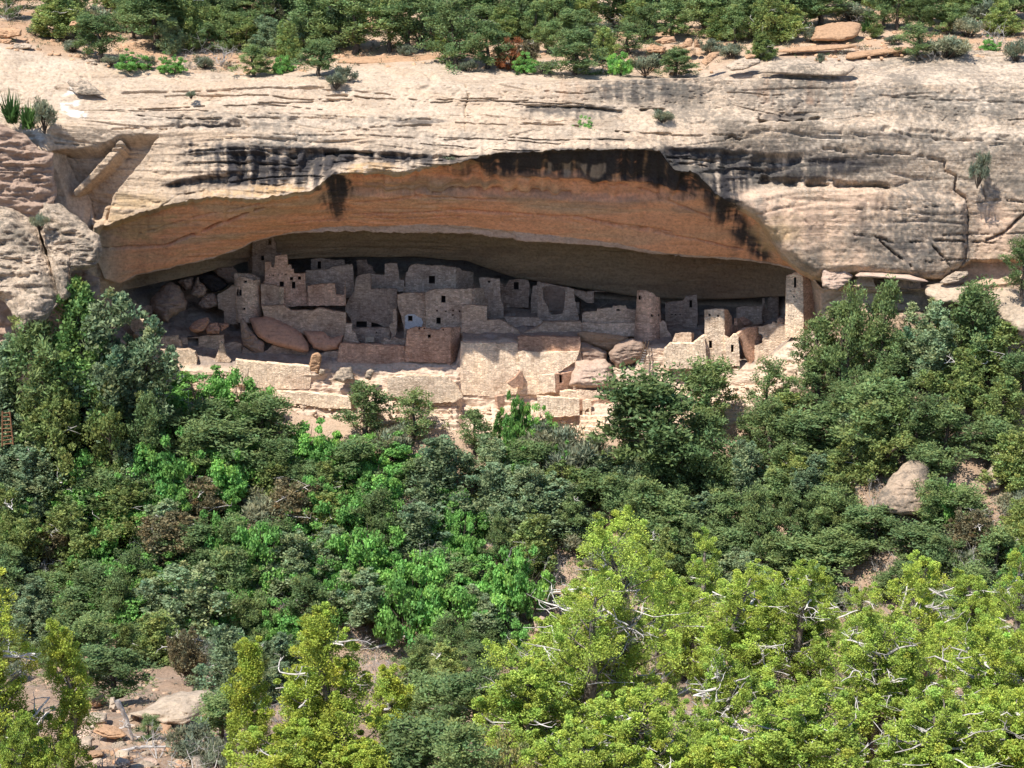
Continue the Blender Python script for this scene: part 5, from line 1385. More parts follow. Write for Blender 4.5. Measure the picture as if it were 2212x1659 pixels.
def juniper(H=6.0, Wd=4.0, nl=16, leaves=60, l=.17, w=.10, cone=.6, dead=0, stems=3, sparse=1.0, dead_len=1.2, fl=1.0):
    wood, C, R = Wood(), [], []
    dw = []
    for s in range(stems):
        a = s * 6.28 / stems + rg.uniform(-.4, .4)
        ln = (.0 if s == 0 else .22)
        st = bend((0, 0, -.5), (math.cos(a) * ln, math.sin(a) * ln, 1), (H * (.92 if s == 0 else rg.uniform(.5, .8))) + .5, 7, .10)
        if s == 0:
            st[:, :2] -= (st[-1, :2] - st[0, :2]) * np.linspace(0, 1, 8)[:, None]
        wood.add(st, .024 * H + .03, .035, 6)
        n = max(5, int(nl * (1.4 if s == 0 else .8)))
        for k in range(n):
            t = .10 + .88 * (k + rg.rand()) / n
            if rg.rand() > sparse:
                continue
            p = np.array([np.interp(t, np.linspace(0, 1, 8), st[:, i]) for i in range(3)])
            az = k * 2.4 + rg.uniform(-.5, .5)
            prof = (1 - t) ** cone * min(1, .5 + 2.2 * t)
            L = Wd * .5 * prof * rg.uniform(.5, 1.1) * (1 if s == 0 else .7) + .1
            br = bend(p, (math.cos(az), math.sin(az), .45 + .5 * t), L, 4, .16, .12)
            wood.add(br, .06 * (1 - .5 * t), .015, 4)
            # a flame shaped spray of foliage at the branch end
            tip = br[-1]
            h = rg.uniform(.7, 1.35) * (.45 + .09 * H) * fl
            for q in np.linspace(0, 1, 5):
                rr = (.40 - .25 * q) * (.7 + .06 * H) * rg.uniform(.8, 1.2) * fl
                C.append(tip + np.array([rg.normal() * .14, rg.normal() * .14, (q - .25) * h]))
                R.append((rr, rr, rr * 1.15))
            if L > .8:
                C.append(br[2] + rg.normal(size=3) * .12)
                R.append((.32, .32, .26))
    for k in range(dead):
        a = rg.uniform(0, 6.28)
        z = rg.uniform(.1, .8) * H
        f = 1 - z / H
        p = np.array([math.cos(a) * Wd * .12 * f, math.sin(a) * Wd * .12 * f, z])
        q = Wood()
        crooked(q, p, (math.cos(a), math.sin(a), rg.uniform(-.1, .9)), Wd * .5 * (f * .6 + .3) * rg.uniform(.55, 1.05) * dead_len, rg.uniform(.03, .07), 2, .2, .04, (1, 4), 5)
        dw.append(q)
    C, R = np.array(C), np.array(R)
    return wood, leaf_cloud(C, R, leaves, l, w, .9, .6, .42, .5), (dw if dead else None)


def oak(H=4.4, Wd=5.0, n=90, leaves=110, l=.17, w=.15):
    wood, C, R = Wood(), [], []
    for k in range(12):
        a = k * 2.4
        rr = rg.uniform(.1, .5) * Wd
        top = np.array([math.cos(a) * rr, math.sin(a) * rr, H * (1 - .5 * (rr / (Wd * .5)) ** 2) * rg.uniform(.5, .7)])
        st = np.array([np.array([0, 0, -.4]), top * np.array([.35, .35, .45]) + rg.normal(size=3) * .1, top])
        wood.add(st, .05, .015, 4)
    for k in range(n):
        d = unit(rg.normal(size=3) * np.array([1, 1, .8]))
        d[2] = abs(d[2]) * rg.uniform(.5, 1) if rg.rand() < .75 else rg.uniform(-.1, .3)
        r = rg.uniform(.55, 1.0)
        b = 1 + .22 * math.sin(3 * math.atan2(d[1], d[0]) + 1.3) + .12 * rg.normal()
        C.append(np.array([d[0] * Wd * .5 * r * b, d[1] * Wd * .5 * r * b, .3 + d[2] * (H - .4) * r * (.85 + .15 * b)]))
        s = rg.uniform(.32, .62)
        R.append((s, s, s * .6))
    return wood, leaf_cloud(np.array(C), np.array(R), leaves, l, w, .1, .45, .45, .9, .34), None


def sage(H=1.6, Wd=2.2, n=34, leaves=70, l=.20, w=.05):
    wood, C, R = Wood(), [], []
    for k in range(n):
        a, e = rg.uniform(0, 6.28), rg.uniform(.5, 1.4)
        L = rg.uniform(.6, 1.0)
        tip = np.array([math.cos(a) * math.cos(e) * Wd * .5 * L, math.sin(a) * math.cos(e) * Wd * .5 * L, math.sin(e) * H * L])
        wood.add(np.array([np.array([0, 0, -.2]), tip * .5 + rg.normal(size=3) * .08, tip]), .025, .008, 3)
        C.append(tip * rg.uniform(.75, 1))
        R.append((.26, .26, .3))
    return wood, leaf_cloud(np.array(C), np.array(R), leaves, l, w, .9, .6, .5, .5), None


def snag(H=3.0, Wd=3.0, n=9, depth=3):
    w = Wood()
    for k in range(n):
        a = k * 2.4 + rg.uniform(-.4, .4)
        e = rg.uniform(.35, 1.4)
        crooked(w, (rg.normal() * .1, rg.normal() * .1, -.2), (math.cos(a) * math.cos(e) * Wd / H, math.sin(a) * math.cos(e) * Wd / H, math.sin(e)), H * rg.uniform(.55, .9), rg.uniform(.025, .055), depth, .22, .04)
    return w, None, None


def yucca(H=1.1, Wd=1.6, n=90):
    d = unit(np.stack([rg.normal(size=n), rg.normal(size=n), rg.uniform(.15, 1.6, n)], 1))
    L = rg.uniform(.7, 1.0, (n, 1)) * Wd * .6
    sd = unit(np.cross(d, np.array([0, 0, 1.0]))) * .05
    b = rg.normal(size=(n, 3)) * .12 * np.array([1, 1, .3])
    V = np.stack([b - sd, b + sd, b + sd * .8 + d * L * .6, b + d * L, b - sd * .8 + d * L * .6], 1).reshape(-1, 3)
    F = np.arange(n * 5).reshape(-1, 5)
    c = np.repeat(1 + .25 * rg.normal(size=(n, 1)), 5, 0) * np.ones((1, 3))
    return None, (V, F, np.clip(c, .4, 1.8)), None


LEAF = {
    'pinyon': leaf_mat('pinyon needles', (.185, .262, .102)),
    'fir': leaf_mat('fir needles', (.17, .29, .09)),
    'blue': leaf_mat('grey blue juniper scales', (.25, .33, .18)),
    'olive': leaf_mat('olive juniper scales', (.265, .335, .11)),
    'oak': leaf_mat('oak leaves', (.195, .405, .10), .28, .35),
    'near': leaf_mat('yellow green juniper scales', (.335, .44, .078), .16, .18),
    'spire': leaf_mat('yellow juniper scales', (.37, .45, .07), .1, .2),
    'sage': leaf_mat('grey green sage leaves', (.23, .255, .17)),
    'rust': leaf_mat('rust brown dead leaves', (.26, .105, .045), .1),
    'tan': leaf_mat('dry tan foliage', (.22, .19, .105), .15),
    'yucca': leaf_mat('yucca blades', (.085, .17, .05)),
    'pale': leaf_mat('pale yellowish leaves', (.34, .34, .13), .15, .3),
}
# kind -> (builder, nominal height, nominal width, leaf material, bark, everyday name, object name)
KINDS = {
    'pinyon': [lambda: pinyon(), lambda: pinyon(Wd=5.4, nl=30, lo=.1), lambda: pinyon(nl=20, lo=.28), lambda: pinyon(nl=24, lo=.2, Wd=4.6)],
    'thin': [lambda: pinyon(nl=15, lo=.2, Wd=4.6, leaves=60), lambda: pinyon(nl=17, lo=.15, Wd=5, leaves=52)],
    'fir': [lambda: juniper(8, 4.2, 24, 60, cone=.85, stems=1), lambda: juniper(8, 4.4, 26, 60, cone=.75, stems=1)],
    'blue': [lambda: juniper(6, 4.6, 18, 64, cone=.55), lambda: juniper(6, 4.4, 20, 62, cone=.7, stems=2), lambda: juniper(6, 5, 18, 60, cone=.45, stems=4, sparse=.9)],
    'olive': [lambda: juniper(6, 4.2, 17, 56, cone=.6, dead=3), lambda: juniper(6, 4.0, 15, 56, cone=.5, dead=5, sparse=.85), lambda: juniper(6, 4.4, 18, 58, cone=.6, stems=2, dead=2)],
    'oak': [lambda: oak(), lambda: oak(4, 5, 100, 100), lambda: oak(4.6, 5, 76, 120), lambda: oak(3.6, 5.2, 84, 110)],
    'sage': [lambda: sage(), lambda: sage(n=28), lambda: sage(n=40)],
    'snag': [lambda: snag(), lambda: snag(n=7), lambda: snag(n=12)],
    'rust': [lambda: oak(4, 4.4, 60, 80, .2, .1)],
    'tan': [lambda: juniper(5, 3.8, 14, 50, cone=.5, sparse=.85, dead=6)],
    'yucca': [lambda: yucca(), lambda: yucca(n=120)],
    'pale': [lambda: oak(3, 4, 60, 80, .12, .10)],
}
NOMINAL = {'pinyon': (6.2, 5.2), 'thin': (6.2, 5.0), 'fir': (8.4, 4.8), 'blue': (6.4, 5.0), 'olive': (6.4, 4.6), 'oak': (3.1, 5.6), 'sage': (1.8, 2.4), 'snag': (2.8, 3.0), 'rust': (3.0, 4.4), 'tan': (5.4, 4.2), 'yucca': (1.0, 1.7), 'pale': (2.5, 4.4)}
NAMES = {'pinyon': 'pinyon_pine', 'thin': 'pinyon_pine', 'fir': 'fir_tree', 'blue': 'juniper_tree', 'olive': 'juniper_tree', 'near': 'juniper_tree', 'oak': 'oak_shrub', 'sage': 'sage_shrub', 'snag': 'dead_shrub', 'rust': 'dead_shrub', 'tan': 'juniper_tree', 'yucca': 'yucca_plant', 'pale': 'leafy_shrub'}
CATS = {'pinyon': 'pine tree', 'thin': 'pine tree', 'fir': 'fir tree', 'blue': 'juniper', 'olive': 'juniper', 'near': 'juniper', 'oak': 'oak shrub', 'sage': 'shrub', 'snag': 'dead shrub', 'rust': 'dead shrub', 'tan': 'juniper', 'yucca': 'yucca', 'pale': 'shrub'}
PROTO = {}


def proto(kind, i):
    key = (kind, i % len(KINDS[kind]))
    if key not in PROTO:
        wood, lv, dw = KINDS[kind][key[1]]()
        d = {}
        bark = M_GREY if kind == 'snag' else M_BARK
        if wood:
            d['trunk'] = wood.mesh('trunk', bark)
        if lv:
            d['crown'] = mesh_np('crown', lv[0], lv[1], lv[2], False, LEAF.get({'thin': 'pinyon'}.get(kind, kind)))
        if dw:
            d['dead_branch'] = [q.mesh('dead_branch', M_WHITE) for q in dw]
        # real extent of the variant
        P = np.concatenate([x for x in ([lv[0]] if lv else []) + (wood.V if wood and not lv else [])])
        ex = (np.percentile(P[:, 2], 99.7), np.percentile(P[:, 0], 98.5) - np.percentile(P[:, 0], 1.5))
        PROTO[key] = (d, ex)
    return PROTO[key]


PLANTS = []


def grow(kind, P, h, w, label, group, meshes, ex, rz=None):
    root = bpy.data.objects.new(NAMES[kind], None)
    COL.objects.link(root)
    root.location = P
    root.empty_display_size = .3
    root.rotation_euler = (rg.normal() * .04, rg.normal() * .04, rg.uniform(0, 6.28) if rz is None else rz)
    root.scale = (w / ex[1], w / ex[1], h / ex[0])
    tag(root, label, CATS[kind], group)
    for n, ms in meshes.items():
        shrub = kind in ('oak', 'sage', 'pale', 'rust')
        nm = {'trunk': 'stems', 'crown': 'foliage'}.get(n, n) if shrub else n
        for me in (ms if isinstance(ms, list) else [ms]):
            o = bpy.data.objects.new(nm, me)
            COL.objects.link(o)
            o.parent = root
    return root


def plant(kind, px, top, base, w, label=None, where='slope', Y=None, var=None, adj=None):
    if where == 'mesa':
        P = hit_mesa(px, base)
    elif where == 'ledge':
        P = at(px, base, Y)
    else:
        P = hit_ground(px, base)
        foot = float(np.interp(P[0], Wl[15][:, 0], Wl[15][:, 1])) - 1.6
        if P[1] > foot:
            P = at(px, base, foot)
        P = np.array([P[0], P[1], float(ground(P[0], P[1]))])
    dist = (P[1] + 240) * CP - (P[2] - CAM[2]) * SP
    s = dist * TAN / (W2 / 2)
    ht = at(px, top, P[1])[2] - P[2]
    i = rg.randint(0, 8) if var is None else var
    meshes, ex = proto(kind, i)
    PLANTS.append(dict(kind=kind, px=px, py=(top + base) / 2, w=w, h=base - top, label=label, where=where, adj=adj))
    o = grow(kind, P, max(ht, .3), w * s, label or '?', None, meshes, ex)
    PLANTS[-1]['o'] = o
    return o


# --- the mesa top above the cliff
for row in [
    ('olive', 115, -30, 82, 105), ('sage', 75, 50, 78, 34), ('pinyon', 214, 28, 130, 84), ('oak', 280, 106, 152, 66, 'bright green rounded shrub at the rim, first of two small shrubs at the left'), ('oak', 371, 112, 158, 54, 'small bright green round shrub at the rim right of the first'),
    ('pinyon', 334, -40, 108, 120), ('pinyon', 270, -40, 70, 80), ('olive', 412, -30, 110, 76), ('pinyon', 476, -40, 88, 100), ('snag', 475, 62, 142, 110, 'grey fallen tangle of dead branches at the rim'), ('pinyon', 547, 96, 168, 78, 'round dark green pinyon bush standing on the rim edge'),
    ('olive', 624, 48, 136, 56, 'narrow olive yellow young juniper above the rim'), ('pinyon', 692, 84, 170, 66, 'open young pinyon at the rim beside grey sage'), ('sage', 748, 142, 178, 52), ('sage', 726, 156, 190, 36), ('pinyon', 600, -40, 84, 96), ('tan', 588, 0, 92, 50), ('pinyon', 674, -20, 112, 110), ('pinyon', 764, -30, 116, 130), ('thin', 840, 14, 112, 86),
    ('pinyon', 884, -36, 110, 100), ('olive', 944, 74, 108, 50), ('pinyon', 984, -10, 142, 120), ('pinyon', 940, -40, 70, 90), ('pinyon', 1052, 44, 148, 100), ('rust', 1100, 80, 152, 62, 'rust brown dead shrub on the rim among green pines'), ('tan', 1136, 84, 150, 46, 'dry brownish shrub touching the rust brown one'), ('oak', 1136, 112, 158, 50), ('pinyon', 1240, 56, 160, 146, 'broad dark green pinyon spreading at the middle of the rim'),
    ('olive', 1306, 58, 134, 66), ('thin', 1360, 46, 118, 84, 'small flat topped pinyon with a bleached bent trunk'), ('oak', 1342, 112, 160, 56), ('pinyon', 1458, 102, 160, 100, 'low bright pinyon bush under the orange boulders'), ('sage', 1394, 116, 160, 56), ('sage', 1540, 84, 118, 60), ('sage', 1580, 92, 128, 44), ('olive', 1640, 70, 132, 58),
    ('pinyon', 1118, -40, 84, 100), ('pinyon', 1194, -40, 78, 100), ('olive', 1258, -30, 62, 66, 'bright yellow green tree high on the mesa'), ('pinyon', 1320, -40, 60, 100), ('pinyon', 1400, 10, 88, 80), ('pinyon', 1450, -10, 86, 90), ('pinyon', 1520, -40, 70, 96), ('olive', 1556, 14, 88, 66), ('pinyon', 1625, -20, 84, 90), ('pinyon', 1690, -30, 72, 90), ('olive', 1655, -20, 96, 60), ('snag', 1676, 40, 78, 60),
    ('thin', 1716, -30, 70, 90), ('pinyon', 1770, -36, 58, 90), ('sage', 1752, 56, 92, 34), ('sage', 1783, 72, 88, 28), ('snag', 1842, 18, 52, 60, 'dead tree with a bleached trunk above the orange mound'), ('sage', 1836, 4, 48, 80), ('olive', 1873, 22, 48, 40), ('yucca', 1872, 38, 68, 44, 'pale spiky yucca beside the orange mound'), ('olive', 1892, 48, 82, 28), ('thin', 1908, -40, 64, 70), ('thin', 1938, -40, 66, 80),
    ('thin', 1984, 48, 130, 84, 'small leaning pinyon with a bare dark trunk right of the orange ledge'), ('sage', 2040, 76, 128, 88), ('snag', 2014, 96, 132, 60), ('pinyon', 2050, 6, 74, 70), ('sage', 2092, 34, 80, 56), ('sage', 2130, 0, 60, 70), ('snag', 2150, 40, 98, 60), ('olive', 2188, 36, 74, 46), ('sage', 2194, 84, 132, 44), ('oak', 2140, 76, 110, 40), ('sage', 1980, 0, 44, 66), ('pinyon', 2010, -40, 50, 80),
    ('sage', 1656, 98, 132, 36), ('sage', 1771, 114, 138, 22), ('pinyon', 2110, -40, 36, 90), ('pinyon', 2190, -40, 44, 100), ('pinyon', 20, -40, 40, 90), ('pinyon', 170, -40, 60, 80), ('snag', 18, -6, 44, 60, 'reddish dead fan of twigs at the top left corner'), ('sage', 160, 84, 112, 40), ('sage', 440, 120, 150, 40), ('snag', 410, 90, 150, 50), ('pinyon', 830, -40, 60, 90), ('pinyon', 700, -40, 40, 100), ('pinyon', 540, -40, 50, 100), ('pinyon', 400, -46, 30, 90),
    ('pinyon', 1060, -40, 50, 100), ('pinyon', 1850, -50, 10, 100), ('pinyon', 1570, -46, 26, 100), ('olive', 1480, -40, 20, 70), ('pinyon', 1000, -46, 30, 90), ('pinyon', 640, -46, 20, 90), ('pinyon', 1240, -46, 20, 80), ('sage', 880, 96, 122, 40), ('sage', 1010, 130, 156, 36), ('sage', 1420, 96, 124, 40), ('oak', 610, 120, 158, 50), ('sage', 1180, 130, 158, 44), ('sage', 320, 120, 148, 36), ('sage', 240, 118, 140, 30), ('sage', 2060, 100, 126, 40), ('sage', 1930, 76, 96, 34),
]:
    plant(*row[:5], label=row[5] if len(row) > 5 else None, where='mesa')
# --- plants growing on the cliff face and ledges
plant('oak', 1266, 250, 296, 44, 'lone leafy bush growing from a ledge on the upper cliff face', 'ledge', -12.2)
plant('sage', 2112, 326, 398, 44, 'wispy dark shrub hanging on the right cliff face', 'ledge', -14.2)
plant('sage', 972, 336, 356, 30, 'tiny dark tuft above the brow near the middle', 'ledge', -16.2)
plant('sage', 413, 196, 212, 20, 'tiny grey tuft on the left rim slab', 'ledge', -9)
plant('sage', 1432, 236, 264, 40, 'straggly grey tuft in the slot of the upper cliff face', 'ledge', -12)
plant('sage', 88, 462, 494, 36, 'grey tuft in the cleft of the split buttress', 'ledge', -21)
plant('yucca', 24, 190, 262, 64, 'dark spiky yucca clump on the left ledge', 'ledge', -14.5)
plant('yucca', 62, 214, 274, 60, 'brighter green yucca at the right of the left ledge clump', 'ledge', -14.8)
plant('sage', 96, 212, 280, 44, 'grey wispy shrub right of the yucca clump', 'ledge', -14.6)
plant('sage', 98, 346, 382, 26, 'yellowish tuft in the recess left of the slanting ribs', 'ledge', -15)
plant('thin', 2206, 510, 640, 70, 'pinyon branch reaching in at the right edge of the picture', 'ledge', -17)
# --- the far canyon slope below the ruins
for row in [
    ('fir', 180, 608, 985, 170, 'tall pointed green fir before the left buttress'), ('blue', 258, 632, 960, 175, 'silvery blue juniper right of the tall pointed fir'), ('pinyon', 84, 684, 1000, 180), ('blue', 10, 730, 990, 140), ('olive', 140, 830, 1090, 110), ('olive', 234, 800, 1060, 90, 'yellow olive juniper below the silvery blue one'), ('pinyon', 316, 850, 1060, 90),
    ('oak', 352, 780, 880, 110), ('oak', 430, 792, 900, 150, 'bright green oak below the low left end walls'), ('oak', 520, 800, 930, 140), ('snag', 440, 838, 930, 90), ('snag', 512, 826, 900, 80, 'grey dead twigs in the oaks below the curved terrace wall'), ('pinyon', 565, 850, 985, 110), ('oak', 350, 930, 1060, 150), ('oak', 372, 985, 1110, 130, 'brightest green oak on the left slope'), ('pinyon', 470, 900, 1040, 130), ('oak', 500, 960, 1080, 140), ('pinyon', 590, 940, 1060, 90),
    ('snag', 270, 930, 1000, 80), ('blue', 60, 960, 1110, 140), ('olive', 24, 1050, 1220, 110), ('olive', 110, 1000, 1120, 90), ('olive', 160, 1080, 1260, 110, 'olive juniper with a grey forked trunk at the left'), ('pinyon', 210, 1010, 1140, 100), ('tan', 440, 1030, 1150, 90), ('olive', 265, 1040, 1180, 110), ('snag', 322, 1128, 1250, 76, 'pinkish dead shrub in the left of the thicket'), ('oak', 470, 1110, 1230, 120), ('sage', 400, 1120, 1200, 90), ('snag', 420, 1070, 1130, 90), ('blue', 360, 1080, 1180, 90), ('pinyon', 20, 1180, 1320, 110), ('snag', 110, 1160, 1260, 100),
    ('thin', 790, 824, 950, 110, 'open pinyon standing against the sunlit terrace left of centre'), ('thin', 890, 840, 955, 96, 'second open pinyon against the sunlit terrace, with grey lower twigs'), ('thin', 1022, 886, 985, 76, 'slender light green tree at the foot of the terrace'), ('oak', 1102, 852, 975, 72, 'bright green tree top before the brown shaded pier'), ('oak', 1168, 872, 975, 70), ('oak', 664, 912, 1000, 130), ('oak', 826, 930, 1020, 150), ('oak', 720, 960, 1050, 130), ('oak', 800, 1000, 1090, 150, 'wide light green oak in the middle of the thicket'), ('blue', 955, 946, 1130, 150, 'dark blue green conical juniper at the centre of the slope'), ('blue', 1062, 1000, 1140, 110), ('oak', 1104, 960, 1060, 100, 'vivid green oak below the bright tree top'),
    ('sage', 850, 920, 990, 80), ('tan', 622, 1040, 1170, 110, 'brown tan juniper dying in the green thicket'), ('olive', 704, 1060, 1160, 90), ('pinyon', 815, 1050, 1180, 120), ('snag', 706, 1116, 1190, 110, 'grey drooping dead branches in the middle thicket'), ('oak', 788, 1140, 1270, 160, 'rounded green oak dome left of centre'), ('oak', 572, 1130, 1270, 140), ('oak', 996, 1110, 1220, 100), ('blue', 906, 1090, 1230, 130), ('oak', 905, 1190, 1310, 160), ('snag', 1100, 1130, 1200, 100, 'white arching dead twigs beside the centre junipers'), ('oak', 1030, 1180, 1300, 140), ('pinyon', 660, 1000, 1090, 90), ('pinyon', 900, 990, 1080, 90), ('oak', 990, 1050, 1130, 80),
    ('pinyon', 1412, 790, 1065, 170, 'largest dark pinyon below the round tower'), ('pinyon', 1526, 772, 960, 96, 'pinyon top below the square sunlit tower'), ('pinyon', 1530, 890, 1085, 130), ('pinyon', 1470, 930, 1080, 110), ('thin', 1360, 850, 1000, 90), ('sage', 1194, 906, 990, 100), ('sage', 1234, 950, 1060, 110, 'pale grey green bush right of the bright tree top'), ('sage', 1290, 940, 1000, 60), ('oak', 1212, 950, 1040, 60), ('blue', 1136, 1000, 1150, 110), ('blue', 1210, 1040, 1160, 120), ('pinyon', 1322, 1024, 1150, 120), ('pinyon', 1390, 1036, 1180, 120), ('olive', 1294, 975, 1040, 50), ('pinyon', 1455, 1070, 1200, 120), ('thin', 1626, 880, 970, 70), ('blue', 1618, 955, 1110, 100),
    ('pinyon', 1646, 1050, 1230, 110), ('pinyon', 1560, 1060, 1170, 120), ('pinyon', 1490, 1120, 1260, 130), ('olive', 1438, 1140, 1290, 100), ('olive', 1158, 1110, 1240, 100, 'dark limbed juniper left of the big white branched one'), ('sage', 1262, 1140, 1200, 80), ('oak', 1118, 1180, 1320, 130), ('oak', 1000, 1260, 1380, 170, 'large vivid oak bank above the pale fallen log'), ('oak', 880, 1240, 1380, 150), ('oak', 1100, 1345, 1420, 100, 'smooth rounded green shrub beside bare pink rock'), ('blue', 1060, 1290, 1400, 110), ('pinyon', 1230, 1070, 1170, 100), ('snag', 1180, 1190, 1270, 80),
    ('thin', 1836, 604, 745, 74, 'slender pinyon before the dark rock slot, left of a pair'), ('thin', 1906, 600, 730, 84, 'slender pinyon before the dark rock slot, right of a pair'), ('thin', 1768, 684, 800, 90, 'open pinyon crown before the foot of the four storey tower'), ('thin', 1820, 650, 830, 120), ('blue', 1992, 650, 840, 130, 'full bright green juniper below the right cliff'), ('pinyon', 2106, 604, 745, 96, 'dark pinyon top rising over the right hand ledges'), ('olive', 2132, 672, 830, 120), ('thin', 1900, 700, 860, 100), ('thin', 2060, 700, 850, 90), ('olive', 2080, 750, 900, 110), ('thin', 1664, 770, 910, 90), ('pinyon', 1664, 860, 1020, 130), ('thin', 1760, 780, 900, 100), ('pinyon', 1742, 880, 1020, 120), ('pinyon', 1876, 816, 1000, 140), ('olive', 1880, 880, 1040, 90), ('thin', 1986, 840, 1000, 110),
    ('pinyon', 2042, 876, 1010, 130, 'flat crowned olive pinyon above the large tilted boulder'), ('olive', 2160, 812, 960, 110), ('olive', 2186, 930, 1060, 100), ('pinyon', 2205, 760, 900, 90), ('blue', 1760, 980, 1090, 100), ('pinyon', 1700, 1060, 1210, 110), ('pinyon', 1800, 1050, 1180, 130), ('oak', 2034, 1040, 1140, 90), ('pinyon', 2082, 1050, 1160, 90), ('tan', 2094, 1100, 1220, 90, 'yellow brown juniper right of the large tilted boulder'), ('olive', 2196, 1080, 1200, 80), ('pinyon', 1980, 1130, 1230, 110), ('pinyon', 1824, 1140, 1240, 100), ('pinyon', 1890, 1090, 1200, 110), ('snag', 1918, 1180, 1240, 70), ('snag', 2080, 1180, 1290, 110, 'grey fan of dead branches above the near junipers at right'), ('pinyon', 1560, 1140, 1250, 110), ('snag', 1890, 1030, 1100, 60), ('snag', 1480, 985, 1050, 80), ('pinyon', 2150, 1140, 1260, 110), ('blue', 1600, 1190, 1300, 120), ('pinyon', 1740, 1160, 1270, 120), ('oak', 2200, 1180, 1270, 80), ('thin', 1930, 760, 880, 80), ('sage', 1700, 960, 1010, 60), ('pinyon', 2000, 960, 1050, 80), ('pinyon', 2130, 900, 1010, 90),
    ('pinyon', 2004, 1030, 1150, 66, 'pinyon overlapping the right side of the large tilted boulder'), ('sage', 1930, 1100, 1150, 60, 'small grey green bush at the foot of the large tilted boulder'), ('pinyon', 500, 1180, 1330, 130), ('blue', 410, 1220, 1410, 170, 'big blue green juniper in the lower left thicket'), ('pinyon', 270, 1236, 1390, 100), ('pinyon', 170, 1260, 1380, 110), ('blue', 490, 1350, 1520, 120, 'dark blue green juniper left of the yellow spire'), ('pinyon', 240, 1400, 1530, 130), ('olive', 334, 1324, 1440, 110, 'yellow green bush over the flat tan boulder'), ('tan', 412, 1360, 1480, 70), ('oak', 600, 1290, 1390, 100), ('blue', 610, 1370, 1480, 90), ('pinyon', 200, 1330, 1450, 90), ('snag', 240, 1200, 1290, 110), ('pinyon', 660, 1240, 1370, 110), ('olive', 330, 1230, 1330, 80), ('snag', 330, 1300, 1360, 80), ('pinyon', 560, 1280, 1380, 100), ('snag', 830, 1400, 1520, 120, 'grey bleached dead branches right of the yellow cone'), ('oak', 740, 1250, 1340, 110), ('snag', 940, 1250, 1320, 80), ('pinyon', 1040, 1390, 1480, 110), ('olive', 960, 1390, 1480, 100),
]:
    plant(*row[:5], label=row[5] if len(row) > 5 else None)
# --- the rest of the thicket, thinner towards the bare patches
def fill(poly, kinds, n, gap, hr, wr, where='slope', avoid=()):
    ks, ws = zip(*kinds)
    ws = np.array(ws) / sum(ws)
    a = np.array(poly, float)
    have = [(p['px'], p['py'] + p['h'] * .5) for p in PLANTS]
    got = tries = 0
    while got < n and tries < n * 60:
        tries += 1
        x, y = rg.uniform(a[:, 0].min(), a[:, 0].max()), rg.uniform(a[:, 1].min(), a[:, 1].max())
        if not poly_in(np.array([x]), np.array([y]), poly)[0]:
            continue
        if any(math.hypot((x - q[0]), (y - q[1]) * 1.3) < gap for q in have):
            continue
        k = ks[rg.choice(len(ks), p=ws)]
        sc = {'oak': .8, 'sage': .6, 'snag': .7, 'pinyon': 1.0}.get(k, .95)
        h = rg.uniform(*hr) * sc
        w = rg.uniform(*wr) * (1.1 if k == 'oak' else .75 if k == 'sage' else .82)
        if any(x + w * .5 > q[0] and x - w * .5 < q[2] and y > q[1] and y - h < q[3] for q in avoid):
            continue
        have.append((x, y))
        plant(k, x, y - h, y, w, where=where)
        got += 1


BARE = [(1880, 985, 2010, 1125), (1170, 1165, 1240, 1225), (1660, 1165, 1720, 1205), (890, 1365, 990, 1425), (1130, 1330, 1210, 1410), (590, 820, 760, 930), (890, 880, 960, 960), (1230, 830, 1330, 940), (1800, 1205, 1850, 1250), (2085, 940, 2150, 1070), (200, 1470, 480, 1600), (1560, 900, 1650, 960)]
fill([(-20, 1000), (560, 960), (760, 1010), (1150, 1030), (1150, 1400), (560, 1430), (-20, 1400)], [('oak', .42), ('pinyon', .2), ('blue', .15), ('olive', .09), ('sage', .05), ('snag', .11), ('tan', .02)], 95, 34, (80, 150), (85, 150), avoid=BARE)
fill([(1160, 1050), (1330, 1040), (1650, 960), (1800, 900), (2230, 880), (2230, 1290), (1200, 1280)], [('pinyon', .46), ('olive', .15), ('blue', .14), ('snag', .10), ('sage', .09), ('oak', .06)], 40, 40, (80, 130), (80, 125), avoid=BARE)
fill([(-20, 20), (2230, 10), (2230, 100), (1900, 80), (1640, 100), (1480, 96), (1300, 118), (1000, 120), (700, 120), (480, 130), (300, 110), (100, 70), (-20, 50)], [('pinyon', .46), ('olive', .2), ('blue', .12), ('sage', .14), ('thin', .08)], 84, 27, (62, 105), (56, 92), where='mesa', avoid=[(1380, 78, 1510, 122), (1755, 44, 1870, 95), (1690, 100, 1980, 165), (0, 48, 70, 112)])
# --- darker trees on the near slope
for row in [
    ('pinyon', 918, 1450, 1600, 130), ('pinyon', 1030, 1450, 1620, 130), ('pinyon', 905, 1550, 1720, 150), ('pinyon', 1010, 1560, 1740, 150), ('olive', 850, 1560, 1700, 90), ('pinyon', 480, 1500, 1600, 90), ('thin', 326, 1540, 1600, 50, 'small pine seedling among the rocks at lower left'), ('sage', 420, 1570, 1640, 100), ('snag', 340, 1570, 1640, 110), ('snag', 60, 1560, 1690, 180, 'tangle of white dead branches in the bottom left corner'), ('snag', 420, 1610, 1680, 140), ('snag', 240, 1600, 1670, 120), ('sage', 480, 1600, 1670, 70), ('pale', 930, 1612, 1700, 110, 'pale yellowish leafy shrub at the bottom edge left of centre'), ('pale', 1090, 1585, 1720, 140, 'pale yellowish leafy shrub at the bottom edge near the middle'), ('pale', 1000, 1630, 1720, 90), ('snag', 1180, 1420, 1500, 70),
]:
    plant(*row[:5], label=row[5] if len(row) > 5 else None)


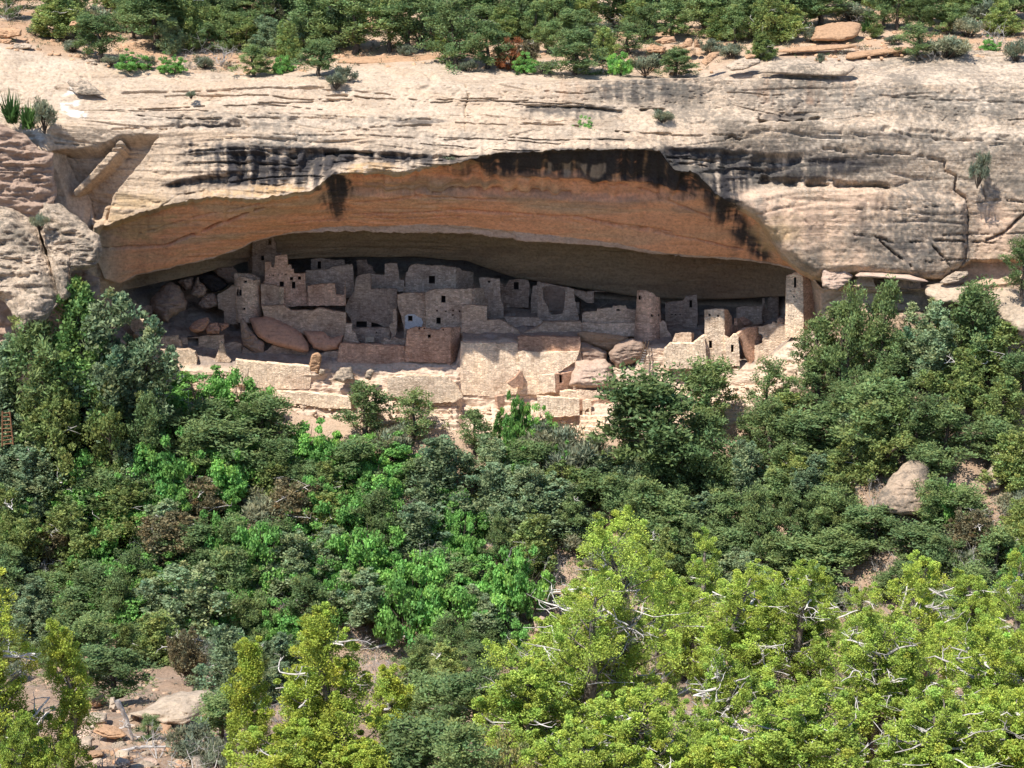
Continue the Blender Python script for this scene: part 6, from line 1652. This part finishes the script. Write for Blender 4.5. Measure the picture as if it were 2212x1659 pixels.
fill([(1480, 1250), (2230, 1220), (2230, 1340), (1480, 1360)], [('pinyon', .4), ('olive', .2), ('snag', .25), ('sage', .15)], 22, 40, (60, 100), (60, 100), avoid=[(1800, 1205, 1850, 1250)])
fill([(-20, 1340), (480, 1360), (480, 1470), (-20, 1480)], [('pinyon', .35), ('olive', .25), ('snag', .2), ('sage', .2)], 14, 40, (60, 110), (60, 110), avoid=[(270, 1470, 480, 1600)])
fill([(480, 1440), (1150, 1420), (1150, 1560), (480, 1560)], [('pinyon', .35), ('olive', .25), ('snag', .15), ('blue', .25)], 14, 44, (70, 120), (70, 110))
# --- near junipers: each one grown on its own
def near(px, top, base, w, label, dead=16, stems=3, cone=.55, leaves=185, nl=22, dl=.9, fl=.66, sp=.95):
    P = hit_ground(px, base)
    P = np.array([P[0], P[1], float(ground(P[0], P[1]))])
    dist = (P[1] + 240) * CP - (P[2] - CAM[2]) * SP
    s = dist * TAN / (W2 / 2)
    ht = max(1.0, at(px, top, P[1])[2] - P[2])
    wd = w * s
    wood, lv, dw = juniper(ht, wd, nl, leaves, .08, .043, cone, dead, stems, sp, dl, fl)
    d = {'trunk': wood.mesh('trunk', M_TRUNK), 'crown': mesh_np('crown', lv[0], lv[1], lv[2], False, LEAF['spire' if 'spire' in label or 'cone' in label or 'at the left edge with' in label or 'lower left corner' in label else 'near'])}
    if dw:
        d['dead_branch'] = [q.mesh('dead_branch', M_WHITE if rg.rand() < .55 else M_GREY) for q in dw]
    ex = (np.percentile(lv[0][:, 2], 99.7), np.percentile(lv[0][:, 0], 98.5) - np.percentile(lv[0][:, 0], 1.5))
    o = grow('near', P, ht, wd, label, None, d, ex)
    PLANTS.append(dict(kind='near', px=px, py=(top + base) / 2, w=w, h=base - top, label=label, where='near', o=o, adj=None))


near(46, 1228, 1700, 190, 'tall yellow green juniper at the left edge with bleached side limbs', 26, 2, .5, nl=20)
near(150, 1340, 1680, 92, 'leaning narrow yellow green juniper in the lower left corner', 6, 1, .4, nl=26)
near(542, 1380, 1690, 100, 'slim yellow green juniper spire left of the yellow cone', 4, 1, .7, nl=26)
near(712, 1310, 1700, 250, 'cone shaped yellow juniper standing left of the bottom centre', 14, 2, .8, nl=34)
near(826, 1436, 1640, 110, 'small pointed yellow juniper touching the right side of the cone', 5, 1, .8, nl=18)
near(1290, 1128, 1640, 350, 'biggest juniper with spreading white dead branches right of the bottom centre', 60, 5, .42, nl=28, dl=.8, sp=.92)
near(1140, 1430, 1650, 190, 'low yellow green juniper at the left foot of the white branched one', 12, 3, .4)
near(1420, 1200, 1500, 130, 'young yellow green juniper right behind the white branched one', 10, 2)
near(1508, 1148, 1500, 120, 'pointed yellow green juniper top between the near junipers', 12, 2, .6)
near(1612, 1225, 1520, 190, 'yellow green juniper with forked white limbs, centre right', 20, 3)
near(1755, 1215, 1520, 210, 'rounded yellow green juniper under the small blocky boulder', 18, 3)
near(1985, 1195, 1520, 190, 'bright yellow green juniper with a thick bleached trunk at right', 16, 3, .6)
near(2172, 1190, 1480, 150, 'open juniper with white twigs near the right edge', 18, 3, sp=.8)
near(1890, 1330, 1650, 270, 'broad yellow green juniper in the middle of the right foreground', 24, 4, .4)
near(2110, 1330, 1650, 250, 'dense yellow green juniper with orange dead sprigs at the right edge', 20, 4, .4)
near(1560, 1400, 1690, 190, 'dark trunked juniper with hollow open centre in the right foreground', 46, 4, .4, sp=.5, dl=1.1)
near(1400, 1480, 1720, 210, 'low yellow green juniper under the white branched one', 20, 3, .4)
near(1740, 1480, 1730, 260, 'bright green juniper mound at the bottom, right of centre', 18, 4, .35)
near(2010, 1500, 1740, 280, 'dense juniper mound at the bottom right with bleached sticks', 24, 4, .35)
near(2190, 1490, 1720, 200, 'juniper at the bottom right corner with a pale forked snag', 20, 3, .4)
near(1250, 1570, 1740, 230, 'yellow green juniper cut by the bottom edge below the white branched one', 16, 3, .4)
near(640, 1580, 1740, 240, 'low yellow green juniper spread along the bottom below the cone', 16, 4, .35)
near(800, 1600, 1740, 130, 'small yellow green juniper at the bottom right of the cone', 8, 3, .4)
near(1580, 1590, 1740, 190, 'young yellow green juniper at the bottom edge below the hollow one', 14, 3, .4)
near(1660, 1232, 1450, 170, 'yellow green juniper in the gap left of the small blocky boulder', 12, 3)
near(1850, 1262, 1450, 160, 'low yellow green juniper right of the small blocky boulder', 12, 3)
near(2085, 1240, 1440, 150, 'yellow green juniper between the thick bleached trunk and the right edge', 12, 3)
near(1480, 1270, 1470, 150, 'yellow green juniper filling the gap right of the white branched one', 14, 3)
near(1190, 1330, 1520, 150, 'left shoulder juniper pressed against the white branched one', 16, 3)
near(60, 1540, 1740, 150, 'low juniper with many white sticks at the left bottom edge', 26, 3, .4, sp=.6)

# --- fallen logs
for lab, pts, r, dy in [
    ('bleached leaning dead log lying across the lower left rocks', Z('m', [(985, 1100), (1040, 1200), (1090, 1330), (1135, 1460)]), .13, 0),
    ('dark grey fallen branch lying level below the bleached log', Z('m', [(1000, 1530), (1150, 1490), (1300, 1480), (1450, 1490)]), .09, 0),
    ('pale curved fallen log above bare orange ground near the bottom centre', Z('n', [(1000, 660), (1180, 610), (1280, 550), (1420, 555), (1540, 600)]), .16, 0),
    ('long thin bleached branch arching in the right foreground', Z('o', [(1730, 920), (1770, 1060), (1850, 1190), (1960, 1270), (2090, 1320)]), .08, -3),
    ('thick bleached trunk standing in the right foreground', Z('q', [(1070, 600), (1120, 460), (1180, 330), (1225, 180), (1240, 90)]), .13, -4),
    ('forked white snag in the right foreground left of the thick trunk', Z('q', [(910, 690), (870, 540), (845, 430), (840, 340)]), .10, -4),
    ('pale forked limb left in the right foreground', Z('q', [(440, 610), (435, 480), (455, 350), (585, 210)]), .08, -4),
    ('thin upright white stick left of the pale forked limb', Z('q', [(270, 920), (230, 820), (215, 650), (205, 470)]), .06, -4),
]:
    p0 = hit_ground(*pts[-1]) if 'q' not in lab[:0] else None
    base = max(pts, key=lambda v: v[1])
    G0 = hit_ground(*base)
    Yb = G0[1] + dy
    P = np.array([at(x, y, Yb + .25 * i) for i, (x, y) in enumerate(pts)])
    fine = np.array([[np.interp(f, np.linspace(0, 1, len(P)), P[:, a]) for a in range(3)] for f in np.linspace(0, 1, 14)])
    fine += rg.normal(size=fine.shape) * .03
    w = Wood()
    w.add(fine, r * 1.2, r * .5, 7)
    for k in range(4):
        i = rg.randint(3, 12)
        crooked(w, fine[i], unit(rg.normal(size=3) + np.array([0, -.3, .6])), rg.uniform(.5, 1.2), r * .35, 1)
    V = np.concatenate(w.V)
    o3 = np.array([V[:, 0].mean(), V[:, 1].mean(), V[:, 2].min()])
    nm = 'dead_log' if ('log' in lab or 'branch' in lab) else 'dead_tree'
    o = link(nm, mesh_np(nm, V - o3, np.concatenate(w.F), None, True, M_WHITE if 'dark' not in lab else M_GREY), None, o3)
    tag(o, lab, 'dead wood')

# loose rocks of the rock pile in the lower left corner
def lump_mesh(seed):
    t = np.linspace(0, math.pi, 12)[:, None]
    p = np.linspace(0, 2 * math.pi, 20, endpoint=False)[None]
    v = np.stack([np.sin(t) * np.cos(p), np.sin(t) * np.sin(p), np.cos(t) + 0 * p], -1)
    v = np.sign(v) * np.abs(v) ** .72
    n = fbm(v[..., 0] * 1.1 + seed * 5, v[..., 1] * 1.1, v[..., 2] * 1.6, 3)
    v = v * (1 + .28 * n[..., None]) * np.array([1, .8, .5])
    ii = np.arange(240).reshape(12, 20)
    F = np.stack([ii[:-1], ii[1:], np.roll(ii[1:], -1, 1), np.roll(ii[:-1], -1, 1)], -1).reshape(-1, 4)
    return mesh_np('rock', v.reshape(-1, 3), F, None, False, [M_ROCK, M_ORANGE, M_PINK, M_ROCK][seed % 4])


LM = [lump_mesh(i) for i in range(4)]
got = 0
while got < 46:
    x, y = rg.uniform(165, 480), rg.uniform(1545, 1668)
    P = hit_ground(x, y)
    s = rg.uniform(.14, .42) * (1.3 if rg.rand() < .25 else 1)
    o = link('rock', LM[got % 4], None, (P[0], P[1], float(ground(P[0], P[1])) + s * .1))
    o.scale = (s, s, s)
    o.rotation_euler = (rg.uniform(-.4, .4), rg.uniform(-.4, .4), rg.uniform(0, 6.28))
    tag(o, 'loose angular rock lying in the rock pile of the lower left corner', 'rock', 'loose rocks of the lower left rock pile')
    got += 1

# ladder at the left edge
M_LAD = wood_mat('brown ladder timber', (.14, .07, .04), (.30, .15, .08))
lad2 = bpy.data.objects.new('ladder', None)
COL.objects.link(lad2)
a0, a1 = at(*Z('i', [(20, 250)])[0], -36), at(*Z('i', [(18, 545)])[0], -36)
b0, b1 = at(*Z('i', [(82, 250)])[0], -36), at(*Z('i', [(112, 530)])[0], -36)
lad2.location = a1
tag(lad2, 'brown wooden ladder half hidden at the left edge below the fir', 'ladder')
for q0, q1 in ((a0, a1), (b0, b1)):
    V, Fq = tube(np.array([q0, q1]) - a1, .09)
    link('pole', mesh_np('pole', V, Fq, None, True, M_LAD), lad2)
for f in np.linspace(.05, .95, 9):
    V, Fq = tube(np.array([a0 * (1 - f) + a1 * f, b0 * (1 - f) + b1 * f]) - a1, .06)
    link('rung', mesh_np('rung', V, Fq, None, True, M_LAD), lad2)

# ------------------------------------------------------------------ ground cover nobody could count
def scatter_points(n, xr, yr):
    x, y = rg.uniform(*xr, n), rg.uniform(*yr, n)
    return x, y


# low brush on both slopes
x, y = scatter_points(9500, (-72, 72), (-66, -15))
keepm = np.where(x < 6, pn(x / 5, y / 5, 2.2) > -.6, pn(x / 5, y / 5, 2.2) > .05)
x, y = x[keepm], y[keepm]
Cb = np.stack([x, y, ground(x, y) + rg.uniform(.1, .5, len(x))], 1)
s = rg.uniform(.35, 1.0, len(x))
V, F, c = leaf_cloud(Cb, np.stack([s, s, s * .8], 1), 26, .27, .11, .5, .6, .5, .8, .4)
tone = np.array([[.11, .165, .06], [.15, .18, .08], [.20, .19, .13], [.25, .22, .17], [.09, .19, .05]])[rg.randint(0, 5, len(x))]
c = c * np.repeat(tone, 26 * 4, 0)
M_BRUSH = leaf_mat('mixed brush leaves', (1, 1, 1), 0, .25)
o = link('undergrowth', mesh_np('undergrowth', V, F, c, False, M_BRUSH))
o['kind'] = 'stuff'
x, y = scatter_points(2600, (-40, 40), (-190, -112))
Cb = np.stack([x, y, ground(x, y) + rg.uniform(.0, .25, len(x))], 1)
s = rg.uniform(.15, .4, len(x))
V, F, c = leaf_cloud(Cb, np.stack([s, s, s * .7], 1), 20, .16, .05, .6, .6, .5, .8, .4)
tone = np.array([[.17, .20, .07], [.22, .19, .12], [.27, .23, .18], [.15, .17, .10]])[rg.randint(0, 4, len(x))]
c = c * np.repeat(tone, 20 * 4, 0)
o = link('dry_grass', mesh_np('dry_grass', V, F, c, False, M_BRUSH))
o['kind'] = 'stuff'
# mesa brush
bx = rg.uniform(-60, 2270, 900)
bp = np.interp(bx, [p[0] for p in A1], [p[1] for p in A1]) - rg.uniform(2, 120, 900)
Cb = np.array([hit_mesa(a, b) for a, b in zip(bx, bp)]) + np.array([0, 0, .3])
s = rg.uniform(.3, .8, 900)
V, F, c = leaf_cloud(Cb, np.stack([s, s, s * .8], 1), 26, .26, .09, .6, .6, .5, .8, .4)
tone = np.array([[.08, .12, .05], [.15, .16, .09], [.2, .18, .13], [.24, .2, .15]])[rg.randint(0, 4, 900)]
c = c * np.repeat(tone, 26 * 4, 0)
o = link('mesa_brush', mesh_np('mesa_brush', V, F, c, False, M_BRUSH))
o['kind'] = 'stuff'
# loose stones
ico_v = unit(np.array([(a, b * 1.618, 0) for a in (-1, 1) for b in (-1, 1)] + [(0, a, b * 1.618) for a in (-1, 1) for b in (-1, 1)] + [(b * 1.618, 0, a) for a in (-1, 1) for b in (-1, 1)], float))
hull = []
for i in range(12):
    for j in range(i + 1, 12):
        for k in range(j + 1, 12):
            n = np.cross(ico_v[j] - ico_v[i], ico_v[k] - ico_v[i])
            if all(np.linalg.norm(ico_v[p] - ico_v[q]) < 1.2 for p, q in ((i, j), (j, k), (i, k))):
                hull.append((i, j, k) if n @ ico_v[i] > 0 else (i, k, j))
hull = np.array(hull)


def stones(name, C, size, cols, mat):
    n = len(C)
    sc = size[:, None, None] * rg.uniform(.6, 1.3, (n, 1, 3)) * np.array([1, 1, .65])
    V = ico_v[None] * sc * rg.uniform(.75, 1.2, (n, 12, 1)) + C[:, None]
    F = (hull[None] + 12 * np.arange(n)[:, None, None]).reshape(-1, 3)
    o = link(name, mesh_np(name, V.reshape(-1, 3), F, np.repeat(cols, 12, 0), False, mat))
    o['kind'] = 'stuff'


x, y = scatter_points(1500, (-72, 72), (-50, -12))
stones('scree', np.stack([x, y, ground(x, y)], 1), rg.uniform(.08, .4, len(x)) ** 1.2, rg.uniform(.8, 1.2, (len(x), 1)) * np.array([[.48, .36, .27]]), M_CLIFF)
x, y = scatter_points(2600, (-34, 34), (-185, -112))
stones('pebbles', np.stack([x, y, ground(x, y)], 1), rg.uniform(.05, .3, len(x)) ** 1.1, rg.uniform(.8, 1.2, (len(x), 1)) * np.array([[.46, .32, .22]]), M_CLIFF)
bx = rg.uniform(-60, 2270, 900)
bp = np.interp(bx, [p[0] for p in A1], [p[1] for p in A1]) - rg.uniform(-4, 60, 900)
Cb = np.array([hit_mesa(a, b) for a, b in zip(bx, bp)])
stones('rim_rubble', Cb, rg.uniform(.1, .55, 900), rg.uniform(.8, 1.2, (900, 1)) * np.array([[.50, .32, .20]]), M_CLIFF)
# fallen wall stones on the sunlit terrace
i = rg.randint(0, len(PXC), 1600)
f = rg.uniform(0, 1, (1600, 1))
Cb = Wl[14][i] * (1 - f) + Wl[15][i] * f + np.array([0, -.25, .15])
ok = (PXC[i] > 420) & (PXC[i] < 1720)
stones('terrace_rubble', Cb[ok], rg.uniform(.08, .35, ok.sum()), rg.uniform(.85, 1.2, (ok.sum(), 1)) * np.array([[.60, .46, .34]]), M_CLIFF)

# ------------------------------------------------------------------ a label of its own for every plant
MARKS = [('the curved tower', 540, 650), ('the forward square room', 930, 740), ('the great terrace wall', 1100, 790), ('the pink boulder', 1280, 800), ('the round tower', 1400, 680), ('the square tower', 1550, 720), ('the four storey tower', 1715, 660),
         ('the dark rock slot', 1930, 595), ('the tilted boulder', 1950, 1055), ('the curved terrace wall', 590, 820), ('the leaning pier', 690, 800), ('the split buttress', 110, 540), ('the long rim slab', 1740, 150), ('the orange boulders', 1440, 95), ('the orange mound', 1810, 65),
         ('the masonry steps', 1490, 890)]
ADJ = {'pinyon': 'dark green pinyon', 'thin': 'open crowned pinyon', 'fir': 'pointed fir', 'blue': 'blue green juniper', 'olive': 'olive green juniper', 'oak': 'bright green oak shrub', 'sage': 'grey green shrub', 'snag': 'grey leafless shrub', 'tan': 'dry tan juniper', 'rust': 'rust brown shrub', 'yucca': 'spiky yucca', 'pale': 'pale leafy shrub'}
named = [(p['label'], p['px'], p['py']) for p in PLANTS if p['label']]
SHORT = [('the tall pointed fir', 180, 790), ('the silvery blue juniper', 258, 780), ('the rust brown shrub', 1100, 116), ('the yellow cone juniper', 712, 1500), ('the brown tan juniper', 622, 1105), ('the largest dark pinyon', 1412, 925), ('the brightest left oak', 372, 1050), ('the pinkish dead shrub', 322, 1190), ('the conical centre juniper', 955, 1040),
         ('the white branched juniper', 1290, 1380), ('the vivid oak bank', 1000, 1320), ('the flat tan boulder', 385, 1530), ('the yellow spire juniper', 542, 1530), ('the flat crowned pinyon', 2042, 940), ('the yellow brown juniper', 2094, 1160), ('the full bright juniper', 1992, 745), ('the pale fallen log', 870, 1385), ('the spreading rim pinyon', 1240, 108),
         ('the two small rim shrubs', 325, 132), ('the fallen rim branches', 475, 105), ('the young olive rim juniper', 624, 92), ('the bleached bent trunk pinyon', 1360, 82), ('the pale yucca', 1872, 54), ('the leaning rim pinyon', 1984, 90), ('the oak dome', 788, 1205), ('the bright tree top', 1102, 910), ('the dark pinyon top', 2106, 675), ('the big blue green juniper', 410, 1315)]
ALLM = MARKS + SHORT


def direction(dx, dy):
    a = math.degrees(math.atan2(dy, dx)) % 360
    return ['right of', 'below and right of', 'below', 'below and left of', 'left of', 'above and left of', 'above', 'above and right of'][int(((a + 22.5) % 360) // 45)]


def size_word(p, kind_med):
    r = p['w'] * p['h'] / kind_med
    return 'large' if r > 1.45 else ('small' if r < .62 else 'medium sized')


med = {}
for p in PLANTS:
    med.setdefault((p['kind'], p['where']), []).append(p['w'] * p['h'])
used = set(LABELS)
for p in PLANTS:
    if p['label']:
        continue
    cand = sorted(ALLM, key=lambda m: math.hypot(m[1] - p['px'], m[2] - p['py']))
    cand = [m for m in cand if math.hypot(m[1] - p['px'], m[2] - p['py']) > 24]
    sw = size_word(p, float(np.median(med[(p['kind'], p['where'])])))
    lab = None
    for i, j in sorted([(i, j) for j in range(1, 10) for i in range(j)], key=sum):
        m, n = cand[i], cand[j]
        t = f"{sw} {ADJ[p['kind']]} {direction(p['px'] - m[1], p['py'] - m[2])} {m[0]}, {direction(p['px'] - n[1], p['py'] - n[2])} {n[0]}"
        if t not in used and len(t.replace(',', '').split()) <= 16:
            lab = t
            break
    if lab is None:
        for m in cand[:9]:
            t = f"{sw} {ADJ[p['kind']]} {direction(p['px'] - m[1], p['py'] - m[2])} {m[0]}"
            if t not in used:
                lab = t
                break
    used.add(lab)
    p['o']['label'] = lab
GROUPS = {'pinyon': 'pinyon pines on the canyon slopes', 'thin': 'pinyon pines on the canyon slopes', 'blue': 'junipers on the canyon slopes', 'olive': 'junipers on the canyon slopes', 'tan': 'junipers on the canyon slopes', 'near': 'yellow green junipers in the foreground', 'oak': 'oak shrubs', 'sage': 'grey green shrubs', 'snag': 'dead leafless shrubs', 'yucca': 'yuccas', 'pale': 'pale shrubs at the bottom edge'}
for p in PLANTS:
    if p['kind'] in GROUPS:
        g = GROUPS[p['kind']]
        if p['where'] == 'mesa' and p['kind'] in ('pinyon', 'thin'):
            g = 'pinyon pines on the mesa top'
        p['o']['group'] = g
